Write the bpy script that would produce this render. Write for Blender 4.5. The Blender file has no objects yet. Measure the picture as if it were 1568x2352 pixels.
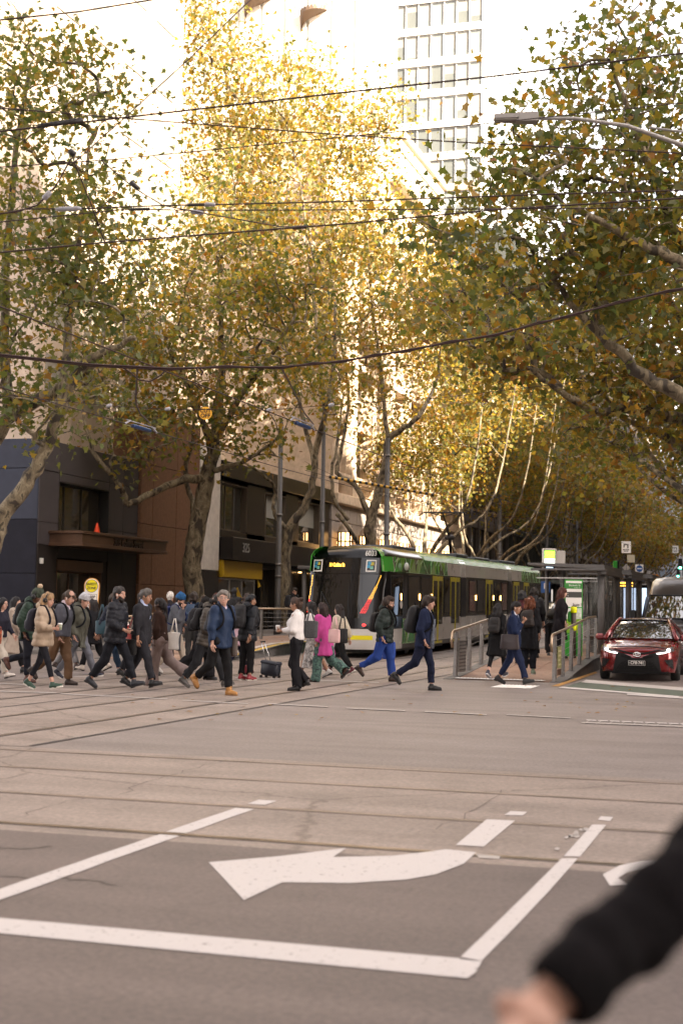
import bpy, math, random, time
import numpy as np
from mathutils import Vector, Matrix
T0 = time.time()
S = bpy.context.scene
COL = S.collection
RNG = random.Random(7)
NP = np.random.RandomState(11)
rad = math.radians

# ------------------------------------------------------------------ camera
CAM_H, FPX = 1.52, 3267.0
YAW, PIT, ROLL = rad(17.5), math.atan(224 / 3267), 0.0165
_fh = np.array([-math.sin(YAW), math.cos(YAW), 0.0])
_r0 = np.array([math.cos(YAW), math.sin(YAW), 0.0])
_z = np.array([0, 0, 1.0])
FW = _fh * math.cos(PIT) + _z * math.sin(PIT)
_u0 = _z * math.cos(PIT) - _fh * math.sin(PIT)
RT = _r0 + ROLL * _u0
UP = _u0 - ROLL * _r0
RT /= np.linalg.norm(RT)
UP /= np.linalg.norm(UP)
CPOS = np.array([0, 0, CAM_H])
cd = bpy.data.cameras.new('camera')
cam = bpy.data.objects.new('camera', cd)
COL.objects.link(cam)
m = Matrix.Identity(4)
for i in range(3):
    m[i][0] = RT[i]; m[i][1] = UP[i]; m[i][2] = -FW[i]; m[i][3] = CPOS[i]
cam.matrix_world = m
cd.sensor_fit = 'VERTICAL'
cd.sensor_height = 36.0
cd.sensor_width = 24.0
cd.lens = FPX * 36.0 / 2352.0
cd.clip_start = 0.05
cd.clip_end = 3000
cd.dof.use_dof = True
cd.dof.focus_distance = 27.0
cd.dof.aperture_fstop = 2.4
S.camera = cam

# ------------------------------------------------------------------ sky, sun, exposure
SUN_EL, SUN_AZ = rad(33), rad(118)          # azimuth clockwise from +Y (the street's axis)
W = bpy.data.worlds.new('World'); S.world = W
W.use_nodes = True
nt = W.node_tree; nt.nodes.clear()
sky = nt.nodes.new('ShaderNodeTexSky'); sky.sky_type = 'NISHITA'
sky.sun_disc = False
sky.sun_elevation = SUN_EL
sky.sun_rotation = SUN_AZ
sky.air_density = 1.0; sky.dust_density = 2.0; sky.ozone_density = 0.6
hs = nt.nodes.new('ShaderNodeHueSaturation'); hs.inputs['Saturation'].default_value = 0.22
tn = nt.nodes.new('ShaderNodeMix'); tn.data_type = 'RGBA'; tn.blend_type = 'MULTIPLY'
tn.inputs[0].default_value = 1.0
tn.inputs[7].default_value = (1.0, 0.90, 0.845, 1)
bg = nt.nodes.new('ShaderNodeBackground'); bg.inputs['Strength'].default_value = 0.15
wo = nt.nodes.new('ShaderNodeOutputWorld')
nt.links.new(sky.outputs[0], hs.inputs['Color'])
nt.links.new(hs.outputs[0], tn.inputs[6])
nt.links.new(tn.outputs[2], bg.inputs['Color'])
nt.links.new(bg.outputs[0], wo.inputs['Surface'])
sd = bpy.data.lights.new('sun', 'SUN'); sd.energy = 4.9; sd.angle = rad(0.55); sd.color = (1.0, 0.86, 0.68)
sun = bpy.data.objects.new('sun', sd); COL.objects.link(sun)
_sv = Vector((math.sin(SUN_AZ) * math.cos(SUN_EL), math.cos(SUN_AZ) * math.cos(SUN_EL), math.sin(SUN_EL)))
sun.rotation_euler = _sv.to_track_quat('Z', 'Y').to_euler()
sun.location = (40, -40, 90)
vs = S.view_settings
S.display_settings.display_device = 'sRGB'
vs.view_transform = 'Standard'; vs.look = 'None'; vs.gamma = 1.0; vs.use_curve_mapping = False
vs.exposure = 2.68
S.render.engine = 'CYCLES'
S.cycles.use_denoising = True
S.cycles.max_bounces = 6
S.cycles.diffuse_bounces = 3
S.cycles.glossy_bounces = 3
S.cycles.transmission_bounces = 5
S.cycles.transparent_max_bounces = 8
S.cycles.caustics_reflective = False
S.cycles.caustics_refractive = False
S.cycles.sample_clamp_indirect = 6.0

# ------------------------------------------------------------------ photo geometry -> places in the street
def ray(x, y):
    return FW + RT * ((x - 784) / FPX) + UP * ((1176 - y) / FPX)
def gz(Y):                                   # the street climbs gently beyond the crossing
    if Y < 33: return 0.0
    if Y < 75: return 0.010 * (Y - 33)
    return 0.42 + 0.008 * (Y - 75)
def gp(x, y, dz=0.0):
    d = ray(x, y); t = 10.0
    for _ in range(40):
        t = (gz(d[1] * t) + dz - CAM_H) / d[2]
        if not 0 < t < 400: t = 400
    return CPOS + d * t
def atX(x, y, X):
    d = ray(x, y); return CPOS + d * (X / d[0])
def atY(x, y, Y):
    d = ray(x, y); return CPOS + d * (Y / d[1])
def atZ(x, y, Z):
    return CPOS + ray(x, y) * Z

# ------------------------------------------------------------------ materials
MATS = {}
def mat(name, col, rough=0.6, metal=0.0, var=0.0, scale=8.0, bump=0.0, bscale=40.0, emit=None, estr=0.0, coat=0.0,
        spec=0.5, detail=4.0, col2=None, trans=0.0, ior=1.45, alpha=1.0, stretch=None):
    if name in MATS: return MATS[name]
    M = bpy.data.materials.new(name); M.use_nodes = True
    n = M.node_tree.nodes; l = M.node_tree.links
    b = n['Principled BSDF']
    c = tuple(col) + (1,) if len(col) == 3 else col
    b.inputs['Base Color'].default_value = c
    b.inputs['Roughness'].default_value = rough
    b.inputs['Metallic'].default_value = metal
    b.inputs['Specular IOR Level'].default_value = spec
    b.inputs['Coat Weight'].default_value = coat
    b.inputs['Coat Roughness'].default_value = 0.04
    b.inputs['IOR'].default_value = ior
    b.inputs['Transmission Weight'].default_value = trans
    b.inputs['Alpha'].default_value = alpha
    tc = None
    if var > 0 or bump > 0 or col2:
        tc = n.new('ShaderNodeTexCoord')
        src = tc.outputs['Object']
        if stretch:
            mp = n.new('ShaderNodeMapping'); mp.inputs['Scale'].default_value = stretch
            l.new(src, mp.inputs['Vector']); src = mp.outputs[0]
    if var > 0 or col2:
        nz = n.new('ShaderNodeTexNoise'); nz.inputs['Scale'].default_value = scale; nz.inputs['Detail'].default_value = detail
        nz.inputs['Roughness'].default_value = 0.62
        l.new(src, nz.inputs['Vector'])
        r = n.new('ShaderNodeValToRGB')
        k1 = tuple(max(0, x * (1 - var)) for x in c[:3]) + (1,)
        k2 = (tuple(col2) + (1,)) if col2 else tuple(min(1, x * (1 + var)) for x in c[:3]) + (1,)
        r.color_ramp.elements[0].position = 0.32; r.color_ramp.elements[0].color = k1
        r.color_ramp.elements[1].position = 0.70; r.color_ramp.elements[1].color = k2
        l.new(nz.outputs['Fac'], r.inputs['Fac']); l.new(r.outputs['Color'], b.inputs['Base Color'])
        rr = n.new('ShaderNodeMath'); rr.operation = 'MULTIPLY_ADD'
        rr.inputs[1].default_value = 0.18; rr.inputs[2].default_value = max(0.02, rough - 0.09)
        l.new(nz.outputs['Fac'], rr.inputs[0]); l.new(rr.outputs[0], b.inputs['Roughness'])
    if bump > 0:
        n2 = n.new('ShaderNodeTexNoise'); n2.inputs['Scale'].default_value = bscale; n2.inputs['Detail'].default_value = 5
        l.new(src, n2.inputs['Vector'])
        bp = n.new('ShaderNodeBump'); bp.inputs['Strength'].default_value = bump; bp.inputs['Distance'].default_value = 0.02
        l.new(n2.outputs['Fac'], bp.inputs['Height']); l.new(bp.outputs[0], b.inputs['Normal'])
    if emit:
        b.inputs['Emission Color'].default_value = tuple(emit) + (1,)
        b.inputs['Emission Strength'].default_value = estr
    MATS[name] = M
    return M
def glass(name, tint=(0.02, 0.024, 0.026), rough=0.03, alpha=1.0):
    return mat(name, tint, rough, 0.0, spec=0.9, coat=0.6, alpha=alpha)

# ------------------------------------------------------------------ mesh builder
class MB:
    def __init__(s):
        s.v = []; s.f = []; s.m = []; s.mats = []
    def mi(s, m):
        if m not in s.mats: s.mats.append(m)
        return s.mats.index(m)
    def add(s, vs, fs, m):
        o = len(s.v); k = s.mi(m)
        s.v.extend([tuple(p) for p in vs])
        for f in fs:
            s.f.append(tuple(i + o for i in f)); s.m.append(k)
    def box(s, x0, x1, y0, y1, z0, z1, m, M=None):
        vs = [(x, y, z) for z in (z0, z1) for y in (y0, y1) for x in (x0, x1)]
        if M is not None: vs = [tuple(M @ Vector(p)) for p in vs]
        s.add(vs, [(0, 2, 3, 1), (4, 5, 7, 6), (0, 1, 5, 4), (2, 6, 7, 3), (0, 4, 6, 2), (1, 3, 7, 5)], m)
    def bbox(s, x0, x1, y0, y1, z0, z1, m, b=0.01, M=None):
        """box with chamfered edges"""
        b = min(b, (x1 - x0) * .45, (y1 - y0) * .45, (z1 - z0) * .45)
        vs = []; idx = {}
        lo = (x0, y0, z0); hi = (x1, y1, z1)
        for cx in (0, 1):
            for cy in (0, 1):
                for cz in (0, 1):
                    for ax in range(3):
                        p = [0, 0, 0]
                        for k, c in enumerate((cx, cy, cz)):
                            e = hi[k] if c else lo[k]
                            p[k] = e if k == ax else (e - b if c else e + b)
                        idx[(cx, cy, cz, ax)] = len(vs); vs.append(tuple(p))
        fs = []
        for ax in range(3):
            for c in (0, 1):
                q = []
                for (a, b_) in ((0, 0), (1, 0), (1, 1), (0, 1)):
                    k = [0, 0, 0]; k[ax] = c; k[(ax + 1) % 3] = a; k[(ax + 2) % 3] = b_
                    q.append(idx[(k[0], k[1], k[2], ax)])
                fs.append(tuple(q) if c else tuple(reversed(q)))
        for ax in range(3):
            o1, o2 = (ax + 1) % 3, (ax + 2) % 3
            for a in (0, 1):
                for b_ in (0, 1):
                    k0 = [0, 0, 0]; k0[o1] = a; k0[o2] = b_; k1 = list(k0); k1[ax] = 1
                    q = [idx[tuple(k0) + (o1,)], idx[tuple(k1) + (o1,)], idx[tuple(k1) + (o2,)], idx[tuple(k0) + (o2,)]]
                    fs.append(tuple(q) if (a ^ b_) else tuple(reversed(q)))
        for cx in (0, 1):
            for cy in (0, 1):
                for cz in (0, 1):
                    q = [idx[(cx, cy, cz, a)] for a in range(3)]
                    fs.append(tuple(q) if (cx + cy + cz) % 2 else tuple(reversed(q)))
        if M is not None: vs = [tuple(M @ Vector(p)) for p in vs]
        s.add(vs, fs, m)
    def quad(s, pts, m):
        s.add(pts, [tuple(range(len(pts)))], m)
    def prism(s, pts, d, m):
        """extrude the polygon pts (3-D) by vector d"""
        n = len(pts); q = [tuple(Vector(p) + Vector(d)) for p in pts]
        s.add(list(pts) + q, [tuple(reversed(range(n))), tuple(range(n, 2 * n))] + [(i, (i + 1) % n, n + (i + 1) % n, n + i) for i in range(n)], m)
    def tube(s, pts, r, m, n=8, cap=True):
        pts = [Vector(p) for p in pts]
        rs = r if isinstance(r, (list, tuple)) else [r] * len(pts)
        t = (pts[1] - pts[0]).normalized()
        a = t.orthogonal().normalized()
        vs = []
        for i, p in enumerate(pts):
            if i == 0: t = (pts[1] - pts[0])
            elif i == len(pts) - 1: t = (pts[-1] - pts[-2])
            else: t = (pts[i + 1] - pts[i - 1])
            t = t.normalized() if t.length > 1e-9 else Vector((0, 0, 1))
            a = (a - t * a.dot(t))
            a = a.normalized() if a.length > 1e-6 else t.orthogonal().normalized()
            b = t.cross(a)
            for k in range(n):
                w = 2 * math.pi * k / n
                vs.append(tuple(p + (a * math.cos(w) + b * math.sin(w)) * rs[i]))
        fs = [(i * n + k, i * n + (k + 1) % n, (i + 1) * n + (k + 1) % n, (i + 1) * n + k) for i in range(len(pts) - 1) for k in range(n)]
        if cap:
            fs.append(tuple(reversed(range(n)))); fs.append(tuple(range((len(pts) - 1) * n, len(pts) * n)))
        s.add(vs, fs, m)
    def lathe(s, prof, c, m, n=16, ax='z'):
        vs = []
        for (r, h) in prof:
            for k in range(n):
                w = 2 * math.pi * k / n; p = (r * math.cos(w), r * math.sin(w), h)
                if ax == 'x': p = (h, p[0], p[1])
                if ax == 'y': p = (p[0], h, p[1])
                vs.append((c[0] + p[0], c[1] + p[1], c[2] + p[2]))
        k0 = len(prof)
        fs = [(i * n + k, i * n + (k + 1) % n, (i + 1) * n + (k + 1) % n, (i + 1) * n + k) for i in range(k0 - 1) for k in range(n)]
        if prof[0] != prof[-1]: fs.append(tuple(reversed(range(n)))); fs.append(tuple(range((k0 - 1) * n, k0 * n)))
        if ax == 'y': fs = [tuple(reversed(f)) for f in fs]
        s.add(vs, fs, m)
    def sphere(s, c, r, m, n=10, k=6, sc=(1, 1, 1)):
        vs = [(c[0], c[1], c[2] - r * sc[2])]
        for j in range(1, k):
            a = -math.pi / 2 + math.pi * j / k
            for i in range(n):
                w = 2 * math.pi * i / n
                vs.append((c[0] + r * math.cos(a) * math.cos(w) * sc[0], c[1] + r * math.cos(a) * math.sin(w) * sc[1], c[2] + r * math.sin(a) * sc[2]))
        vs.append((c[0], c[1], c[2] + r * sc[2]))
        fs = [(0, 1 + (i + 1) % n, 1 + i) for i in range(n)]
        for j in range(k - 2):
            for i in range(n):
                a = 1 + j * n + i; b = 1 + j * n + (i + 1) % n
                fs.append((a, b, b + n, a + n))
        o = 1 + (k - 2) * n
        fs += [(o + i, o + (i + 1) % n, len(vs) - 1) for i in range(n)]
        s.add(vs, fs, m)
    def mesh(s, name, smooth=False):
        me = bpy.data.meshes.new(name)
        me.from_pydata(s.v, [], s.f)
        for mm in s.mats: me.materials.append(mm)
        me.polygons.foreach_set('material_index', s.m)
        if smooth: me.polygons.foreach_set('use_smooth', [True] * len(s.f))
        me.update()
        return me
    def build(s, name, parent=None, smooth=False, loc=None, angle=None, **props):
        me = s.mesh(name, smooth or angle is not None)
        if angle is not None:
            try: me.set_sharp_from_angle(angle=rad(angle))
            except Exception: pass
        return link(me, name, parent, loc, **props)
def link(me, name, parent=None, loc=None, rot=None, **props):
    o = bpy.data.objects.new(name, me); COL.objects.link(o)
    if parent is not None: o.parent = parent
    if loc is not None: o.location = loc
    if rot is not None: o.rotation_euler = rot
    for k, v in props.items(): o[k] = v
    return o
def thing(name, label, cat, loc=(0, 0, 0), rz=0.0, group=None, rx=0.0):
    o = bpy.data.objects.new(name, None); COL.objects.link(o)
    o.empty_display_size = 0.2
    o.location = loc; o.rotation_euler = (rx, 0, rz)
    o['label'] = label; o['category'] = cat
    if group: o['group'] = group
    return o
def tag(o, label, cat, group=None):
    o['label'] = label; o['category'] = cat
    if group: o['group'] = group
    return o
def text(body, size, m, parent, loc, rot, name='lettering', depth=0.004, align='CENTER', sx=1.0, bold=0.0):
    cu = bpy.data.curves.new(name, 'FONT'); cu.body = body; cu.size = size; cu.extrude = depth
    cu.align_x = align; cu.align_y = 'CENTER'; cu.offset = bold
    cu.materials.append(m)
    o = bpy.data.objects.new(name, cu); COL.objects.link(o)
    o.parent = parent; o.location = loc; o.rotation_euler = rot; o.scale = (sx, 1, 1)
    return o
def copy_tree(o, parent=None):
    c = o.copy(); COL.objects.link(c)
    if parent is not None: c.parent = parent
    for ch in o.children: copy_tree(ch, c)
    return c
# ------------------------------------------------------------------ ground
def ground_mat(name, c1, c2, patch, speck, rough, crack=0.0):
    M = bpy.data.materials.new(name); M.use_nodes = True
    n = M.node_tree.nodes; l = M.node_tree.links; b = n['Principled BSDF']
    tc = n.new('ShaderNodeTexCoord')
    def noise(sc, det=5, ro=0.6):
        z = n.new('ShaderNodeTexNoise'); z.inputs['Scale'].default_value = sc; z.inputs['Detail'].default_value = det; z.inputs['Roughness'].default_value = ro
        l.new(tc.outputs['Object'], z.inputs['Vector']); return z
    big = noise(0.35, 6); r = n.new('ShaderNodeValToRGB')
    r.color_ramp.elements[0].position = 0.3; r.color_ramp.elements[1].position = 0.7
    r.color_ramp.elements[0].color = c1 + (1,); r.color_ramp.elements[1].color = c2 + (1,)
    l.new(big.outputs['Fac'], r.inputs[0])
    sp = noise(speck, 3, 0.75); r2 = n.new('ShaderNodeValToRGB')
    r2.color_ramp.elements[0].position = 0.3; r2.color_ramp.elements[1].position = 0.75
    r2.color_ramp.elements[0].color = (0.60, 0.60, 0.60, 1); r2.color_ramp.elements[1].color = (1.35, 1.3, 1.25, 1)
    l.new(sp.outputs['Fac'], r2.inputs[0])
    mx = n.new('ShaderNodeMix'); mx.data_type = 'RGBA'; mx.blend_type = 'MULTIPLY'; mx.inputs[0].default_value = 1
    l.new(r.outputs[0], mx.inputs[6]); l.new(r2.outputs[0], mx.inputs[7])
    st = noise(1.3, 8, 0.68); r3 = n.new('ShaderNodeValToRGB')
    r3.color_ramp.elements[0].position = 0.36; r3.color_ramp.elements[1].position = 0.52
    r3.color_ramp.elements[0].color = (patch, patch, patch, 1); r3.color_ramp.elements[1].color = (1, 1, 1, 1)
    l.new(st.outputs['Fac'], r3.inputs[0])
    mp = n.new('ShaderNodeMapping'); mp.inputs['Scale'].default_value = (0.18, 1.6, 1)
    l.new(tc.outputs['Object'], mp.inputs['Vector'])
    sk = n.new('ShaderNodeTexNoise'); sk.inputs['Scale'].default_value = 1.1; sk.inputs['Detail'].default_value = 5
    l.new(mp.outputs[0], sk.inputs['Vector'])
    r5 = n.new('ShaderNodeValToRGB')
    r5.color_ramp.elements[0].position = 0.38; r5.color_ramp.elements[1].position = 0.6
    r5.color_ramp.elements[0].color = (0.86, 0.85, 0.84, 1); r5.color_ramp.elements[1].color = (1.06, 1.05, 1.04, 1)
    l.new(sk.outputs['Fac'], r5.inputs[0])
    mx2 = n.new('ShaderNodeMix'); mx2.data_type = 'RGBA'; mx2.blend_type = 'MULTIPLY'; mx2.inputs[0].default_value = 1
    l.new(mx.outputs[2], mx2.inputs[6]); l.new(r3.outputs[0], mx2.inputs[7])
    mx4 = n.new('ShaderNodeMix'); mx4.data_type = 'RGBA'; mx4.blend_type = 'MULTIPLY'; mx4.inputs[0].default_value = 1
    l.new(mx2.outputs[2], mx4.inputs[6]); l.new(r5.outputs[0], mx4.inputs[7])
    out = mx4.outputs[2]
    if crack:
        v = n.new('ShaderNodeTexVoronoi'); v.feature = 'DISTANCE_TO_EDGE'; v.inputs['Scale'].default_value = crack
        nz = noise(2.5, 6, 0.7); ad = n.new('ShaderNodeMix'); ad.data_type = 'RGBA'; ad.blend_type = 'ADD'; ad.inputs[0].default_value = 0.35
        l.new(tc.outputs['Object'], ad.inputs[6]); l.new(nz.outputs['Color'], ad.inputs[7]); l.new(ad.outputs[2], v.inputs['Vector'])
        r4 = n.new('ShaderNodeValToRGB'); r4.color_ramp.elements[0].position = 0.0; r4.color_ramp.elements[1].position = 0.006
        r4.color_ramp.elements[0].color = (0.5, 0.47, 0.45, 1); r4.color_ramp.elements[1].color = (1, 1, 1, 1)
        l.new(v.outputs['Distance'], r4.inputs[0])
        mx3 = n.new('ShaderNodeMix'); mx3.data_type = 'RGBA'; mx3.blend_type = 'MULTIPLY'; mx3.inputs[0].default_value = 1
        l.new(out, mx3.inputs[6]); l.new(r4.outputs[0], mx3.inputs[7]); out = mx3.outputs[2]
    l.new(out, b.inputs['Base Color'])
    b.inputs['Roughness'].default_value = rough
    bp = n.new('ShaderNodeBump'); bp.inputs['Strength'].default_value = 0.35; bp.inputs['Distance'].default_value = 0.006
    l.new(sp.outputs['Fac'], bp.inputs['Height']); l.new(bp.outputs[0], b.inputs['Normal'])
    return M
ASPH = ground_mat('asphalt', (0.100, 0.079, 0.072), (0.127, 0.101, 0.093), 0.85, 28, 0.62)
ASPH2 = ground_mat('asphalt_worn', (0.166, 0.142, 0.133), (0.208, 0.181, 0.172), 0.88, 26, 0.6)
CONC = ground_mat('track_concrete', (0.212, 0.174, 0.152), (0.264, 0.220, 0.195), 0.80, 22, 0.6, crack=0.22)
PAVE = ground_mat('bluestone', (0.10, 0.095, 0.09), (0.16, 0.15, 0.145), 0.85, 14, 0.6)
PAINT = mat('road_paint', (0.47, 0.435, 0.415), 0.65, var=0.13, scale=24, bump=0.3, bscale=70, detail=9)
for _n in PAINT.node_tree.nodes:
    if _n.bl_idname == 'ShaderNodeValToRGB':
        _n.color_ramp.elements[0].position = .325; _n.color_ramp.elements[0].color = (.17, .145, .135, 1); _n.color_ramp.elements[1].position = .40; _n.color_ramp.elements[1].color = (.48, .445, .425, 1)
PAINT_THIN = mat('worn_paint', (0.36, 0.325, 0.30), 0.6, var=0.25, scale=12)
RAILM = mat('rail_steel', (0.22, 0.17, 0.13), 0.35, 0.8, var=0.3, scale=3)
GROOVE = mat('rail_groove', (0.05, 0.042, 0.037), 0.8)
RAILSHINE = mat('rail_shine', (0.42, 0.31, 0.20), 0.32, 0.85)  # golden highlight along the rail edge, put in as a coloured strip
YS = [-60, -20, 0, 8, 16, 24, 30, 33, 40, 48, 56, 66, 75, 90, 120, 160, 220, 320, 600, 1500]
def sheet(name, x0, x1, ys, dz, m, nx=1, **pr):
    b = MB(); xs = [x0 + (x1 - x0) * i / nx for i in range(nx + 1)]
    vs = [(x, y, gz(y) + dz) for y in ys for x in xs]
    n = nx + 1
    b.add(vs, [(j * n + i, j * n + i + 1, (j + 1) * n + i + 1, (j + 1) * n + i) for j in range(len(ys) - 1) for i in range(nx)], m)
    return b.build(name, **pr)
ST = dict(kind='structure')
def yl(y0, y1):
    return [y0] + [y for y in YS if y0 < y < y1] + [y1]
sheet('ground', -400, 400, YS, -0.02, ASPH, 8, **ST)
# the far, lighter half of the crossing and the street beyond
sheet('road', -21.4, 0.2, yl(13.62, 400), 0.0, ASPH2, 1, **ST)
sheet('crossing_road', -90, -21.4, yl(13.62, 33.2), 0.0, ASPH2, 1, **ST)
sheet('crossing_road', 0.2, 90, yl(13.62, 36), 0.0, ASPH2, 1, **ST)
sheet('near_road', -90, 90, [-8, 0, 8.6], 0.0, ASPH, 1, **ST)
tb = sheet('tram_track_bed', -90, 90, [8.6, 13.62], 0.0, CONC, 1, **ST)
sheet('tram_track_bed', -14.75, -7.75, yl(13.64, 300), 0.004, CONC, 1, **ST)
sheet('tram_lane', -7.75, -7.35, yl(33, 120), 0.004, CONC, 1, **ST)
GROOVE2 = mat('worn_groove', (0.125, 0.102, 0.088), 0.7, var=.3, scale=2)
def rail_x(y):
    b = MB(); GROOVE = globals()['GROOVE'] if y < 9 else GROOVE2; RAILM = globals()['RAILM'] if y < 9 else mat('rail_dusty', (.20, .155, .125), .45, .5, var=.3, scale=2)
    b.box(-90, 90, y - 0.034, y + 0.030, -0.02, 0.0035, RAILM)
    b.box(-90, 90, y - 0.062, y - 0.034, -0.02, 0.0015, GROOVE)
    b.box(-90, 90, y + 0.030, y + 0.044, -0.02, 0.0022, RAILSHINE)
    b.build('tram_rail', **ST)
for y in (13.30, 11.92, 10.30, 8.88): rail_x(y)
def rail_y(x):
    b = MB(); ys = yl(13.66, 200)
    for (a, c, h, m) in ((-0.03, 0.03, 0.0085, RAILM), (0.03, 0.075, 0.0065, GROOVE), (-0.05, -0.03, 0.0065, GROOVE)):
        vs = [(x + q, y, gz(y) + h) for y in ys for q in (a, c)]
        b.add(vs, [(2 * j, 2 * j + 1, 2 * j + 3, 2 * j + 2) for j in range(len(ys) - 1)], m)
    b.build('tram_rail', **ST)
for x in (-8.68, -10.12, -12.0, -13.44): rail_y(x)
# saw cuts and joints in the concrete
b = MB()
for x in (-7.78, -11.05, -14.72):
    ys = yl(13.7, 120)
    vs = [(x + q, y, gz(y) + 0.0075) for y in ys for q in (-0.03, 0.03)]
    b.add(vs, [(2 * j, 2 * j + 1, 2 * j + 3, 2 * j + 2) for j in range(len(ys) - 1)], GROOVE)
b.build('concrete_joint', **ST)
CRACKM = mat('tar_crack', (0.085, 0.07, 0.06), 0.7)
b = MB()
def crack(pts, w=0.007, dz=0.003):
    P = [Vector(gp(*p)) for p in pts]; Q = [P[0]]
    for a, c in zip(P, P[1:]):
        for t in (0.25, 0.5, 0.75, 1.0):
            q = a.lerp(c, t); Q.append(q + Vector((NP.normal(0, 0.03), NP.normal(0, 0.03), 0)) * (t < 1))
    vs = []
    for i, p in enumerate(Q):
        t = (Q[min(i + 1, len(Q) - 1)] - Q[max(i - 1, 0)]).normalized(); s_ = Vector((-t.y, t.x, 0)) * w * (0.5 + NP.rand())
        vs += [tuple(p + s_ + Vector((0, 0, dz))), tuple(p - s_ + Vector((0, 0, dz)))]
    b.add(vs, [(2 * j, 2 * j + 1, 2 * j + 3, 2 * j + 2) for j in range(len(Q) - 1)], CRACKM)
for pts in ([(30, 1880), (120, 1850), (200, 1832)], [(272, 1826), (340, 1795), (420, 1770), (520, 1745)], [(1000, 1905), (1090, 1860), (1150, 1815)]): crack(pts, .0035)
for pts in ([(0, 1945), (60, 1950), (120, 1945)], [(0, 2014), (90, 2020), (200, 2022), (270, 2033)], [(1230, 1645), (1330, 1648)]): crack(pts, 0.009)
b.build('road_crack', **ST)
# painted markings (traced corner points laid on the road)
def poly_mark(name, pts, m=PAINT, dz=0.0042):
    b = MB(); P = [gp(x, y) for x, y in pts]
    b.quad([(p[0], p[1], gz(p[1]) + dz) for p in P], m)
    o = b.build(name, **ST)
    # wind upward
    if o.data.polygons[0].normal.z < 0: o.data.flip_normals()
    return o
def strip_mark(name, x0, x1, y0, y1, dz=0.0042, m=PAINT, jag=0.005):
    """long painted strip with slightly ragged edges"""
    b = MB(); horiz = (x1 - x0) > (y1 - y0); L = (x1 - x0) if horiz else (y1 - y0); n = max(2, int(L / 0.22)); vs = []
    for i in range(n + 1):
        t = i / n; a, c = NP.normal(0, jag * .5), NP.normal(0, jag * .5)
        if horiz:
            x = x0 + L * t; vs += [(x, y0 + a, gz(y0) + dz), (x, y1 + c, gz(y1) + dz)]
        else:
            y = y0 + L * t; vs += [(x1 + a, y, gz(y) + dz), (x0 + c, y, gz(y) + dz)]
    b.add(vs, [(2 * j, 2 * j + 2, 2 * j + 3, 2 * j + 1) for j in range(n)], m)
    return b.build(name, **ST)
poly_mark('stop_line', [(-260, 2087), (400, 2145), (1056, 2203), (1071, 2249), (400, 2184), (-260, 2120)])
poly_mark('lane_line', [(1057, 2200), (1120, 2140), (1210, 2052), (1289, 1973), (1326, 1973), (1262, 2046), (1180, 2133), (1105, 2209)])
poly_mark('stop_line', [(1036, 2204), (1106, 2211), (1092, 2236), (1072, 2250), (1040, 2246)], PAINT, 0.0058)
poly_mark('lane_line', [(1294, 1968), (1359, 1895), (1391, 1896), (1331, 1969)])
poly_mark('lane_line', [(1372, 1884), (1379, 1876), (1407, 1878), (1400, 1887)])
_l0 = gp(0, 2060); _l1 = gp(600, 1851)
strip_mark('lane_line', _l1[0] - 0.13, _l1[0] + 0.02, 4.3, 8.82)
strip_mark('lane_line', _l1[0] - 0.13, _l1[0] + 0.02, 8.935, 10.2)
strip_mark('lane_line', _l1[0] - 0.13, _l1[0] + 0.02, 10.45, 10.7)
strip_mark('lane_line', -7.2, -7.05, 2.0, 5.7)
# turn arrow
arrow = [(479, 1982), (640, 1968), (795, 1949), (765, 1970), (900, 1967), (980, 1958), (1024, 1952), (1093, 1959), (1065, 1985), (1000, 2010), (930, 2022), (800, 2030), (648, 2028), (560, 2069), (510, 2015)]
poly_mark('turn_arrow', arrow)
poly_mark('turn_arrow', [(1046, 1942), (1117, 1883), (1182, 1886), (1110, 1946)])
poly_mark('turn_arrow', [(1157, 1873), (1172, 1864), (1210, 1866), (1200, 1874)])
poly_mark('worn_marking', [(1090, 1962), (1150, 1968), (1145, 1974), (1100, 1972)], PAINT_THIN)
poly_mark('turn_arrow', [(1383, 2010), (1420, 1990), (1470, 1978), (1520, 1975), (1500, 1990), (1440, 2004), (1418, 2018), (1440, 2032), (1400, 2036)], PAINT)
for i in range(9):
    cx, cy = 1275 + NP.rand() * 75, 0
    cy = 1945 - (cx - 1270) * 0.55 + NP.normal(0, 7)
    s = 3 + 5 * NP.rand()
    poly_mark('worn_marking', [(cx - s, cy), (cx - s * .2, cy - s * .55), (cx + s * .9, cy - s * .4), (cx + s * 1.1, cy + s * .3), (cx, cy + s * .5)], PAINT_THIN, 0.0060)
# thin pedestrian lines
for (x0, y0, x1, y1) in ((0, 1588, 130, 1592), (140, 1594, 385, 1606), (420, 1609, 570, 1617), (615, 1617, 752, 1624), (795, 1627, 930, 1633), (975, 1635, 1117, 1642), (1162, 1642, 1310, 1650),
                         (540, 1556, 640, 1560), (680, 1561, 870, 1568), (0, 1570, 60, 1573), (120, 1550, 210, 1556)):
    poly_mark('crossing_line', [(x0, y0), (x1, y1), (x1, y1 + 1.7), (x0, y0 + 1.7)], PAINT_THIN, 0.012)
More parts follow.
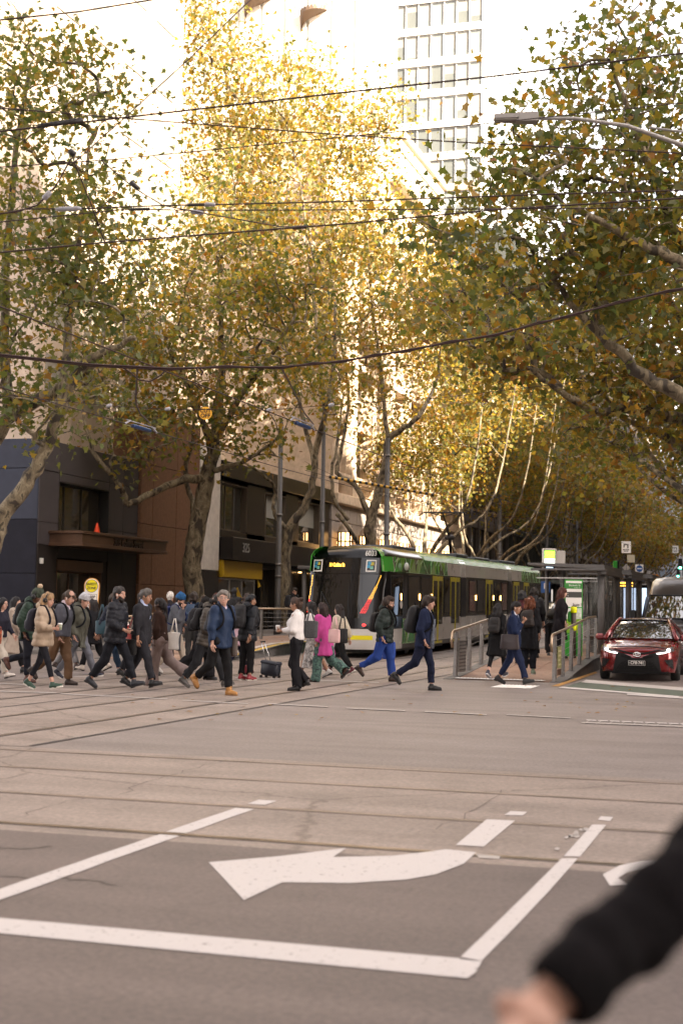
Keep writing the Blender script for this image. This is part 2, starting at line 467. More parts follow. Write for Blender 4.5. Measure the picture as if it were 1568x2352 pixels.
# bike box and stop lines in front of the red car
GREENP = mat('green_paint', (0.075, 0.095, 0.070), 0.7, var=0.3, scale=4, detail=8)
poly_mark('bike_box', [(1290, 1580), (1345, 1563), (1640, 1591), (1640, 1604)], GREENP, 0.005)
poly_mark('stop_line', [(1333, 1568), (1345, 1562), (1640, 1586), (1640, 1593)], PAINT, 0.009)
poly_mark('stop_line', [(1281, 1581), (1290, 1578), (1560, 1600), (1555, 1602)], PAINT, 0.010)
poly_mark('stop_line', [(1440, 1594), (1640, 1607), (1640, 1611), (1438, 1597)], PAINT, 0.011)
poly_mark('kerb_line', [(1265, 1577), (1283, 1577), (1371, 1546), (1366, 1543)], mat('yellow_worn', (0.42, 0.22, 0.06), 0.7, var=.3), 0.008)
for k in range(9):
    x = 1345 + k * 27; y = 1654 + k * 1.1
    poly_mark('crossing_grid', [(x, y), (x + 22, y + .9), (x + 24, y + 3.0), (x + 1, y + 2.0)], PAINT, 0.010)
    poly_mark('crossing_grid', [(x + 6, y + 2), (x + 9, y + 2), (x - 3, y + 9), (x - 6, y + 9)], PAINT_THIN, 0.009)
poly_mark('crossing_grid', [(1335, 1660), (1568, 1669), (1568, 1671.5), (1334, 1662)], PAINT_THIN, 0.011)
# pavements left and right
KERB = mat('kerb_stone', (0.13, 0.125, 0.12), 0.7, var=0.25, scale=6, bump=0.3)
def slab(name, x0, x1, ys, h, m, **pr):
    b = MB(); vs = []
    for y in ys:
        z = gz(y); vs += [(x0, y, z - .1), (x0, y, z + h), (x1, y, z + h), (x1, y, z - .1)]
    fs = []
    for j in range(len(ys) - 1):
        a = 4 * j
        fs += [(a, a + 1, a + 5, a + 4), (a + 1, a + 2, a + 6, a + 5), (a + 2, a + 3, a + 7, a + 6)]
    fs += [(0, 3, 2, 1), tuple(4 * (len(ys) - 1) + i for i in (0, 1, 2, 3))]
    b.add(vs, fs, m)
    o = b.build(name, **pr); return o
slab('pavement', -25.0, -21.75, yl(34.3, 300), 0.13, PAVE, **ST)
slab('kerb', -21.75, -21.4, yl(34.0, 300), 0.135, KERB, **ST)
slab('pavement', -90, -25.0, yl(34.3, 44.1), 0.13, PAVE, **ST)
slab('kerb', -90, -21.75, [34.0, 34.3], 0.135, KERB, **ST)
slab('pavement', 0.55, 4.5, yl(36.6, 300), 0.13, PAVE, **ST)
slab('kerb', 0.2, 0.55, yl(36.3, 300), 0.135, KERB, **ST)
for (x0, x1) in ((-90, -23), (0.5, 90)):
    slab('pavement', x0, x1, [-7.5, -2.2], 0.13, PAVE, **ST)
# ------------------------------------------------------------------ buildings
DARK = mat('dark_cladding', (0.020, 0.016, 0.015), 0.45, var=0.2, scale=1.5, spec=0.2)
DARKB = mat('blue_black_cladding', (0.014, 0.015, 0.024), 0.4, var=0.2, scale=1.5, spec=.2)
DARKU = mat('grey_cladding', (0.055, 0.048, 0.050), 0.45, var=0.12, scale=1.2, spec=.25)
DARKUB = mat('slate_cladding', (0.040, 0.046, 0.068), 0.45, var=0.12, scale=1.2, spec=.25)
BRONZE = mat('bronze', (0.085, 0.045, 0.026), 0.4, 0.35, var=0.2, scale=2)
BRGRAN = mat('brown_granite', (0.155, 0.082, 0.048), 0.6, spec=.2, var=0.25, scale=7, bump=0.1, detail=9)
CREAM = mat('cream_stone', (0.52, 0.42, 0.33), 0.7, var=0.12, scale=1.5)
WHITEST = mat('white_stone', (0.55, 0.50, 0.44), 0.6, var=0.15, scale=3, bump=0.1)
BLKGRAN = mat('black_granite', (0.012, 0.011, 0.011), 0.2, var=0.4, scale=30)
BRBLACK = mat('brown_black_granite', (0.014, 0.011, 0.010), 0.3, var=0.4, scale=30, spec=.3)
PALES = mat('pale_sandstone', (0.62, 0.54, 0.44), 0.8, var=.1)
SANDST = mat('sandstone', (0.54, 0.43, 0.32), 0.8, var=0.18, scale=3, bump=0.25)
GRANITE = mat('grey_granite', (0.26, 0.225, 0.20), 0.6, var=0.35, scale=25)
WGLASS = glass('window_glass', (0.020, 0.022, 0.020), 0.04)
WGLASS2 = glass('shop_glass', (0.035, 0.030, 0.022), 0.05)
TGLASS = mat('tower_glass', (0.20, 0.215, 0.205), 0.04, 0.0, spec=0.9, coat=0.8)
BLIND = mat('window_blind', (0.23, 0.225, 0.20), 0.7)
FRAME = mat('dark_frame', (0.03, 0.028, 0.026), 0.4, 0.5)
ALU = mat('aluminium', (0.42, 0.41, 0.40), 0.35, 0.8, var=0.1)
WHITEC = mat('white_panel', (0.62, 0.60, 0.56), 0.6, var=0.06, scale=1)
CONCW = mat('pale_concrete', (0.55, 0.53, 0.49), 0.75, var=0.08, scale=.6)
YELLOWB = mat('bank_yellow', (0.42, 0.255, 0.006), 0.45)
WARM = mat('warm_lamp', (0.9, 0.6, 0.3), 0.5, emit=(1.0, 0.55, 0.2), estr=1.6)
XF = -25.0
def panels(parent, x, ys, zs, m, gap=0.012, t=0.04, skip=(), axis='y', name='panel', jit=0.0):
    """cladding panels standing proud of a wall plane, one object each; axis y: wall faces +X at x, axis x: wall faces -Y at y=x"""
    cache = {}
    for i in range(len(ys) - 1):
        for j in range(len(zs) - 1):
            if any(ys[i] < s[1] - .01 and ys[i + 1] > s[0] + .01 and zs[j] < s[3] - .01 and zs[j + 1] > s[2] + .01 for s in skip): continue
            w = round(ys[i + 1] - ys[i], 3); h = round(zs[j + 1] - zs[j], 3)
            mm = m[j] if isinstance(m, list) else m
            k = (w, h, mm.name)
            if k not in cache:
                b = MB()
                if axis == 'y': b.bbox(-t, 0, gap, w - gap, gap, h - gap, mm, 0.008)
                else: b.bbox(gap, w - gap, 0, t, gap, h - gap, mm, 0.008)
                cache[k] = b.mesh(name)
            q = NP.normal(0, jit) if jit else 0
            link(cache[k], name, parent, (x + q, ys[i], zs[j]) if axis == 'y' else (ys[i], x + q, zs[j]))
def window(parent, x, y0, y1, z0, z1, rec=0.25, gl=WGLASS, fr=FRAME, mull=(), trans=(), fw=0.06, name='window', axis='y', blind=None):
    """a window: frame object with the pane as sub-part, set back REC from the wall plane"""
    f = MB()
    def bx(b, d0, d1, a0, a1, c0, c1, m):
        if axis == 'y': b.box(d0, d1, a0, a1, c0, c1, m)
        else: b.box(a0, a1, -d1, -d0, c0, c1, m)
    w, h = y1 - y0, z1 - z0
    bx(f, -.06, 0.0, 0, fw, 0, h, fr); bx(f, -.06, 0, w - fw, w, 0, h, fr)
    bx(f, -.06, 0, fw, w - fw, 0, fw, fr); bx(f, -.06, 0, fw, w - fw, h - fw, h, fr)
    for t in mull: bx(f, -.055, .01, w * t - fw * .4, w * t + fw * .4, fw, h - fw, fr)
    for t in trans: bx(f, -.052, .006, fw, w - fw, h * t - fw * .4, h * t + fw * .4, fr)
    if rec > .1:
        for a in ((-fw * .6, 0), (w, w + fw * .6)): bx(f, -.05, rec, a[0], a[1], 0, h, fr)
        bx(f, -.05, rec, -fw * .6, w + fw * .6, h, h + fw * .6, fr)
    loc = (x - rec, y0, z0) if axis == 'y' else (y0, x + rec, z0)
    o = f.build(name, parent, loc=loc)
    p = MB(); bx(p, -.045, -.03, fw * .5, w - fw * .5, fw * .5, h - fw * .5, gl); p.build('pane', o)
    if blind:
        p = MB(); bx(p, -.028, -.024, fw, w - fw, h * (1 - blind), h - fw, BLIND); p.build('blind', o)
    return o
# --- 303 corner building -------------------------------------------------
B = thing('corner_building', 'dark clad corner building with bronze canopy reading 303 Collins Street', 'building', (0, 0, 0))
b = MB()
Y0, Y1 = 44.14, 52.07
b.box(-60, XF - .6, Y0 + .6, Y1, 0, 7.3, DARK)
b.box(XF - .6, XF - .045, Y0 + .045, 45.55, 0, 7.35, DARK)
b.box(XF - .6, XF - .045, 49.5, Y1, 0, 7.35, DARK)
b.box(XF - .6, XF - .045, 45.55, 49.5, 3.2, 4.05, DARK)
b.box(XF - .6, XF - .045, 45.55, 49.5, 5.95, 7.35, DARK)
b.box(-60, XF - .6, Y0 + .045, Y0 + .6, 0, 7.35, DARKB)
b.build('wall', B)
zs = [0.14, 3.62, 4.42, 6.25, 7.36]
panels(B, XF, [Y0, 45.55, 49.5, 50.75, Y1], zs, [DARK, DARKU, DARKU, DARKU], skip=[(45.55, 49.5, 0, 3.2), (45.55, 49.5, 4.0, 5.95)])
panels(B, XF, [45.55, 49.5], [5.95, 6.25], DARKU)
panels(B, XF, [45.55, 49.5], [3.2, 4.02], DARK)
panels(B, Y0, [-45, -40, -35, -32, -29.6, XF - .04], [0.14, 2.6, 4.5, 6.3, 7.36], [DARKB, DARKB, DARKUB, DARKUB], axis='x')
window(B, XF, 45.58, 49.47, 4.06, 5.92, 0.4, WGLASS2, FRAME, mull=(.28, .63))
dr = window(B, XF, 45.6, 49.0, 0.2, 2.75, 0.45, WGLASS2, BRONZE, mull=(.5,), name='glass_door')
b = MB(); b.box(XF - .45, XF + .02, 45.55, 49.1, 2.78, 3.15, BRONZE); b.box(XF - .45, XF - .04, 49.1, 49.5, 0.1, 3.2, DARK); b.build('door_header', B)
cx0 = XF + 1.35
b = MB()
b.bbox(XF, cx0, 44.9, 52.05, 3.60, 3.72, BRONZE, .01); b.bbox(XF, cx0 - .05, 44.95, 52.0, 3.72, 4.04, BRONZE, .01); b.bbox(XF, cx0 + .03, 44.85, 52.06, 4.04, 4.14, BRONZE, .01)
cnp = b.build('canopy', B)
text('303 Collins Street', 0.40, mat('dark_letter', (0.02, 0.012, 0.008), 0.4), cnp, (cx0 - .03, 48.6, 3.86), (rad(90), 0, rad(90)), depth=0.03, bold=.006, sx=.85)
b = MB(); b.lathe([(.0, .42), (.03, .42), (.035, .4), (.12, .05), (.12, .02), (.17, .02), (.17, 0), (0, 0)][::-1], (0, 0, 0), mat('cone_orange', (0.75, 0.06, 0.01), .5, emit=None), 14)
tag(b.build('traffic_cone', None, True, loc=(XF + .7, 47.2, 4.14)), 'orange traffic cone standing on top of the bronze canopy', 'cone')
b = MB(); b.bbox(XF, XF + .08, 44.3, 44.45, 2.95, 3.15, WHITEC, .01); b.build('security_sensor', B)
# brown granite bay next door
B = thing('granite_building', 'brown speckled granite facade beside the dark corner building', 'building')
b = MB(); b.box(-60, XF - .05, 52.09, 58.02, 0, 9.4, BRGRAN); b.build('wall', B)
panels(B, XF + .1, [52.10, 53.25, 55.6, 58.0], [0.14, 2.4, 4.85, 7.3, 9.5], BRGRAN, t=.15)
# cream tower over both
B = thing('cream_tower', 'cream office tower above the dark and brown podium, behind leaves', 'tower')
b = MB(); b.box(-58, XF - 1.2, 45.5, 58.0, 7.3, 46, CREAM); b.build('wall', B)
gm = MB(); PALEW = mat('pale_window', (.30, .28, .24), .15, spec=.8)
for z in range(9, 45, 3):
    for y in (46.4, 49.3, 52.2, 55.1): gm.box(XF - 1.22, XF - 1.16, y, y + 1.9, z, z + 1.8, PALEW)
    for x in range(-55, -28, 3): gm.box(x, x + 1.9, 45.44, 45.52, z, z + 1.8, PALEW)
gm.build('window_rows', B, kind='stuff')
# white pier and 325 building
B = thing('bank_building', 'dark granite bank building numbered 325 with yellow shopfront', 'building')
b = MB()
b.box(-60, XF - .5, 58.05, 77.0, 0, 8.2, BRBLACK); b.bbox(XF - .5, XF + .25, 60.45, 77.05, 7.55, 8.3, BRBLACK, .02)
b.build('wall', B)
b = MB(); b.bbox(XF - .5, XF + .12, 58.05, 60.4, 3.2, 8.9, WHITEST, .015); b.build('stone_pier', B)
b = MB(); b.bbox(XF - .5, XF + .14, 58.05, 60.42, 0, 3.19, BLKGRAN, .015); b.build('pier_base', B)
for (y0, y1, bl, mu) in ((60.9, 64.1, None, (.36, .68)), (66.6, 69.6, .55, (.3,)), (71.6, 75.2, .6, (.26,))):
    window(B, XF, y0, y1, 5.15, 7.3, .3, WGLASS, mat('bronze_frame', (.16, .13, .10), .4, .6), mull=mu, blind=bl)
pan = []
for y in (60.45, 64.2, 66.5, 69.7, 71.5, 75.3): pass
panels(B, XF, [64.15, 66.55], [4.8, 7.5], BRBLACK, t=.48); panels(B, XF, [69.65, 71.55], [4.8, 7.5], BRBLACK, t=.48); panels(B, XF, [75.25, 77.0], [4.8, 7.5], BRBLACK, t=.48)
panels(B, XF, [60.45, 64.1, 66.6, 69.6, 71.6, 77.0], [4.78, 5.12], BRBLACK, t=.48)
b = MB(); b.bbox(XF, XF + .75, 60.5, 77.0, 3.72, 4.76, BRBLACK, .02)
fa = b.build('fascia', B)
LET = mat('steel_letter', (0.34, 0.33, 0.31), 0.4, .5)
text('325', 0.62, LET, fa, (XF + .76, 62.15, 4.3), (rad(90), 0, rad(90)), depth=.015)
text('325', 0.62, LET, fa, (XF + .76, 73.6, 4.32), (rad(90), 0, rad(90)), depth=.015)
b = MB(); b.bbox(XF - .1, XF + .3, 60.55, 65.6, 2.92, 3.7, YELLOWB, .02); b.build('yellow_sign', B)
for (y0, y1) in ((60.6, 62.2), (62.2, 63.8), (63.8, 65.5)):
    window(B, XF, y0, y1, .25, 2.9, .05, WGLASS2, ALU, name='shopfront', fw=.07)
b = MB()
b.prism([(XF + .02, 63.0, 1.0), (XF + .02, 63.85, 1.75), (XF + .02, 63.0, 2.5), (XF + .02, 62.15, 1.75)], (.02, 0, 0), YELLOWB)
b.prism([(XF + .045, 63.0, 1.0), (XF + .045, 63.85, 1.75), (XF + .045, 63.15, 1.62)], (.006, 0, 0), mat('bank_black', (.03, .02, .01), .5)); b.build('diamond_emblem', B)
b = MB(); b.prism([(XF + .3, 64.9, 2.9), (XF + .3, 65.4, 2.6), (XF + .3, 65.0, 2.5)], (.02, 0, 0), YELLOWB)
b.prism([(XF + 1.2, 71.2, 3.5), (XF + 1.2, 70.4, 3.5), (XF + 1.2, 70.8, 3.95)], (.02, 0, 0), YELLOWB); b.build('yellow_pennant', B)
for (y0, y1) in ((66.2, 68.2), (68.4, 70.4), (70.8, 72.8), (73.0, 75.0)):
    window(B, XF, y0, y1, .25, 3.5, .3, WGLASS2, FRAME, name='shopfront')
b = MB()
for k in range(5): b.lathe([(0, 0), (.09, 0), (.09, .05), (0, .05)], (XF - .15, 66.5 + k * 2.0, 3.45), WARM, 8)
b.build('downlight', B)
# glass bus shelter / kiosk on the left pavement under the tree
# sandstone building ------------------------------------------------------
B = thing('sandstone_building', 'ornate sunlit sandstone bank building with heavy cornice beyond the dark building', 'building')
b = MB(); ya, yb = 77.1, 111.0
b.box(-60, XF - .7, ya, yb, 0, 30.5, SANDST)
b.bbox(XF - .7, XF + .5, ya, yb, 7.6, 8.2, SANDST, .05); b.bbox(XF - .7, XF + .25, ya, yb, 16.0, 16.5, SANDST, .05); b.bbox(XF - .7, XF + .4, ya, yb, 24.4, 25.2, SANDST, .08)
b.build('wall', B)
n = 8; dy = (yb - ya) / n
for i in range(n + 1):
    b = MB(); y = ya + i * dy - (.7 if i == n else 0 if i == 0 else .45); w = .9 if 0 < i < n else .75
    b.bbox(XF - .7, XF + .12, y, y + w, 8.2, 24.4, SANDST, .03); b.bbox(XF - .7, XF + .22, y - .1, y + w + .1, 8.2, 9.2, SANDST, .03); b.bbox(XF - .7, XF + .3, y - .12, y + w + .12, 23.4, 24.4, SANDST, .04)
    b.build('pilaster', B)
for i in range(n):
    y = ya + i * dy + .95; w = dy - 1.9
    for (z0, z1) in ((9.6, 12.2), (12.9, 15.4), (17.2, 19.8), (20.6, 23.2)):
        window(B, XF - .1, y, y + w, z0, z1, .35, WGLASS, SANDST, mull=(.5,), trans=(.6,), fw=.1)
        
    b = MB(); yc = y + w / 2
    pts = [(XF - .2, yc - 1.25, 12.3), (XF - .2, yc + 1.25, 12.3), (XF - .2, yc, 12.9)]
    b.prism(pts, (.4, 0, 0), SANDST); b.build('pediment', B)
    for zq, pq in ((9.2, .15), (16.8, .05)): b = MB(); b.bbox(XF - .7, XF + pq, yc - 1.3, yc + 1.3, zq, zq + .3, SANDST, .03); b.build('sill', B)
# rusticated granite base, block by block
zs = [.14, 1.1, 2.0, 2.9, 3.8, 4.7, 5.6, 6.6, 7.6]
cache = {}
for j in range(len(zs) - 1):
    y = ya + (.0 if j % 2 else -.0); k = 0
    while y < yb - .3:
        w = (1.0 if (k + j) % 2 else 1.45); w = min(w, yb - y)
        i = int((y + w / 2 - ya) / dy); yo = y + w / 2 - ya - i * dy
        arch = 1.0 < yo < dy - 1.0 and j < 6
        if not arch:
            key = (round(w, 2), round(zs[j + 1] - zs[j], 2))
            if key not in cache:
                q = MB(); q.bbox(-.7, 0, .012, w - .012, .012, key[1] - .012, GRANITE, .035); cache[key] = q.mesh('stone_block')
            link(cache[key], 'stone_block', B, (XF + .12 + NP.normal(0, .008), y, zs[j]))
        y += w; k += 1
b = MB()
for i in range(n):
    y = ya + i * dy + 1.0; w = dy - 2.0; yc = y + w / 2
    arc = [(XF - .3, yc + w / 2 * math.cos(a), 4.2 + 1.3 * math.sin(a)) for a in [math.pi * k / 10 for k in range(11)]]
    b.prism([(XF - .3, yc + w / 2, .3)] + arc + [(XF - .3, yc - w / 2, .3)], (.06, 0, 0), WGLASS)
b.build('arched_window', B, kind='stuff')
b = MB(); b.bbox(XF - .7, XF + .22, 91.0, 103.5, 32.4, 32.7, PALES, .05); b.bbox(XF - .7, XF + .30, 91.0, 104.0, 33.5, 34.0, PALES, .06); b.box(XF - .7, XF + .1, 91.0, 103.5, 30.5, 33.3, PALES); b.build('cornice', B)
# wall lanterns, lit, on the granite base
def lantern(y, z):
    L = thing('wall_lantern', 'domed bronze wall lantern glowing amber on the granite base of the sandstone building', 'lantern', (XF + .75, y, z), group='lanterns along the sandstone facade')
    b = MB(); b.lathe([(.0, .62), (.26, .55), (.4, .38), (.44, .2), (.5, .2), (.5, .1), (.44, .1)][::-1], (0, 0, 1.05), mat('lantern_dome', (.34, .27, .2), .6), 12); b.build('dome', L, True)
    b = MB(); b.lathe([(.36, 0), (.36, 1.1)], (0, 0, .05), WARM, 10); b.build('glow', L, True)
    b = MB()
    for k in range(10):
        a = 2 * math.pi * k / 10; b.box(.40, .46, -.045, .045, 0, 1.15, BRONZE, Matrix.Rotation(a, 4, 'Z'))
    b.lathe([(.3, 0), (.52, 0), (.52, .12), (.3, .12)], (0, 0, -.02), BRONZE, 12); b.lathe([(.42, .62), (.47, .62), (.47, .7), (.42, .7)], (0, 0, 0), BRONZE, 12)
    b.build('cage', L)
    b = MB(); b.lathe([(.1, -.85), (.2, -.7), (.18, -.45), (.34, -.2), (.4, -.03)], (0, 0, 0), BRONZE, 10); b.box(-.75, .0, -.06, .06, -.3, -.18, BRONZE); b.build('bracket', L, True)
for i in range(n):
    lantern(ya + i * dy + .62 + (0.0), 4.75)
# further buildings up the left side ---------------------------------------
def simple_building(nm, label, cat, x1, y0, y1, h, wall, gl, fl, bay, x0=-60, face_y=False, z0=0, base=None, sill=.9, head=.35, pier=.35):
    B = thing(nm, label, cat); b = MB()
    b.box(x0, x1 - .3, y0, y1, z0, h, wall); b.bbox(x1 - .4, x1 + .25, y0, y1, h - .7, h, wall, .05); b.build('wall', B)
    g = MB(); w = MB()
    nf = int((h - z0 - (base or 0)) / fl); zz = z0 + (base or 0)
    nb = max(1, int((y1 - y0) / bay)); bb = (y1 - y0) / nb
    for f in range(nf):
        z = zz + f * fl
        w.box(x1 - .3, x1, y0, y1, z, z + sill, wall); w.box(x1 - .3, x1, y0, y1, z + fl - head, z + fl - .001, wall)
        g.box(x1 - .26, x1 - .2, y0 + .02, y1 - .02, z + sill, z + fl - head, gl)
    for k in range(nb + 1):
        y = y0 + k * bb; w.box(x1 - .3, x1 + .06, max(y0, y - pier / 2), min(y1, y + pier / 2), zz, h - .7, wall)
    if face_y:
        nx = max(1, int((x1 - x0) / bay)); bx_ = (x1 - x0) / nx
        for f in range(nf):
            z = zz + f * fl
            w.box(x0, x1 - .31, y0 - .3, y0, z, z + sill, wall); w.box(x0, x1 - .31, y0 - .3, y0, z + fl - head, z + fl - .001, wall)
            g.box(x0, x1 - .33, y0 - .1, y0 - .04, z + sill, z + fl - head, gl)
        for k in range(nx + 1):
            x = x0 + k * bx_; w.box(max(x0, x - pier / 2), min(x1 - .31, x + pier / 2), y0 - .36, y0, zz, h - .7, wall)
    w.build('facade_grid', B, kind='stuff'); g.build('glazing', B, kind='stuff')
    if base:
        b = MB(); b.box(x1 - .28, x1 - .15, y0 + .05, y1 - .05, z0 + .3, z0 + base - .9, WGLASS2); b.bbox(x1 - .3, x1 + .7, y0, y1, z0 + base - .8, z0 + base - .35, FRAME, .03)
        k = y0 + 1
        while k < y1: b.box(x1 - .3, x1 + .02, k, k + .35, z0, z0 + base - .8, wall); k += 3.4
        b.build('shopfront', B, kind='stuff')
    return B
GREENGL = mat('green_glass', (0.03, 0.045, 0.038), 0.06, 0, spec=.9, coat=.7)
DKSTONE = mat('dark_stone', (0.085, 0.072, 0.064), 0.7, var=.25, scale=3)
MIDSTONE = mat('mid_stone', (0.23, 0.20, 0.175), 0.7, var=.2, scale=2)
simple_building('stone_bank', 'dark arched stone bank beyond the sandstone building', 'building', XF, 111.2, 131, 17, DKSTONE, WGLASS, 3.9, 3.2, base=5)
simple_building('glass_office', 'green glass office block with dark ground floor up the street', 'building', XF, 131.2, 160, 38, mat('green_mull', (.06, .065, .06), .5), GREENGL, 3.6, 1.8, base=5.5, sill=.3, head=.2, pier=.1)
simple_building('stone_office', 'grey stone office with deep windows farther up the street', 'building', XF, 160.2, 200, 30, MIDSTONE, WGLASS, 3.8, 3.6, base=5)
simple_building('dark_office', 'dark grey office block among far trees on the left side', 'building', XF, 200.2, 262, 44, DKSTONE, WGLASS, 3.7, 2.8, base=5)
simple_building('far_office', 'pale stone office block closing the far end of the street', 'building', XF, 262.2, 380, 34, MIDSTONE, WGLASS, 3.8, 3.3, base=5)
simple_building('hill_block', 'distant dark block at the top of the hill across the street end', 'building', 10, 400, 430, 52, DKSTONE, WGLASS, 3.8, 3.3, x0=-45, face_y=True, z0=4)
# white concrete tower with spiral stairs
B = thing('concrete_tower', 'white sunlit concrete tower with curved balcony stairs above the leaves', 'tower')
tx0, tx1, ty = -47.5, -31.2, 104.0
b = MB(); b.box(tx0 - 14, tx1, ty, 112.4, 20, 90, CONCW); b.build('wall', B)
b = MB(); x = tx0 - 12
while x < tx1 - .5:
    b.bbox(x, x + 1.72, ty - .22, ty - .001, 20, 90, CONCW, .03); x += 1.95
b.build('fin', B, kind='stuff')
g = MB()
for k in range(2):
    for z in range(22, 88, 4):
        g.box(tx1 + .001, tx1 + .05, ty + 1.2 + k * 3.8, ty + 2.4 + k * 3.8, z, z + 2.8, TGLASS)
        g.box(tx1 + .001, tx1 + .12, ty + 1.0 + k * 3.8, ty + 1.2 + k * 3.8, z - .4, z + 3.2, ALU)
g.build('window_strips', B, kind='stuff')
def stair(px, pz, r):
    M = Matrix.Translation((px, ty - .22, pz)); b = MB(); nst = 12; BR = mat('stair_bronze', (.10, .065, .04), .6)
    for k in range(nst):                                         # curved underside, stepping down round a half cone
        a0 = math.pi * k / nst; a1 = math.pi * (k + 1) / nst; h = 1.5 * (1 - k / nst)
        p = [(-r * .92, 0, -1.9 * (.35 + .65 * k / nst)), (r * math.cos(a0), -r * math.sin(a0), -.4 * k / nst), (r * math.cos(a1), -r * math.sin(a1), -.4 * k / nst)]
        b.add([tuple(M @ Vector(q)) for q in p] + [tuple(M @ Vector((q[0], q[1], q[2] + .35))) for q in p], [(0, 2, 1), (3, 4, 5), (0, 1, 4, 3), (1, 2, 5, 4), (2, 0, 3, 5)], BR)
        b.box(r * math.cos(a0) - .03, r * math.cos(a0) + .03, -r * math.sin(a0) - .03, -r * math.sin(a0) + .03, 0, 1.1, ALU, M)
    for h in (.6, 1.1, 1.5, 2.0):
        b.tube([tuple(M @ Vector((r * math.cos(math.pi * k / 12), -r * math.sin(math.pi * k / 12), h))) for k in range(13)], .04, ALU, 5)
    b.build('balcony_stair', B)
stair(atY(594, 60, ty)[0], atY(600, 5, ty)[2], 1.15); stair(atY(722, 60, ty)[0], atY(730, 30, ty)[2], 1.1)
# glass office tower facing the crossing
B = thing('glass_tower', 'white and glass office tower with drawn blinds rising behind the gable', 'tower')
gx0, gx1, gy = -39.6, -30.0, 140.0
b = MB(); b.box(gx0 - 8, gx1, gy + .3, 176, 20, 96, WHITEC); b.build('wall', B)
zf = atY(1000, 60, gy)[2]; FH = 3.36
cols = [gx0 + .25 + 1.36 * i for i in range(8)]
wfr = mat('white_mullion', (.6, .6, .58), .5)
for f in range(-9, 5):
    z = zf + f * FH
    b = MB(); b.bbox(gx0 - 8, gx1, gy - .05, gy + .3, z - .78, z, WHITEC if f > -5 else mat('bronze_spandrel', (.35, .27, .2), .5), .02); b.build('spandrel', B)
    for i, x in enumerate(cols[:-1]):
        r = NP.rand()
        window(B, gy, x, x + 1.33, z, z + FH - .78, .12, TGLASS if r < .5 else glass('tower_dark_glass', (.13, .14, .13), .05), wfr, fw=.06, axis='x', blind=(.25 + .7 * NP.rand()) if NP.rand() < .55 else None)
b = MB()
for f in range(-9, 5):
    z = zf + f * FH; b.box(gx1 + .001, gx1 + .05, gy + .3, 176, z, z + 2.1, TGLASS)
for k in range(20): b.box(gx1 + .001, gx1 + .14, gy + .6 + k * 1.8, gy + .75 + k * 1.8, 20, 96, WHITEC)
b.build('side_glazing', B, kind='stuff')
simple_building('pale_tower', 'pale blue glass tower in the distance between the treetops', 'tower', -22, 290, 320, 88, mat('pale_mull', (.5, .52, .55), .5), mat('pale_glass', (.3, .36, .42), .1, spec=.8), 3.5, 1.6, x0=-40, face_y=True, z0=4, sill=.5, pier=.12)
# unseen blocks opposite and behind the photographer, sized for their shade and reflections
simple_building('office_block', 'stone office block on the north corner of the street', 'building', 44, 36.8, 61.5, 37, MIDSTONE, WGLASS, 3.6, 3.4, x0=4.6, face_y=True, base=5)
simple_building('office_block', 'tall stone office block in the middle of the north side', 'building', 44, 88.2, 150, 54, MIDSTONE, WGLASS, 3.6, 3.4, x0=4.6, base=5)
simple_building('office_block', 'lower stone office block along the north side of the street', 'building', 44, 61.6, 88, 25, MIDSTONE, WGLASS, 3.6, 3.4, x0=4.6, face_y=True, base=5)
simple_building('office_block', 'stone office block farther along the north side of the street', 'building', 44, 150.3, 330, 54, MIDSTONE, WGLASS, 3.6, 3.4, x0=4.6, face_y=True, base=5)
simple_building('corner_tower', 'tall pale tower on the near corner behind the photographer', 'tower', 120, -70, -8, 92, CREAM, WGLASS, 3.6, 3.2, x0=4.5, face_y=True, base=5)
simple_building('corner_block', 'pale corner block across the street behind the photographer', 'building', -27, -60, -8, 60, CREAM, WGLASS, 3.6, 3.2, x0=-70, base=5)
# ------------------------------------------------------------------ tram stop in the middle of the street
STEEL = mat('galvanised', (0.20, 0.19, 0.18), 0.45, 0.6, var=0.2, scale=10)
STEELP = mat('painted_post', (0.13, 0.126, 0.125), 0.5, 0.2, var=0.12, scale=6)
BRASS = mat('rubbed_brass', (0.45, 0.34, 0.24), 0.28, 0.9)
PAVERM = [mat('paver_%d' % i, c, 0.65, var=0.22, scale=9, bump=0.15) for i, c in enumerate([(0.25, 0.155, 0.11), (0.28, 0.18, 0.13), (0.23, 0.15, 0.11), (0.30, 0.20, 0.145)])]
WHITEP = mat('white_paint', (0.72, 0.70, 0.67), 0.5, var=.06)
BLACKP = mat('black_plastic', (0.012, 0.012, 0.013), 0.45, spec=.3)
CLEAR = mat('shelter_glass', (0.10, 0.11, 0.10), 0.04, spec=.8, alpha=0.28)
GREENS = mat('stop_green', (0.035, 0.30, 0.035), 0.45)
LIME = mat('stop_lime', (0.22, 0.46, 0.03), 0.45)
def pz(Y): return gz(Y) + min(.34, max(0.012, .058 * (Y - 31.3)))
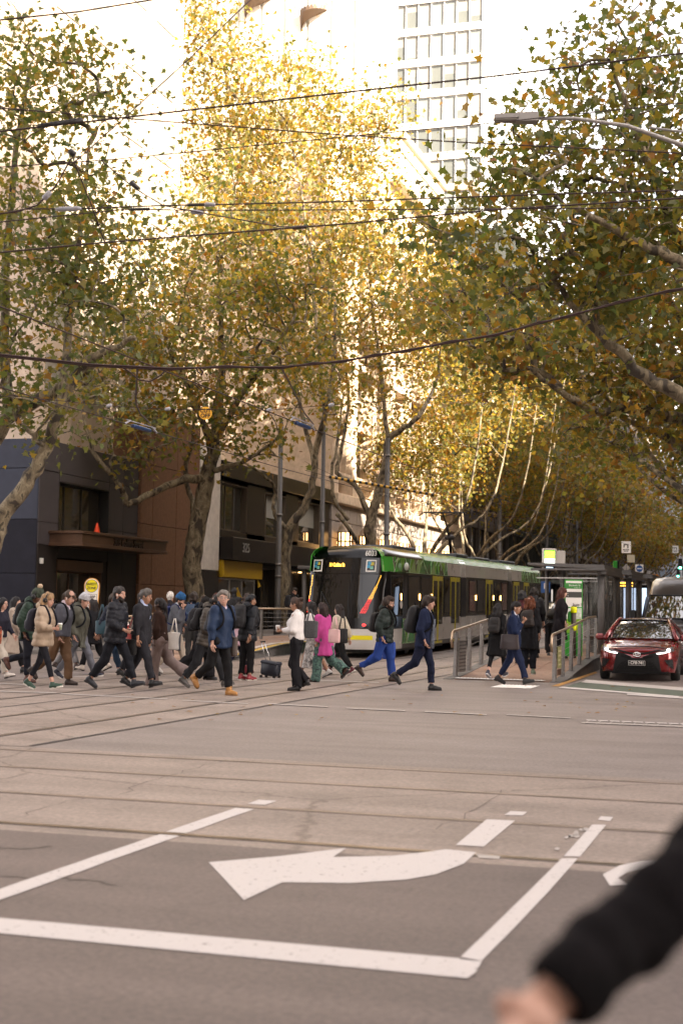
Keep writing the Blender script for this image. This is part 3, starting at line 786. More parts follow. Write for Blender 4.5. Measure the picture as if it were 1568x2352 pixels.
def platform(x0, x1, y0, y1, rise, edge_right):
    ys = [y0 + i * .9 for i in range(int((y1 - y0) / .9) + 1)]; b = MB(); vs = []
    for y in ys:
        z = rise(y); vs += [(x0, y, gz(y) - .05), (x0, y, z - .03), (x1, y, z - .03), (x1, y, gz(y) - .05)]
    fs = []
    for j in range(len(ys) - 1):
        a = 4 * j; fs += [(a, a + 1, a + 5, a + 4), (a + 1, a + 2, a + 6, a + 5), (a + 2, a + 3, a + 7, a + 6)]
    fs.append((0, 3, 2, 1)); b.add(vs, fs, KERB)
    P = b.build('platform', **ST)
    cache = [None] * 4; nx = max(1, int((x1 - x0 - .5) / .6)); w = (x1 - x0 - .5) / nx
    for j in range(int((min(y1, y0 + 26) - y0) / .6) - 1):
        y = y0 + j * .6
        for i in range(nx):
            k = RNG.randrange(4)
            sl = (rise(y + .6) - rise(y)) / .6
            if cache[k] is None:
                q = MB(); q.bbox(.005, w - .005, .005, .595, -.03, 0, PAVERM[k], .006); cache[k] = q.mesh('paver')
            link(cache[k], 'paver', P, (x0 + .25 + i * w, y, rise(y) + RNG.uniform(-.002, .002)), (math.atan(sl), 0, 0))
    for xx in (x0, x1 - .24):
        b = MB(); vs = []
        for y in ys: vs += [(xx, y, rise(y) + .004), (xx + .24, y, rise(y) + .004), (xx + .24, y, rise(y) - .06), (xx, y, rise(y) - .06)]
        fs = []
        for j in range(len(ys) - 1):
            a = 4 * j; fs += [(a, a + 1, a + 5, a + 4), (a + 1, a + 2, a + 6, a + 5), (a + 3, a, a + 4, a + 7)]
        fs.append((0, 3, 2, 1)); b.add(vs, fs, KERB); b.build('edge_stone', P)
    return P
PR = platform(-7.42, -4.78, 31.3, 92, pz, True)
def pzl(Y): return gz(Y) + min(.34, max(0.012, .058 * (Y - 36.0)))
PL = platform(-18.6, -14.95, 36.2, 96, pzl, False)
b = MB()
for (xx, w, m) in ((-15.16, .16, mat('edge_yellow', (.55, .36, .03), .6, var=.3)), (-15.5, .2, PAINT)):
    ys = [38 + i for i in range(50)]
    vs = [(xx + q, y, pzl(y) + .008) for y in ys for q in (0, w)]
    b.add(vs, [(2 * j, 2 * j + 1, 2 * j + 3, 2 * j + 2) for j in range(len(ys) - 1)], m)
b.build('edge_line', PL)
# tactile studs: each pad a plate with its bumps
def tactile(x0, x1, y0, y1, z, ang=0, lab=''):
    b = MB(); b.box(0, x1 - x0, 0, y1 - y0, 0, .006, WHITEP)
    nx = int((x1 - x0) / .075); ny = int((y1 - y0) / .075)
    for i in range(nx):
        for j in range(ny): b.lathe([(.024, 0), (.018, .008)], (.04 + i * .075, .04 + j * .075, .006), WHITEP, 6)
    o = b.build('tactile_pad', loc=(x0, y0, z)); o.rotation_euler = (0, 0, ang)
    tag(o, lab, 'tactile paving')
tactile(-7.15, -5.15, 31.28, 31.55, .030, 0, 'long white tactile strip across the foot of the tram stop ramp')
tactile(-5.75, -4.95, 28.4, 29.5, .008, 0, 'square white tactile pad on the asphalt before the ramp')
# handrails
def handrail(x, ys, side, label, rise, h=1.02, curl=True):
    R = thing('handrail', label, 'railing', (x, ys[0], 0))
    for i, y in enumerate(ys):
        z = rise(y); lean = -.06; M = Matrix.Translation((0, y - ys[0], z)) @ Matrix.Rotation(rad(-4), 4, 'X')
        b = MB(); b.prism([tuple(M @ Vector(p)) for p in ((-.035, -.11, 0), (-.035, .11, 0), (-.035, .055, h - .05), (-.035, .0, h), (-.035, -.055, h - .05))], (.07, 0, 0), STEEL)
        for k in range(6): b.lathe([(.012, 0), (.012, .078)], tuple(M @ Vector((-.039, 0, .14 + k * .15))), BLACKP, 6, 'x')
        b.build('post', R)
    pts = [(0, y - ys[0], rise(y) + h + .03) for y in ys]
    if curl: pts = [(0, -.34, rise(ys[0]) + h - .36), (0, -.42, rise(ys[0]) + h - .2), (0, -.36, rise(ys[0]) + h - .03), (0, -.2, rise(ys[0]) + h + .02)] + pts
    b = MB(); b.tube(pts, .03, BRASS, 8); b.build('rail_tube', R, True)
    for k in range(6):
        z = .14 + k * .15
        b = MB(); b.tube([(0, y - ys[0] + z * .07, rise(y) + z) for y in ys], .005, STEEL, 5); b.build('wire', R)
    return R
HL = handrail(-7.3, [32.0, 33.45, 34.85, 36.3, 38.0], -1, 'left ramp handrail of flat steel posts with brass tube beside the tram', pz)
HR = handrail(-4.95, [31.45, 32.65, 33.95, 35.35, 36.9, 38.4], 1, 'right ramp handrail of flat steel posts with brass tube beside the red car', pz)
PLAQ = mat('olive_plaque', (0.20, 0.20, 0.07), .5, var=.1)
b = MB(); b.bbox(.045, .06, .1, .62, .3, .78, PLAQ, .004); b.bbox(.045, .058, .1, .62, .14, .28, BRONZE, .004); p = b.build('plaque', HR)
b = MB()
for k in range(4): b.box(.0605, .063, .16 + .03 * (k % 2), .56 - .07 * (k % 3), .66 - k * .1, .70 - k * .1, mat('plaque_text', (.45, .42, .25), .5))
b.build('print_line', p)
b = MB(); b.bbox(.04, .06, .1, .85, .12, .86, STEEL, .004)
for i in range(9):
    for j in range(9): b.lathe([(.02, 0), (.02, .004)], (.061, .16 + i * .08, .18 + j * .08), BLACKP, 6, 'x')
b.build('perforated_panel', HL)
# left stop: railing, posts
def simple_rail(x0, y0, x1, y1, n, label, rise):
    R = thing('handrail', label, 'railing', (x0, y0, 0))
    L = math.hypot(x1 - x0, y1 - y0)
    for i in range(n):
        t = i / (n - 1); x = (x1 - x0) * t; y = (y1 - y0) * t; z = rise(y0 + y)
        b = MB(); b.bbox(x - .045, x + .045, y - .04, y + .04, z, z + 1.0, STEEL, .01); b.build('post', R)
    b = MB(); b.tube([(0, 0, rise(y0) + 1.04), (x1 - x0, y1 - y0, rise(y1) + 1.04)], .032, BRASS, 8); b.build('rail_tube', R, True)
    for k in range(6):
        b = MB(); b.tube([(0, 0, rise(y0) + .14 + k * .15), (x1 - x0, y1 - y0, rise(y1) + .14 + k * .15)], .006, STEEL, 5); b.build('wire', R)
simple_rail(-18.45, 45.2, -16.05, 46.4, 3, 'short brass topped rail on the left tram platform beside the phone reader', pzl)
simple_rail(-18.75, 36.8, -18.75, 45.0, 5, 'long rail on the far side of the left tram platform behind the walkers', pzl)
simple_rail(-18.0, 36.6, -15.6, 36.6, 3, 'rail at the near end of the left tram platform behind the crowd', pzl)
# white and red striped bollard by the sign
def bollard(x, y, lab):
    t = thing('bollard', lab, 'bollard', (x, y, gz(y)))
    b = MB(); b.lathe([(.16, 0), (.16, 1.0), (.12, 1.08), (0, 1.1)], (0, 0, 0), WHITEP, 14); b.build('post', t, True)
    b = MB(); RED = mat('sign_red', (.5, .02, .02), .4)
    for z in (.62, .86): b.lathe([(.164, z), (.164, z + .12)], (0, 0, 0), RED, 14)
    b.build('red_band', t, True)
bollard(-17.35, 35.4, 'white bollard with red reflective bands behind the crowd near the safety zone sign')
# SAFETY ZONE sign
sp = atZ(208, 1460, 40.5)
t = thing('safety_sign', 'round topped white SAFETY ZONE KEEP LEFT sign behind the walkers', 'sign', (sp[0], sp[1], gz(sp[1]) + .86), rad(12)); t.scale = (.62, .62, .62)
YEL = mat('sign_yellow', (.80, .70, .0), .45); ORG = mat('sign_orange', (.65, .30, .05), .5); WS = mat('sign_white', (.78, .76, .73), .45); BK = mat('sign_black', (.012, .012, .012), .5)
def capsule_outline(w, z0, z1, taper, y, n=16):
    r = w / 2; pts = [(-w / 2 * taper, y, z0), (w / 2 * taper, y, z0)]
    pts += [(r * math.cos(a), y, z1 - r + r * math.sin(a)) for a in [math.pi * k / n for k in range(n + 1)]]
    return pts
zt = 2.27
b = MB(); b.prism(capsule_outline(.72, .45, zt, .8, 0), (0, .06, 0), ORG); b.build('frame', t)
b = MB(); b.prism(capsule_outline(.65, .48, zt - .035, .8, -.006), (0, .01, 0), WS); bo = b.build('board', t)
b = MB(); b.lathe([(0, 0), (.295, 0), (.295, .006), (0, .006)], (0, -.018, zt - .37), YEL, 28, 'y'); b.lathe([(.278, -.002), (.296, -.002), (.296, .004), (.278, .004), (.278, -.002)], (0, -.02, zt - .37), BK, 28, 'y'); b.build('yellow_disc', bo)
RX = (rad(90), 0, 0)
text('SAFETY', .165, BK, bo, (0, -.024, zt - .29), RX, bold=.004, sx=.92); text('ZONE', .165, BK, bo, (0, -.024, zt - .47), RX, bold=.004, sx=.92)
b = MB()
for (x0, x1, z0, z1) in ((-.26, .26, zt - .76, zt - .745), (-.245, .235, .62, .635), (-.26, -.245, .62, zt - .745), (.235, .25, .62, zt - .745)): b.box(x0, x1, -.012, -.008, z0, z1, BK)
b.build('box_line', bo)
text('KEEP', .17, BK, bo, (0, -.012, zt - .88), RX, bold=.004); text('LEFT', .17, BK, bo, (0, -.012, zt - 1.07), RX, bold=.004)
b = MB(); b.prism([(-.16, -.014, .85), (.0, -.014, .72), (.0, -.014, .8), (.16, -.014, .8), (.16, -.014, .9), (.0, -.014, .9), (.0, -.014, .98)], (0, .004, 0), BK); b.build('arrow', bo)
b = MB(); b.tube([(0, .05, -1.38), (0, .05, .6)], .06, STEEL, 8); b.build('post', t, True)
# shelters on the right platform
def shelter(y0, y1, lab, ad=False):
    zb = pz(y0); x0, x1 = -6.95, -5.02
    t = thing('tram_shelter', lab, 'shelter', (x1, y0, zb))
    W_ = x1 - x0; L = y1 - y0
    b = MB()
    b.prism([(-W_ - .1, -.35, 2.46), (.12, -.35, 2.34), (.12, -.35, 2.47), (-W_ - .1, -.35, 2.52)], (0, L + .6, 0), STEELP)
    b.build('roof', t)
    b = MB(); b.bbox(-W_, .16, -.38, -.30, 2.30, 2.36, STEELP, .01); b.bbox(.02, .16, -.3, L + .25, 2.20, 2.34, STEELP, .01); b.build('gutter', t)
    for yy in (0.0, L):
        b = MB(); b.lathe([(.10, 0), (.10, 2.36)], (0, yy, 0), STEELP, 14); b.lathe([(.11, -.02), (.11, .02)], (0, yy - .13, 2.28), STEELP, 14, 'y'); b.build('post', t, True)
    b = MB(); b.lathe([(.06, 0), (.06, 2.42)], (-W_ + .1, L * .5, 0), STEELP, 10); b.build('post', t, True)
    for k in range(3):
        ya, yb = .12 + k * (L - .2) / 3, .08 + (k + 1) * (L - .2) / 3
        b = MB(); b.box(.02, .034, ya, yb, .18, 2.18, CLEAR); g = b.build('glass_panel', t)
        b = MB(); b.box(.012, .042, ya - .03, ya, .15, 2.2, STEELP); b.build('frame', g)
    for xa in (-W_ + .2, -W_ / 2 - .03):
        b = MB(); b.box(xa, xa + W_ / 2 - .25, L - .02, L - .006, .18, 2.18, CLEAR); b.build('glass_panel', t)
    b = MB(); b.bbox(-W_ + .1, -.12, -.03, .03, 2.08, 2.12, ALU, .005); b.build('header', t)
    b = MB(); b.bbox(-.55, -.12, .5, L - .5, .42, .47, BRONZE, .01)
    for yy in (.7, L - .7): b.box(-.4, -.3, yy - .04, yy + .04, 0, .42, STEELP)
    b.build('bench', t)
    if ad:
        b = MB(); b.bbox(-1.3, -.25, L * .6, L * .6 + .12, .3, 2.1, BLACKP, .02); p = b.build('poster_case', t)
        b = MB(); b.box(-1.22, -.33, L * .6 - .006, L * .6 - .001, .4, 2.0, mat('poster', (.45, .5, .55), .4, emit=(.6, .75, 1.0), estr=.25, var=.4, scale=3)); b.build('poster', p)
shelter(40.2, 43.9, 'nearest grey glass tram shelter with round posts behind the green totem')
shelter(47.2, 50.6, 'second glass tram shelter along the platform behind the first')
shelter(54.6, 58.4, 'third glass tram shelter with an amber display farthest along the platform', True)
b = MB(); b.bbox(-.35, .35, -.05, .05, -.12, .12, BLACKP, .01)
o = b.build('display_board', loc=(-5.9, 54.6, pz(54.6) + 2.1)); tag(o, 'amber lit display board hanging in the third shelter', 'display')
AMB = mat('amber_led', (.9, .4, .05), .5, emit=(1.0, .42, .05), estr=2.2)
b = MB()
for k in range(9): b.box(-.3 + k * .065, -.255 + k * .065, -.056, -.052, .01 + .01 * (k % 2), .075, AMB); b.box(-.3 + k * .065, -.262 + k * .065, -.056, -.052, -.085, -.03 - .01 * (k % 3), AMB)
b.build('led_line', o)
# green information totem
tz = pz(37.9)
t = thing('info_totem', 'green and white tram stop totem with timetable and number 5', 'totem', (-5.47, 37.9, tz), rad(16))
b = MB(); b.bbox(-.235, .235, -.05, .05, 0, 2.02, GREENS, .01); body = b.build('body', t)
def pl(z0, z1, m, nm, x0=-.21, x1=.21, y=-.054):
    b = MB(); b.box(x0, x1, y, y + .006, z0, z1, m); return b.build(nm, body)
pl(1.0, 1.99, WS, 'white_panel'); 
pl(1.78, 1.93, mat('sign_green', (.05, .22, .05), .45), 'green_band', y=-.058); a = pl(1.55, 1.70, mat('sign_grey', (.06, .065, .06), .45), 'grey_band', y=-.058)
pl(1.27, 1.30, GREENS, 'thin_band', y=-.058); pl(.62, .98, LIME, 'lime_panel'); p = pl(.98, 1.26, mat('map_print', (.62, .66, .58), .6, var=.25, scale=14), 'map', y=-.058)
text('Elizabeth St', .065, WS, body, (.02, -.060, 1.87), RX, depth=.001); text('Collins St', .04, WS, body, (.09, -.060, 1.81), RX, depth=.001)
text('Stop 5', .10, BK, body, (.10, -.060, 1.36), RX, depth=.001); text('tram', .045, WS, body, (-.12, -.06, 1.96), RX, depth=.001)
text('11', .045, WS, body, (-.16, -.060, 1.66), RX, depth=.001); text('12', .045, WS, body, (-.16, -.060, 1.59), RX, depth=.001)
# hi-vis covered post in front of the totem
t = thing('ticket_post', 'dark slim post wrapped in bright yellow tape before the totem', 'post', (-5.33, 37.0, pz(37.0)))
b = MB(); b.lathe([(.065, 0), (.065, 1.34)], (0, 0, 0), mat('brown_post', (.07, .05, .04), .5), 12); b.build('post', t, True)
HIV = mat('hi_vis', (.75, .80, .0), .5)
b = MB(); b.lathe([(.075, 1.16), (.085, 1.2), (.085, 1.3), (.075, 1.32)], (0, 0, 0), HIV, 12); b.build('tape', t, True); b = MB(); b.lathe([(.08, .70), (.09, .72), (.09, .83), (.08, .86)], (0, 0, 0), HIV, 12); b.build('tape', t, True)
b = MB(); b.bbox(-.15, -.06, -.05, .05, .92, 1.2, GREENS, .03); b.build('reader', t)
# passenger information screen on a pole
c = atY(1261, 1285, 41.0)
t = thing('passenger_screen', 'white framed passenger display with lime green heading above the shelter', 'screen', (c[0], 41.0, pz(41)), rad(14))
zc = c[2] - pz(41)
b = MB(); b.lathe([(.05, 0), (.05, zc + .2)], (.42, .06, 0), STEELP, 10); b.build('pole', t, True)
b = MB(); b.bbox(-.21, .21, -.06, .06, zc - .32, zc + .32, WS, .03); b.bbox(.19, .46, -.0, .09, zc - .2, zc + .26, WS, .02); cs = b.build('case', t)
b = MB(); b.box(-.155, .155, -.066, -.061, zc - .27, zc + .27, BLACKP); b.build('screen', cs)
b = MB(); b.box(-.145, .145, -.070, -.067, zc + .02, zc + .25, mat('screen_lime', (.2, .5, .02), .4, emit=(.30, .75, .04), estr=.75)); b.box(-.145, .145, -.070, -.067, zc - .12, zc + .018, mat('screen_white', (.7, .7, .7), .4, emit=(.9, 1, .9), estr=.55)); b.box(-.10, .10, -.070, -.067, zc - .25, zc - .14, mat('screen_blue', (.3, .4, .5), .4, emit=(.5, .65, .8), estr=.35)); b.build('screen_page', cs)
text('Elizabeth St', .062, WS, cs, (0, -.073, zc + .13), RX, depth=.001); text('Collins St', .045, WS, cs, (.05, -.073, zc + .07), RX, depth=.001)
# other poles and signs along the street
def signpost(name, label, x, y, h, board, r=.04, rz=.3, base=None):
    t = thing(name, label, 'sign', (x, y, gz(y) + (base or 0)), rz)
    b = MB(); b.lathe([(r, 0), (r, h)], (0, 0, 0), STEELP, 10); b.build('pole', t, True); board(t, h); return t
def b_park(t, h):
    b = MB(); b.bbox(-.34, .34, -.03, -.01, h - .85, h, mat('parking_blue', (.03, .10, .32), .4), .01); p = b.build('board', t); text('P', .6, WS, p, (0, -.034, h - .36), RX, bold=.01)
q = atX(1252, 1330, -17.5); signpost('parking_sign', 'blue square parking sign left of the passenger screen', q[0], q[1], 3.2, b_park, rz=.2)
def b_dia(t, h):
    b = MB(); b.prism([(0, -.03, h), (.28, -.03, h - .28), (0, -.03, h - .56), (-.28, -.03, h - .28)], (0, .015, 0), mat('sign_back', (.33, .31, .29), .5, .5)); b.build('board', t)
q = atY(1437, 1305, 98.0); signpost('diamond_sign', 'grey diamond shaped sign seen from behind above the shelters', q[0], q[1], q[2] - gz(q[1]) + .3, b_dia)
def b_pan(t, h):
    b = MB(); b.bbox(-.10, .10, -.12, -.02, h - .72, h, GREENS, .02); b.bbox(.06, .2, -.06, .06, h - .8, h + .02, BLACKP, .02); b.build('board', t)
q = atY(1411, 1305, 70.0); signpost('signal_post', 'slim post with green panel and dark signal box between two shelters', q[0], q[1], q[2] - gz(q[1]) + .35, b_pan, .06)
def b_orange(t, h):
    b = MB(); b.prism([(-.36, -.02, h - .9), (.36, -.02, h - .9)] + [(.36 * math.cos(a), -.02, h - .36 + .36 * math.sin(a)) for a in [math.pi * k / 14 for k in range(15)]], (0, .02, 0), mat('orange_board', (.55, .20, .01), .5)); b.build('board', t); b = MB(); b.lathe([(.05, h - .95), (.05, h + .02)], (0, -.06, 0), STEELP, 8); b.build('bracket', t, True)
q = atY(1503, 1335, 100.0); signpost('safety_board', 'orange round topped board behind the van roof', q[0], 100.0, q[2] - gz(100) + .5, b_orange)
def b_blue(t, h):
    b = MB(); b.bbox(-.33, .33, -.03, -.01, h - .66, h, WS, .01); p = b.build('board', t); b = MB(); b.lathe([(0, 0), (.27, 0), (.27, .01), (0, .01)], (0, -.045, h - .33), mat('parking_blue', (.03, .1, .32), .4), 20, 'y'); b.build('disc', p); b = MB(); b.box(-.18, .18, -.05, -.046, h - .37, h - .29, WS); b.build('bar', p)
q = atY(1467, 1306, 118.0); signpost('blue_disc_sign', 'white square sign with a blue disc above the far shelters', q[0], 118.0, q[2] - gz(118) + .33, b_blue)
def b_hook(t, h):
    b = MB(); b.bbox(-.62, .62, -.04, -.01, h - 1.55, h, WS, .01); p = b.build('board', t)
    b = MB(); b.box(-.35, .15, -.046, -.042, h - .5, h - .36, BK); b.box(-.35, -.21, -.046, -.042, h - .8, h - .5, BK); b.box(.15, .29, -.046, -.042, h - .9, h - .36, BK); b.build('arrow', p)
    b = MB()
    for k in range(5): b.box(-.42 + k * .17, -.3 + k * .17, -.046, -.042, h - 1.16, h - 1.02, BK); b.box(-.3 + k * .12, -.22 + k * .12, -.046, -.042, h - 1.36, h - 1.22, BK)
    b.build('print_line', p)
for (px, py, Y, lab) in ((1437, 1257, 100.0, 'white hook turn sign with black arrow hanging over the street'), (1576, 1262, 160.0, 'small white hook turn sign far up the street')):
    if px > 1568: px = 1550
    q = atY(px, py, Y)
    t = thing('hook_turn_sign', lab, 'sign', (q[0], Y, q[2] - .4)); b_hook(t, 1.55); t.scale = (.52, .52, .52)
q = atY(1448, 1283, 120.0)
b = MB(); b.bbox(-.32, .32, -.02, .02, -.32, .32, mat('cream_board', (.5, .45, .33), .5), .01); tag(b.build('cream_sign', loc=tuple(q)), 'small square cream sign beside the blue disc sign', 'sign')
# street poles on the left side
def pole(x, y, h, r, lab):
    t = thing('street_pole', lab, 'pole', (x, y, gz(y)))
    b = MB(); b.lathe([(r * 1.25, 0), (r * 1.25, 1.2), (r, 1.25), (r * .75, h)], (0, 0, 0), mat('span_pole', (.075, .072, .07), .5, .2, var=.15), 14); b.build('shaft', t, True)
    for z in (2.6, 3.1, 5.2, h - 1.0): b = MB(); b.lathe([(r * 1.12, z), (r * 1.12, z + .09)], (0, 0, 0), STEEL, 14); b.build('clamp', t, True)
pole(-20.6, 56.6, 9.2, .125, 'grey steel span pole between the leaning trunk and the bank shopfront')
pole(-20.6, 62.4, 10.8, .115, 'tall grey span pole behind the tram beside the dark bank corner')
pole(-20.9, 74.5, 10.5, .17, 'dark blue grey pole standing in front of the sunlit sandstone')
pole(-20.9, 106, 10, .18, 'far span pole among the bare trunks behind the tram roof')
pole(-20.9, 128, 10, .18, 'slim span pole above the rear of the tram')
pole(-20.9, 147, 10, .18, 'distant span pole over the tram shelter roof')
for k, (px, py, Y) in enumerate(((1561, 1302, 150.0), (1556, 1322, 190.0))):
    q = atY(px, py, Y); t = thing('traffic_light', ['upper green traffic light glowing at the right edge far up the street', 'lower green traffic light farther up the street at the right edge'][k], 'traffic light', (q[0], Y, gz(Y)))
    h = q[2] - gz(Y); b = MB(); b.lathe([(.07, 0), (.06, h + .4)], (.25, .1, 0), STEELP, 8); b.build('pole', t, True)
    b = MB(); b.bbox(-.2, .2, -.1, .12, h - .35, h + .85, BLACKP, .03); b.build('housing', t); b = MB(); b.lathe([(0, 0), (.14, 0), (.14, .02), (0, .02)], (0, -.13, h - .12), mat('green_light', (.1, .9, .5), .4, emit=(.08, 1.0, .5), estr=5), 14, 'y'); b.build('lens', t)
# glass tram shelter at the left stop
x0, x1, y0, y1 = -18.4, -16.7, 53.6, 58.5
t = thing('tram_shelter', 'lit glass shelter on the left platform beside the front of the tram', 'shelter', (x0, y0, pzl(y0)))
b = MB(); b.bbox(-.2, 1.9, -.3, 4.9, 2.55, 2.68, STEELP, .02); b.build('roof', t)
for (xx, yy) in ((0, 0), (1.6, 0), (0, 4.6), (1.6, 4.6)):
    b = MB(); b.lathe([(.09, 0), (.09, 2.56)], (xx, yy, 0), STEELP, 12); b.build('post', t, True)
for (a, c) in ((.12, 1.5),):
    b = MB(); b.box(a, c, .3, .312, .2, 2.4, CLEAR); b.build('glass_panel', t)
b = MB(); b.bbox(.3, 1.3, 3.8, 3.95, .4, 2.2, BLACKP, .02); p = b.build('poster_case', t)
b = MB(); b.box(.4, 1.2, 3.79, 3.796, .5, 2.1, mat('poster_warm', (.5, .4, .25), .5, var=.4, scale=2, emit=(1, .7, .4), estr=.12)); b.build('poster', p)
b = MB()
for xx in (.35, .8, 1.25): b.lathe([(0, 0), (.05, 0), (.05, .03), (0, .03)], (xx, 2.0, 2.5), WARM, 8)
b.build('downlight', t)
# street lamp over the crossing, its pole just outside the frame
lp = [atZ(*q, 24) for q in ((1134, 272), (1234, 272))]
base = atZ(1690, 420, 24.5)
t = thing('street_lamp', 'grey street lamp with flat head on a long curved arm at top right', 'street lamp', (base[0], base[1], gz(base[1])))
def loc(p): return tuple(Vector(p) - Vector((base[0], base[1], 0)))
LAMPG = mat('lamp_grey', (.30, .29, .28), .45, .4)
a, c = Vector(loc(lp[0])), Vector(loc(lp[1]))
b = MB(); d = (c - a).normalized(); s_ = Vector((0, 0, 1)).cross(d).normalized()
for (t0, t1, w, h0, h1, m) in ((0, .55, .13, -.02, .05, LAMPG), (.02, .5, .11, -.05, -.02, mat('lamp_lens', (.25, .24, .22), .2)), (.5, 1.0, .12, -.07, .08, LAMPG)):
    p0 = a.lerp(c, t0); p1 = a.lerp(c, t1)
    pts = [p0 + s_ * w * .7, p1 + s_ * w, p1 - s_ * w, p0 - s_ * w * .7]
    b.prism([tuple(p + Vector((0, 0, h0))) for p in pts], (0, 0, h1 - h0), m)
b.build('lamp_head', t)
arm = [loc(atZ(*q, 24 + (q[0] - 1234) * .001)) for q in ((1220, 272), (1320, 272), (1440, 289), (1568, 334), (1690, 395))]
b = MB(); b.tube(arm, [.028, .032, .036, .042, .05], LAMPG, 8); arm2 = [loc(atZ(*q, 24.4)) for q in ((1490, 293), (1568, 303), (1690, 318))]; b.tube(arm2, .02, LAMPG, 6); b.build('arm', t, True)
b = MB(); b.lathe([(.14, 0), (.12, 2), (.09, 8.6 + 1.6)], (0, 0, 0), LAMPG, 12); b.build('pole', t, True)
# ------------------------------------------------------------------ plane trees
def bark_mat():
    M = bpy.data.materials.new('plane_bark'); M.use_nodes = True
    n = M.node_tree.nodes; l = M.node_tree.links; b = n['Principled BSDF']
    tc = n.new('ShaderNodeTexCoord'); mp = n.new('ShaderNodeMapping'); mp.inputs['Scale'].default_value = (1, 1, .55); l.new(tc.outputs['Object'], mp.inputs[0])
    nz = n.new('ShaderNodeTexNoise'); nz.inputs['Scale'].default_value = 4.2; nz.inputs['Detail'].default_value = 2.5; nz.inputs['Roughness'].default_value = .45; nz.inputs['Distortion'].default_value = .6
    l.new(mp.outputs[0], nz.inputs['Vector'])
    r = n.new('ShaderNodeValToRGB'); r.color_ramp.interpolation = 'CONSTANT'
    e = r.color_ramp.elements; e[0].position = 0; e[0].color = (.042, .033, .024, 1); e[1].position = .42; e[1].color = (.115, .092, .057, 1)
    for p, c in ((.49, (.175, .143, .092, 1)), (.58, (.24, .20, .13, 1)), (.65, (.08, .068, .044, 1))): q = e.new(p); q.color = c
    l.new(nz.outputs['Fac'], r.inputs[0])
    n2 = n.new('ShaderNodeTexNoise'); n2.inputs['Scale'].default_value = 30; l.new(mp.outputs[0], n2.inputs['Vector'])
    mx = n.new('ShaderNodeMix'); mx.data_type = 'RGBA'; mx.blend_type = 'OVERLAY'; mx.inputs[0].default_value = .5
    l.new(r.outputs[0], mx.inputs[6]); l.new(n2.outputs['Fac'], mx.inputs[7]); l.new(mx.outputs[2], b.inputs['Base Color'])
    b.inputs['Roughness'].default_value = .8
    bp = n.new('ShaderNodeBump'); bp.inputs['Strength'].default_value = .5; bp.inputs['Distance'].default_value = .03; l.new(nz.outputs['Fac'], bp.inputs['Height']); l.new(bp.outputs[0], b.inputs['Normal'])
    return M
BARK = bark_mat()
def leaf_mat():
    M = bpy.data.materials.new('plane_leaf'); M.use_nodes = True
    n = M.node_tree.nodes; l = M.node_tree.links; b = n['Principled BSDF']; out = n['Material Output']
    at = n.new('ShaderNodeAttribute'); at.attribute_name = 'tint'
    r = n.new('ShaderNodeValToRGB'); e = r.color_ramp.elements
    e[0].position = 0; e[0].color = (.046, .070, .027, 1); e[1].position = 1; e[1].color = (.135, .070, .030, 1)
    for p, c in ((.30, (.078, .096, .032, 1)), (.5, (.130, .124, .036, 1)), (.68, (.235, .165, .034, 1)), (.84, (.21, .10, .022, 1))): q = e.new(p); q.color = c
    l.new(at.outputs['Fac'], r.inputs[0]); l.new(r.outputs[0], b.inputs['Base Color'])
    b.inputs['Roughness'].default_value = .42; b.inputs['Specular IOR Level'].default_value = .4
    tr = n.new('ShaderNodeBsdfTranslucent'); g = n.new('ShaderNodeMix'); g.data_type = 'RGBA'; g.blend_type = 'MULTIPLY'; g.inputs[0].default_value = 1
    g.inputs[7].default_value = (2.3, 2.15, 1.0, 1); l.new(r.outputs[0], g.inputs[6]); l.new(g.outputs[2], tr.inputs[0])
    ms = n.new('ShaderNodeMixShader'); ms.inputs[0].default_value = .48
    l.new(b.outputs[0], ms.inputs[1]); l.new(tr.outputs[0], ms.inputs[2]); l.new(ms.outputs[0], out.inputs['Surface'])
    return M
LEAF = leaf_mat()
_half = [(.0, .0, 0), (.27, -.08, .05), (.27, .17, .03), (.54, .28, .10), (.25, .45, .03)]
LEAF5 = np.array(_half + [(0, 1.0, -.06)] + [(-x, y, z) for x, y, z in reversed(_half[1:])])
LEAF4 = np.array([(0, 0, 0), (.45, .4, .08), (0, 1, -.05), (-.45, .4, .08)])
def leaf_mesh(name, pts, size, shape, tmean, tsd, rs, up=.5):
    N = len(pts); nv = len(shape)
    nrm = rs.normal(0, 1, (N, 3)); nrm /= np.linalg.norm(nrm, axis=1)[:, None]; nrm = nrm + np.array([0, 0, up]); nrm /= np.linalg.norm(nrm, axis=1)[:, None]
    tip = rs.normal(0, 1, (N, 3)) + np.array([0, 0, -.55]); tip -= nrm * (tip * nrm).sum(1)[:, None]; tip /= np.linalg.norm(tip, axis=1)[:, None]
    sd = np.cross(tip, nrm); s = size * (.6 + .75 * rs.rand(N))
    c = shape - np.array([0, .45, 0])
    V = pts[:, None, :] + s[:, None, None] * (c[None, :, 0:1] * sd[:, None, :] + c[None, :, 1:2] * tip[:, None, :] + c[None, :, 2:3] * nrm[:, None, :])
    me = bpy.data.meshes.new(name); me.vertices.add(N * nv); me.vertices.foreach_set('co', V.astype(np.float32).ravel())
    me.loops.add(N * nv); me.loops.foreach_set('vertex_index', np.arange(N * nv, dtype=np.int32))
    me.polygons.add(N); me.polygons.foreach_set('loop_start', np.arange(0, N * nv, nv, dtype=np.int32))
    me.materials.append(LEAF); me.update(calc_edges=True)
    a = me.attributes.new('tint', 'FLOAT', 'FACE'); t = np.clip(rs.normal(tmean, tsd, N), 0, 1); a.data.foreach_set('value', t.astype(np.float32))
    return me
leaf_proto = []
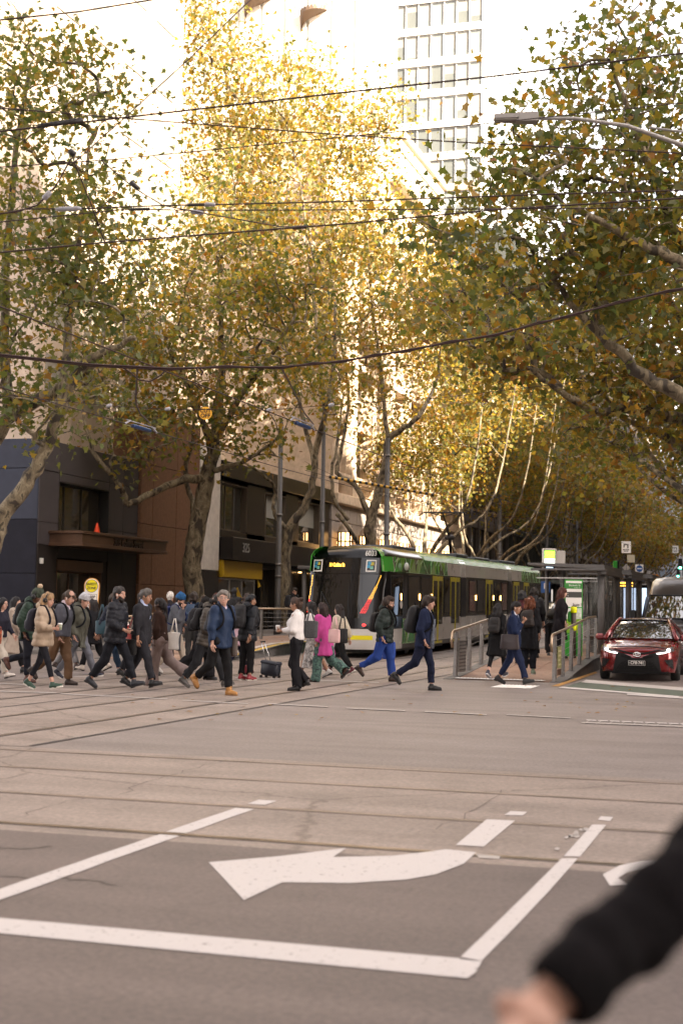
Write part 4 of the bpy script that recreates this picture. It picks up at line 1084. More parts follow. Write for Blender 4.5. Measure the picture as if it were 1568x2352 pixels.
for tv in (.1, .35, .6, .85):
    _rs = np.random.RandomState(int(tv * 100)); leaf_proto.append(leaf_mesh('leaf', np.zeros((1, 3)), .2, LEAF5, tv, .01, _rs))
def bez(pts, k=4):
    """Catmull-Rom through pts (x, y, z, r)"""
    P = [np.array(p, float) for p in pts]; P = [2 * P[0] - P[1]] + P + [2 * P[-1] - P[-2]]; out = []
    for i in range(1, len(P) - 2):
        for j in range(k):
            t = j / k; a, b_, c, d = P[i - 1:i + 3]
            out.append(.5 * ((2 * b_) + (c - a) * t + (2 * a - 5 * b_ + 4 * c - d) * t * t + (3 * b_ - a - 3 * c + d) * t ** 3))
    out.append(P[-2]); return out
def px_path(pts):
    """photo points with depth and radius -> places"""
    o = []
    for x, y, Z, r in pts: p = atZ(x, y, Z); o.append((p[0], p[1], p[2], r))
    return o
def make_tree(name, label, base, limbs, crown, nt_, per, lsize, tint=(.36, .2), seed=1, shape=LEAF5, sig=.5, singles=0, group=None, sides=5, bare=.0):
    rs = np.random.RandomState(seed)
    bx, by = base; bz = gz(by) + .1
    t = thing(name, label, 'tree', (bx, by, bz), group=group); O = np.array([bx, by, bz])
    tb = MB(); nodes = []; nr = []
    for li, L in enumerate(limbs):
        q = bez(L)
        q = [np.array((*(p[:3] + (rs.normal(0, .03, 3) if 0 < i < len(q) - 1 else 0)), max(.012, p[3]))) for i, p in enumerate(q)]
        tb.tube([tuple(p[:3] - O) for p in q], [p[3] for p in q], BARK, 12 if q[0][3] > .15 else 8)
        if q[0][3] > .2 and li == 0:
            pass
        for p in q[2:]: nodes.append(p[:3]); nr.append(p[3])
    tb.build('trunk', t, True)
    # crown points
    w = np.array([c[2] for c in crown], float); w /= w.sum(); pts = []
    for i in range(nt_):
        c = crown[rs.choice(len(crown), p=w)]; d = rs.normal(0, 1, 3); d /= np.linalg.norm(d); rr = rs.rand() ** .42
        pts.append(np.array(c[0]) + d * rr * np.array(c[1]))
    pts = np.array(pts); zmin = bz + 2.6; pts = pts[pts[:, 2] > zmin]
    nodes = [np.array(n) for n in nodes]; main = len(nodes)
    A = np.array(nodes); d0 = np.array([np.min(np.linalg.norm(A - p, axis=1)) for p in pts]); order = np.argsort(d0)
    arr = np.zeros((len(nodes) + len(pts) * 5, 3)); arr[:len(nodes)] = A; cnt = len(nodes); par = [-1] * cnt; paths = []; ln_pts = []
    for i in order:
        p = pts[i]; dd = np.linalg.norm(arr[:cnt] - p, axis=1) + np.maximum(0, arr[:cnt, 2] - p[2]) * .8
        k = int(np.argmin(dd)); s = arr[k].copy(); L = np.linalg.norm(p - s)
        mid = (s + p) / 2 + np.array([0, 0, .12 * L]) + rs.normal(0, .07 * L + .02, 3); seg = [k]; P = [s]
        for tt in (.33, .66, 1.0):
            q = (1 - tt) ** 2 * s + 2 * tt * (1 - tt) * mid + tt * tt * p
            if tt < 1: q = q + rs.normal(0, .03 * L, 3)
            arr[cnt] = q; par.append(seg[-1]); seg.append(cnt); cnt += 1; P.append(q)
        paths.append((seg, P))
    cntd = np.zeros(cnt)
    for i in range(cnt - 1, main - 1, -1):
        cntd[i] += 1
        if par[i] >= 0: cntd[par[i]] += cntd[i]
    bb = MB()
    for seg, P in paths:
        r = [.0075 * math.sqrt(max(1, cntd[s])) for s in seg[1:]]; r = [min(.16, r[0] * 1.1)] + [min(.15, x) for x in r]; r[-1] *= .6
        bb.tube([tuple(p - O) for p in P], r, BARK, sides, cap=False)
    bb.build('branch', t, True, kind='stuff')
    # leaves
    ends = np.array([P[-1] for _, P in paths]); mids = np.array([P[2] for _, P in paths]); keep = rs.rand(len(ends)) > bare
    ends, mids = ends[keep], mids[keep]
    n1 = int(per * .7); n2 = per - n1
    cl = .6 + .8 * rs.rand(len(ends))
    lp = np.concatenate([np.repeat(ends, n1, 0) + rs.normal(0, sig, (len(ends) * n1, 3)) * np.repeat(cl, n1)[:, None] * np.array([1, 1, .8]), np.repeat(mids, n2, 0) + rs.normal(0, sig * .8, (len(mids) * n2, 3))])
    lp = lp[lp[:, 2] > zmin - .6] - O
    me = leaf_mesh('crown', lp, lsize, shape, tint[0], tint[1], rs); link(me, 'crown', t, kind='stuff')
    if singles:
        # the leaves nearest the camera, one by one
        wp = ends + rs.normal(0, sig, ends.shape); dist = np.linalg.norm(wp - CPOS, axis=1); o = np.argsort(dist)[:singles]
        for i in o:
            if wp[i][2] < zmin: continue
            link(leaf_proto[rs.randint(4)], 'leaf', t, tuple(wp[i] - O), tuple(rs.rand(3) * 6.28))
    return t
def ell(x, y, rx, ry, Z, dr=None, w=None):
    c = atZ(x, y, Z); a = rx * Z / FPX; b_ = ry * Z / FPX; d = dr or a
    return (c, (a, d, b_), w or rx * ry)
TREES = []
# L0: leaning tree at the left edge
b0 = (-22.6, 34.9)
Z0 = 39.0
make_tree('plane_tree', 'big dark green plane tree with leaning trunk at the left edge', b0,
    [[(b0[0], b0[1], .0, .42), (b0[0] + .05, b0[1], 1.2, .36)] + px_path([(-18, 1260, 38.6, .25), (0, 1200, 38.6, .23), (64, 1113, 38.5, .205), (96, 1046, 38.5, .185), (134, 957, 38.3, .16), (180, 850, 38.2, .14), (235, 810, 38, .10), (310, 775, 37.6, .06)]),
     px_path([(134, 957, 38.3, .16), (150, 860, 39, .13), (165, 700, 40, .1), (190, 500, 40, .07), (205, 330, 40, .04)]),
     px_path([(-60, 1120, 40, .26), (0, 990, 40, .22), (60, 935, 39.5, .19), (140, 890, 39, .15), (220, 835, 38.5, .10)]),
     px_path([(20, 960, 40, .16), (10, 700, 41, .13), (30, 400, 41, .09), (70, 150, 41, .05)])],
    [ell(60, 260, 190, 250, Z0, 4), ell(220, 200, 90, 120, Z0, 2, 8000), ell(110, 650, 240, 230, Z0, 4.5), ell(250, 560, 130, 200, Z0, 3), ell(90, 900, 230, 120, Z0 - 1, 3.5), ell(-130, 500, 160, 450, Z0, 4, 30000), ell(280, 330, 45, 90, Z0, 1.2, 2500)],
    360, 28, .18, (.38, .19), 3, sig=.50, singles=120)
# L1: trunk in the middle left
b1 = (-22.2, 51.6); Zt = 55.6
make_tree('plane_tree', 'plane tree with stout mottled trunk and long low left limb before the brown facade', b1,
    [[(b1[0], b1[1], gz(b1[1]), .46), (b1[0] + .02, b1[1], 1.4, .40)] + px_path([(442, 1290, Zt, .37), (455, 1200, Zt, .345), (472, 1110, Zt, .31), (488, 1040, Zt, .25), (498, 960, Zt, .20), (510, 850, Zt, .14), (505, 700, Zt, .09), (500, 560, Zt, .05)]),
     px_path([(470, 1105, Zt, .20), (430, 1100, Zt - .4, .16), (370, 1122, Zt - 1, .135), (300, 1157, Zt - 1.8, .12), (286, 1140, Zt - 2, .11), (265, 1100, Zt - 2.3, .10), (222, 1050, Zt - 2.7, .085), (200, 985, Zt - 3, .06), (185, 930, Zt - 3.2, .04)]),
     px_path([(255, 1080, Zt - 2.4, .06), (262, 1050, Zt - 2.4, .05), (320, 1052, Zt - 2, .04), (370, 1025, Zt - 1.8, .03)]),
     px_path([(478, 1085, Zt, .13), (520, 1070, Zt - .4, .10), (560, 1062, Zt - .8, .08), (600, 1035, Zt - 1, .06), (640, 1000, Zt - 1.2, .04)]),
     px_path([(490, 1020, Zt, .16), (540, 930, Zt - 1, .12), (620, 820, Zt - 2, .08), (680, 720, Zt - 2.5, .05)]),
     px_path([(485, 1040, Zt, .15), (440, 900, Zt + .5, .12), (380, 780, Zt, .08), (350, 640, Zt, .05)]),
     px_path([(450, 1210, Zt + 1.5, .14), (440, 1150, Zt + 2, .12), (425, 1080, Zt + 2.2, .1), (445, 1000, Zt + 2, .08), (440, 900, Zt + 2, .05)])],
    [ell(520, 470, 130, 130, Zt, 4), ell(470, 640, 220, 160, Zt, 5), ell(560, 800, 240, 160, Zt - 2, 5), ell(330, 820, 140, 160, Zt, 4), ell(420, 960, 230, 90, Zt - 1.5, 4), ell(640, 640, 120, 150, Zt - 2, 4), ell(300, 1030, 110, 60, Zt - 2.5, 1.5, 3500), ell(600, 1030, 110, 60, Zt, 2.5, 4500)],
    420, 27, .20, (.49, .20), 5, sig=.58)
# L2: forked trunk by the poles
b2 = (-22.0, 61.6); Zt = 65.4
make_tree('plane_tree', 'sunlit plane tree with forked trunk between two span poles by the bank', b2,
    [[(b2[0], b2[1], gz(b2[1]), .30), (b2[0], b2[1], 1.2, .26)] + px_path([(656, 1300, Zt, .25), (663, 1217, Zt, .22), (700, 1165, Zt, .18), (718, 1110, Zt, .165), (726, 1030, Zt, .15), (748, 950, Zt - .5, .12), (765, 840, Zt, .09), (770, 700, Zt, .06)]),
     px_path([(662, 1217, Zt, .12), (640, 1195, Zt, .10), (628, 1165, Zt, .085), (630, 1120, Zt, .075), (600, 1085, Zt - 1, .06), (560, 1062, Zt - 1.4, .045)]),
     px_path([(722, 1070, Zt, .12), (690, 940, Zt + 1, .10), (640, 700, Zt + 2, .08), (600, 400, Zt + 2, .05), (580, 200, Zt + 2, .03)]),
     px_path([(748, 950, Zt, .1), (720, 700, Zt + 1, .08), (690, 420, Zt + 1, .05), (640, 220, Zt + 1, .03)])],
    [ell(500, 150, 110, 170, Zt + 2, 3.5), ell(620, 240, 100, 160, Zt + 1, 3.5), ell(560, 370, 170, 160, Zt + 2, 4, 22000), ell(640, 560, 180, 180, Zt + 1, 4, 16000), ell(700, 840, 160, 150, Zt, 4, 15000), ell(455, 50, 60, 80, Zt + 2, 2, 4500)],
    440, 25, .21, (.58, .13), 8, sig=.66)
b3 = (-22.0, 75.6); Zt = 78.2
make_tree('plane_tree', 'sunlit plane tree with a clear V fork behind the tram number', b3,
    [[(b3[0], b3[1], gz(b3[1]), .36), (b3[0], b3[1], 2, .33)] + px_path([(850, 1240, Zt, .31), (853, 1195, Zt, .29), (872, 1120, Zt, .22), (885, 1060, Zt, .2), (893, 1010, Zt, .19), (930, 980, Zt - .5, .15), (960, 955, Zt - 1, .13), (1000, 880, Zt, .08), (1010, 800, Zt, .05)]),
     px_path([(852, 1200, Zt, .20), (838, 1160, Zt, .16), (815, 1115, Zt, .14), (775, 1085, Zt, .12), (785, 1020, Zt, .10), (800, 900, Zt, .08), (770, 700, Zt, .06), (740, 450, Zt + 1, .04), (735, 200, Zt + 1, .025)]),
     px_path([(890, 1030, Zt, .14), (880, 900, Zt, .11), (850, 650, Zt, .08), (830, 400, Zt, .05)]),
     px_path([(800, 1195, Zt - 6, .11), (770, 1150, Zt - 6, .1), (762, 1080, Zt - 6, .09), (775, 1010, Zt - 6, .07), (790, 900, Zt - 5, .05)]), px_path([(835, 1270, Zt - 5, .12), (805, 1220, Zt - 6, .11), (772, 1180, Zt - 6, .1)])],
    [ell(745, 250, 85, 140, Zt, 3.5), ell(820, 430, 120, 200, Zt, 4), ell(880, 600, 140, 160, Zt, 4), ell(780, 700, 150, 170, Zt, 4.5, 17000), ell(930, 760, 150, 140, Zt - 1, 4, 13000), ell(820, 930, 140, 70, Zt, 4, 4000), ell(880, 260, 50, 110, Zt, 2.5, 4000)],
    440, 25, .23, (.58, .13), 12, sig=.72)
def row_tree(x, y, seed, h, rad_, label, tint, nt_=170, per=20, ls=.32, shp=LEAF4, lean=0.0, low=4.3, bare=.0, fork=2.6, rt=.28):
    rs = np.random.RandomState(seed); z0 = gz(y); L = []; fz = z0 + fork + rs.rand() * .8
    fx = x + lean * .3
    L.append([(x, y, z0, rt * 1.15), (x, y, z0 + 1, rt), (fx, y, fz, rt * .85)])
    for k in range(4):
        a = rs.rand() * .8 + k * 1.57 + .4; e = rad_ * (.4 + .3 * rs.rand())
        px_, py_ = fx + math.cos(a) * e * .4 + lean * .3, y + math.sin(a) * e * .4
        L.append([(fx, y, fz - .15, rt * .55), (px_, py_, fz + 2.2, rt * .42), (fx + math.cos(a) * e + lean * .6, y + math.sin(a) * e, fz + 5, rt * .27), (fx + math.cos(a) * e * 1.3 + lean, y + math.sin(a) * e * 1.3, z0 + h * .8, rt * .1)])
    cr = []
    for k in range(9):
        a = rs.rand() * 6.28; q = rs.rand() ** .5 * rad_ * .7; zz = z0 + low + 1.2 + (h - low - 2.4) * (k + .5) / 9
        sh = 1 - .45 * (k / 8) ** 2
        cr.append(((x + lean * (zz - z0) / h + math.cos(a) * q * sh, y + math.sin(a) * q * sh, zz), (rad_ * .55 * sh, rad_ * .55 * sh, 1.7), sh))
    return make_tree('plane_tree', label, (x, y), L, cr, nt_, per, ls, tint, seed, shp, sig=.75, group=None, sides=4, bare=bare)
row_tree(-22, 84.5, 21, 24, 6.4, 'plane tree with pale trunk and wide fork just right of the V forked tree', (.58, .15), 330, 26, .24, lean=1.6, low=8.5, fork=3.4)
for i, (y, nm) in enumerate(((93, 'slim plane tree close behind the wide forked one'), (101.8, 'plane tree beside the raised tram pantograph'), (111, 'plane tree with sunlit trunk past the pantograph'), (119.8, 'plane tree above the middle of the tram roof'), (133, 'plane tree above the last section of the tram'),
                             (145, 'plane tree behind the passenger screen'), (158, 'plane tree over the first tram shelter'), (172, 'plane tree over the second tram shelter'), (188, 'plane tree near the white hook turn sign'), (206, 'far plane tree past the white hook turn sign'), (228, 'far plane tree over the dark van'), (254, 'farthest plane tree on the left side of the street'))):
    row_tree(-22 + RNG.uniform(-.4, .8), y, 40 + i, 24 if i < 6 else 20, 6.6, nm, (.56 + .01 * i, .17), 260 if i < 5 else 200 if i < 8 else 150, 24, .235 + .016 * i, lean=1.8, low=8.0 if i < 6 else 7.0, fork=2.4 + RNG.random(), rt=.24)
# right-hand trees: trunks stand just outside the frame, limbs and crowns reach in
def rz(*p): return px_path(p)
br = (.9, 30.5); Zr = 29.0
make_tree('plane_tree', 'large plane tree crown filling the upper right behind the street lamp', br,
    [[(br[0], br[1], 0, .42), (br[0], br[1], 3.2, .36), (br[0] - .2, br[1], 5.0, .30), (br[0] - .3, br[1] - .2, 7.5, .22), (br[0] - .8, br[1] - .4, 11.0, .13), (br[0] - 1.6, br[1], 14.5, .06)],
     [(br[0], br[1], 3.0, .22)] + rz((1640, 960, 29.5, .19), (1568, 907, 29.4, .16), (1480, 865, 29.2, .13), (1400, 790, 29, .10), (1330, 720, 28.8, .07), (1270, 640, 28.6, .05)),
     [(br[0], br[1], 4.2, .2)] + rz((1660, 700, 29, .15), (1568, 560, 28.8, .12), (1500, 400, 28.6, .09), (1440, 250, 28.4, .06), (1400, 120, 28.4, .03)),
     [(br[0], br[1], 5.2, .18)] + rz((1600, 640, 27.8, .13), (1500, 570, 27.5, .1), (1400, 520, 27.3, .075), (1300, 470, 27, .05), (1210, 400, 27, .03))],
    [ell(1300, 520, 190, 200, Zr, 3.5), ell(1180, 420, 80, 130, Zr, 2), ell(1300, 330, 120, 110, Zr, 2.5), ell(1470, 350, 150, 250, Zr, 3.5), ell(1420, 640, 200, 160, Zr, 3.5), ell(1480, 120, 110, 150, Zr, 2.5, 14000), ell(1320, 130, 60, 140, Zr, 1.5, 5500), ell(1200, 640, 130, 110, Zr - 1, 2.5), ell(1060, 560, 120, 110, Zr, 2, 12000), ell(985, 520, 90, 90, Zr + 1, 2, 5500), ell(1640, 400, 130, 400, Zr, 3, 30000)],
    310, 26, .175, (.42, .20), 61, sig=.46, singles=160)
br = (.8, 42.0); Zr = 41
make_tree('plane_tree', 'plane tree with long pale limb sweeping in from the right edge', br,
    [[(br[0], br[1], .1, .40), (br[0], br[1], 3.0, .34), (br[0] - .2, br[1], 5.6, .26), (br[0] - .6, br[1], 9.5, .17), (br[0] - 1.4, br[1], 14, .07)],
     [(br[0], br[1], 3.6, .24)] + rz((1680, 990, 41, .20), (1568, 963, 40.5, .165), (1500, 948, 40, .15), (1440, 937, 40, .135), (1380, 945, 39.6, .12), (1320, 925, 39.3, .105), (1270, 885, 39, .08), (1225, 855, 38.8, .05)),
     [(br[0], br[1], 5.0, .2)] + rz((1650, 860, 42, .16), (1540, 700, 42, .12), (1440, 560, 42, .09), (1380, 420, 42, .05)),
     [(br[0], br[1], 2.9, .2)] + rz((1660, 1120, 42, .17), (1568, 1030, 42, .13), (1500, 990, 42, .1), (1430, 960, 42, .07), (1380, 900, 42, .05))],
    [ell(1330, 800, 230, 110, Zr, 4.5), ell(1480, 880, 160, 110, Zr, 4), ell(1180, 790, 150, 110, Zr - 1, 4), ell(1420, 1010, 170, 70, Zr, 3.5), ell(1450, 650, 170, 200, Zr, 4), ell(1040, 690, 150, 120, Zr, 3.5, 15000), ell(1640, 800, 120, 300, Zr, 4, 20000)],
    360, 28, .20, (.53, .20), 67, sig=.58)
for i, (y, nm) in enumerate(((54, 'plane tree on the right with leaves hanging over the shelters'), (66, 'second plane tree on the right over the shelters'), (79, 'third plane tree on the right over the dark van'), (94, 'fourth plane tree on the right over the far traffic'), (112, 'fifth plane tree on the right over the far tram'), (134, 'sixth plane tree on the right beyond the hook turn sign'), (162, 'distant plane tree on the right over the street end'))):
    row_tree(.3, y, 80 + i, 17, 7.2, nm, (.56, .18), 300 - 20 * i, 26, .23 + .018 * i, lean=-3.4, low=5.4, rt=.3, fork=3)
# two street trees added behind the photographer to shape the windscreen reflections
for i, (x, y, nm) in enumerate(((-22.5, -14, 'plane tree across the street behind the photographer'), (.6, -13, 'plane tree on the near pavement behind the photographer'))):
    row_tree(x, y, 95 + i, 28, 7.5, nm, (.4, .2), 240, 14, .34)
# fallen leaves and scraps on the asphalt
pts = np.array([gp(NP.uniform(300, 1500), NP.uniform(1575, 1660)) for _ in range(60)] + [(NP.uniform(-18, -15.2), NP.uniform(40, 60), 0) for _ in range(60)] + [(NP.uniform(-7, -5), NP.uniform(32, 46), 0) for _ in range(30)])
for p in pts: p[2] = (pzl(p[1]) if p[0] < -14 else pz(p[1]) if (-7.4 < p[0] < -4.8 and p[1] > 31.4) else gz(p[1])) + .02
link(leaf_mesh('fallen_leaves', pts, .085, LEAF4, .85, .1, NP, up=9), 'fallen_leaves', None, kind='stuff')
# ------------------------------------------------------------------ tram
TGREEN = mat('tram_green', (0.045, 0.31, 0.032), 0.25, coat=.7)
TG = [mat('tram_green_%d' % i, c, 0.25, coat=.6) for i, c in enumerate([(0.035, 0.28, 0.04), (0.17, 0.42, 0.045), (0.03, 0.11, 0.03), (0.28, 0.44, 0.15), (0.09, 0.11, 0.06), (0.035, 0.40, 0.06)])]
TWHITE = mat('tram_white', (0.66, 0.65, 0.63), 0.25, coat=.7, var=.05, scale=2)
TGREY = mat('tram_grey', (0.60, 0.575, 0.54), 0.3, coat=.5, var=.08, scale=2)
TBLACK = mat('tram_black', (0.004, 0.004, 0.005), 0.15, coat=.2, spec=.25)
TWIN = mat('tram_window', (0.005, 0.005, 0.005), 0.02, spec=.4, coat=.12, ior=1.45)
TYEL = mat('tram_yellow', (0.62, 0.53, 0.012), 0.35, coat=.4)
TYELD = mat('tram_yellow_line', (0.80, 0.72, 0.02), 0.35)
TSKIRT = mat('tram_skirt', (0.10, 0.10, 0.095), 0.5, var=.25, scale=4)
LEDA = mat('led_amber', (.9, .45, .05), .4, emit=(1.0, .50, .06), estr=.9)
LEDR = mat('led_red', (.8, .03, .02), .4, emit=(1.0, .03, .03), estr=.6)
LAMPW = mat('cabin_lamp', (1, .6, .3), .4, emit=(1.0, .5, .12), estr=2.5)
LINEW = mat('livery_line', (.55, .70, .45), .4)
def rake(z):
    return float(np.interp(z, [.2, .5, .9, 1.2, 2.7, 3.05, 3.25, 3.38], [.16, .03, .0, .02, .36, .46, .62, 1.0]))
FX = 1.17
def hw(y): return 1.325 * (1 - .15 * math.exp(-max(0, y) / .5))
def inset(z): return float(np.interp(z, [.2, .35, 2.7, 3.05, 3.2, 3.32, 3.38], [.03, 0, 0, .03, .12, .32, .60]))
def yfr(x, z): return rake(z) + .14 * (abs(x) / (.95 * FX)) ** 2.4
def side_p(y, z, off=.0): return (hw(y - rake(z) * max(0, 1 - y / 3)) - inset(z) + off, y, z)
TL = 27.6
def make_tram(x, y, z, label):
    t = thing('tram', label, 'tram', (x, y, z), rx=math.atan(.010))
    zl = [.27, .4, .6, .9, 1.2, 1.6, 2.1, 2.6, 2.85, 3.05, 3.14, 3.22, 3.29, 3.34, 3.38]
    xs = [FX * q for q in (-.95, -.85, -.7, -.5, -.25, 0, .25, .5, .7, .85, .95)]
    sy = [.22, .4, .7, 1.1, 1.6, 2.3, 3.2, 6, 10.0, 10.9, 18.9, 19.8, 24, TL - .6, TL - .2]
    b = MB(); vs = []; rings = 0
    for zz in zl:
        r = []; i_ = inset(zz); k = (1.0 - i_ / 1.1)
        for xx in xs: r.append((xx * k, yfr(xx, zz), zz))
        for yy in sy: r.append((hw(yy) - i_, yy + rake(zz) * max(0, 1 - yy / 3), zz))
        for xx in (1.0, .5, 0, -.5, -1.0): r.append((xx * k, TL + .0 - rake(zz) * .3, zz))
        for yy in reversed(sy): r.append((-(hw(yy) - i_), yy + rake(zz) * max(0, 1 - yy / 3), zz))
        vs += r; n = len(r)
    fs = []
    for j in range(len(zl) - 1):
        for i in range(n): fs.append((j * n + i, j * n + (i + 1) % n, (j + 1) * n + (i + 1) % n, (j + 1) * n + i))
    fs.append(tuple(range((len(zl) - 1) * n, len(zl) * n))); fs.append(tuple(reversed(range(n))))
    b.add(vs, fs, TBLACK); body = b.build('body', t, angle=40)
    def sp(b, y0, y1, z0, z1, off, m, both=False):
        ny = 6 if y0 < 3 else 1; nz = 1 if z1 <= 3.06 else 6; zs = [z0 + (z1 - z0) * i / nz for i in range(nz + 1)]; ys = [y0 + (y1 - y0) * i / ny for i in range(ny + 1)]
        for sgn in ((1, -1) if both else (1,)):
            v = []
            for zz in zs:
                for yy in ys: p = side_p(yy, zz, off); v.append((p[0] * sgn, p[1], p[2]))
            for zz in zs:
                for yy in ys: p = side_p(yy, zz, -.01); v.append((p[0] * sgn, p[1], p[2]))
            q = ny + 1; N = q * (nz + 1); f = []
            for j in range(nz):
                for i in range(ny): a = j * q + i; f.append((a, a + 1, a + 1 + q, a + q) if sgn > 0 else (a, a + q, a + 1 + q, a + 1))
            edge = list(range(q)) + [j * q + ny for j in range(1, nz + 1)] + [nz * q + i for i in range(ny - 1, -1, -1)] + [j * q for j in range(nz - 1, 0, -1)]
            for i in range(len(edge)): a, c = edge[i], edge[(i + 1) % len(edge)]; f.append((a, a + N, c + N, c) if sgn > 0 else (a, c, c + N, a + N))
            b.add(v, f, m)
    def fp(poly, off, m, nm, par=body, rel=True):
        """a panel on the curved front, from an (x, z) outline"""
        poly = [(a_ * FX, c_) for a_, c_ in poly]; b = MB(); poly2 = []
        for i, (px, pz_) in enumerate(poly):
            qx, qz = poly[(i + 1) % len(poly)]
            for k in range(4): tt = k / 4; poly2.append((px + (qx - px) * tt, pz_ + (qz - pz_) * tt))
        # fan about rows: slice polygon into horizontal strips for curvature
        zmin = min(p[1] for p in poly); zmax = max(p[1] for p in poly); NZ = max(1, int((zmax - zmin) / .2)) + 1
        def span(z):
            X = []
            for i in range(len(poly)):
                (a0, c0), (a1, c1) = poly[i], poly[(i + 1) % len(poly)]
                if (c0 - z) * (c1 - z) <= 0 and c0 != c1: X.append(a0 + (a1 - a0) * (z - c0) / (c1 - c0))
            return (min(X), max(X)) if X else (0, 0)
        rows = []
        NX = 8
        for j in range(NZ + 1):
            zz = zmin + (zmax - zmin) * min(max(j / NZ, .0005), .9995); a, c = span(zz)
            rows.append([(a + (c - a) * i / NX, yfr(a + (c - a) * i / NX, zz) - off, zz) for i in range(NX + 1)])
        v = [p for r in rows for p in r]; q = NX + 1
        f = [(j * q + i, j * q + i + 1, (j + 1) * q + i + 1, (j + 1) * q + i) for j in range(NZ) for i in range(NX)]
        b.add(v, f, m); return b.build(nm, par, True)
    fp([(-.98, .27), (.98, .27), (1.0, .88), (-.98, .88)], .008, TWHITE, 'bumper')
    b = MB(); sp(b, .16, 1.9, .27, .88, .018, TWHITE); b.build('bumper_return', t)
    fp([(-.62, .9), (.55, .9), (.8, 1.2), (-.8, 1.2)], .004, TBLACK, 'lower_mask')
    ws = fp([(-.70, 1.20), (.46, 1.20), (.86, 2.50), (-.88, 2.50), (-.86, 1.5)], .012, TWIN, 'windscreen')
    fp([(-.88, 2.53), (.88, 2.53), (.90, 3.0), (-.88, 3.0)], .012, TWIN, 'destination_glass')
    b = MB()
    for (xa, za, xb, zb) in ((.965, .9, .99, 3.02),):
        b.tube([(xa * FX - .01, yfr(.95 * FX, za + (zb - za) * k / 8) + .06, za + (zb - za) * k / 8) for k in range(9)], .028, TWHITE, 6)
        b.tube([(-xa * FX, yfr(.95 * FX, za + (zb - za) * k / 8) + .06, za + (zb - za) * k / 8) for k in range(9)], .02, TWHITE, 6)
    b.build('corner_trim', t, True)
    dz = lambda zz: 0
    def ft(body_, size, m, xx, zz, off=.03, **k):
        xx *= FX
        return text(body_, size, m, body, (xx, yfr(xx, zz) - off, zz), (rad(80), 0, 0), depth=.002, **k)
    ft('6033', .22, WS, .62, 3.13, .09, bold=.006, sx=.82)
    ft('11 Collins St', .15, LEDA, -.26, 2.78, .03, bold=.004, sx=.62)
    ft('BOMBARDIER', .06, WS, -.2, 1.02, .02)
    for xx in (-.80, .64):
        f = fp([(xx - .13, 2.58), (xx + .13, 2.58), (xx + .13, 2.94), (xx - .13, 2.94)], .018, WS, 'emblem_frame')
        fp([(xx - .10, 2.62), (xx + .10, 2.62), (xx + .10, 2.90), (xx - .10, 2.90)], .024, TBLACK, 'emblem_field', f)
        for k, (c0, m) in enumerate((((-.06, 2.74), mat('emblem_blue', (.05, .30, .5), .4)), ((.03, 2.82), mat('emblem_yellow', (.6, .5, .05), .4)), ((.02, 2.70), mat('emblem_teal', (.15, .40, .32), .4)), ((-.04, 2.84), mat('emblem_blue', (.05, .3, .5), .4)))):
            fp([(xx + c0[0] - .04, c0[1] - .045), (xx + c0[0] + .04, c0[1] - .045), (xx + c0[0] + .04, c0[1] + .045), (xx + c0[0] - .04, c0[1] + .045)], .028 + .001 * k, m, 'emblem_tile', f)
    # LED strips
    for side, (xt, xb_) in ((1, (.90, .52)), (-1, (-.935, -.935))):
        for nm, m, t0, t1 in (('amber_strip', LEDA, .0, .62), ('red_strip', LEDR, .66, 1.0)):
            b = MB(); rows = int(24 * (t1 - t0)) + 1
            for k in range(rows):
                tt = t0 + (t1 - t0) * k / max(1, rows - 1); zz = 2.46 - 1.10 * tt; xc = (xt + (xb_ - xt) * tt ** 1.15) * FX; wid = 1 + int(3.6 * tt)
                for q in range(wid if side > 0 else 1 + int(1.5 * tt)):
                    xx = xc - side * .0 + (q - (wid - 1) / 2) * .048; b.sphere((xx, yfr(min(.95 * FX, abs(xx)), zz) - .012, zz), .0115, m, 6, 4)
            b.build(nm, t)
    b = MB()
    for xx in (-.65, .65): b.sphere((xx, yfr(xx, 1.0) - .0, 1.0), .05, LEDR, 10, 6, (1.3, .4, .8))
    b.build('tail_light', t, True)
    fp([(.02, .56), (.78, .56), (.78, .69), (.02, .69)], .016, TYELD, 'yellow_reflector'); fp([(-.78, .56), (-.35, .56), (-.35, .69), (-.78, .69)], .016, TYELD, 'yellow_reflector')
    REDL = mat('tram_red', (.55, .03, .03), .4)
    b = MB(); b.tube([(-.30, yfr(.3, .62) - .02, .72), (-.06, yfr(.06, .62) - .02, .62), (-.30, yfr(.3, .55) - .02, .52)], .017, REDL, 5); b.build('red_chevron', t)
    b = MB(); b.tube([(-.05, yfr(0, 1.15) - .05, 1.12), (-.42, yfr(.42, 1.5) - .05, 1.5), (-.72, yfr(.72, 1.9) - .04, 1.95)], .014, BLACKP, 6); b.tube([(-.72, yfr(.72, 1.4) - .04, 1.4), (-.72, yfr(.72, 1.9) - .04, 1.98)], .012, BLACKP, 6); b.build('wiper', t, True)
    # cab interior hint: seat back and dash behind the windscreen are dark; side panels
    b = MB(); sp(b, .30, 2.12, 2.60, 3.05, .010, TGREEN, True); sp(b, .30, TL - .3, 3.05, 3.33, .010, TGREEN, True); b.build('green_cornice', t)
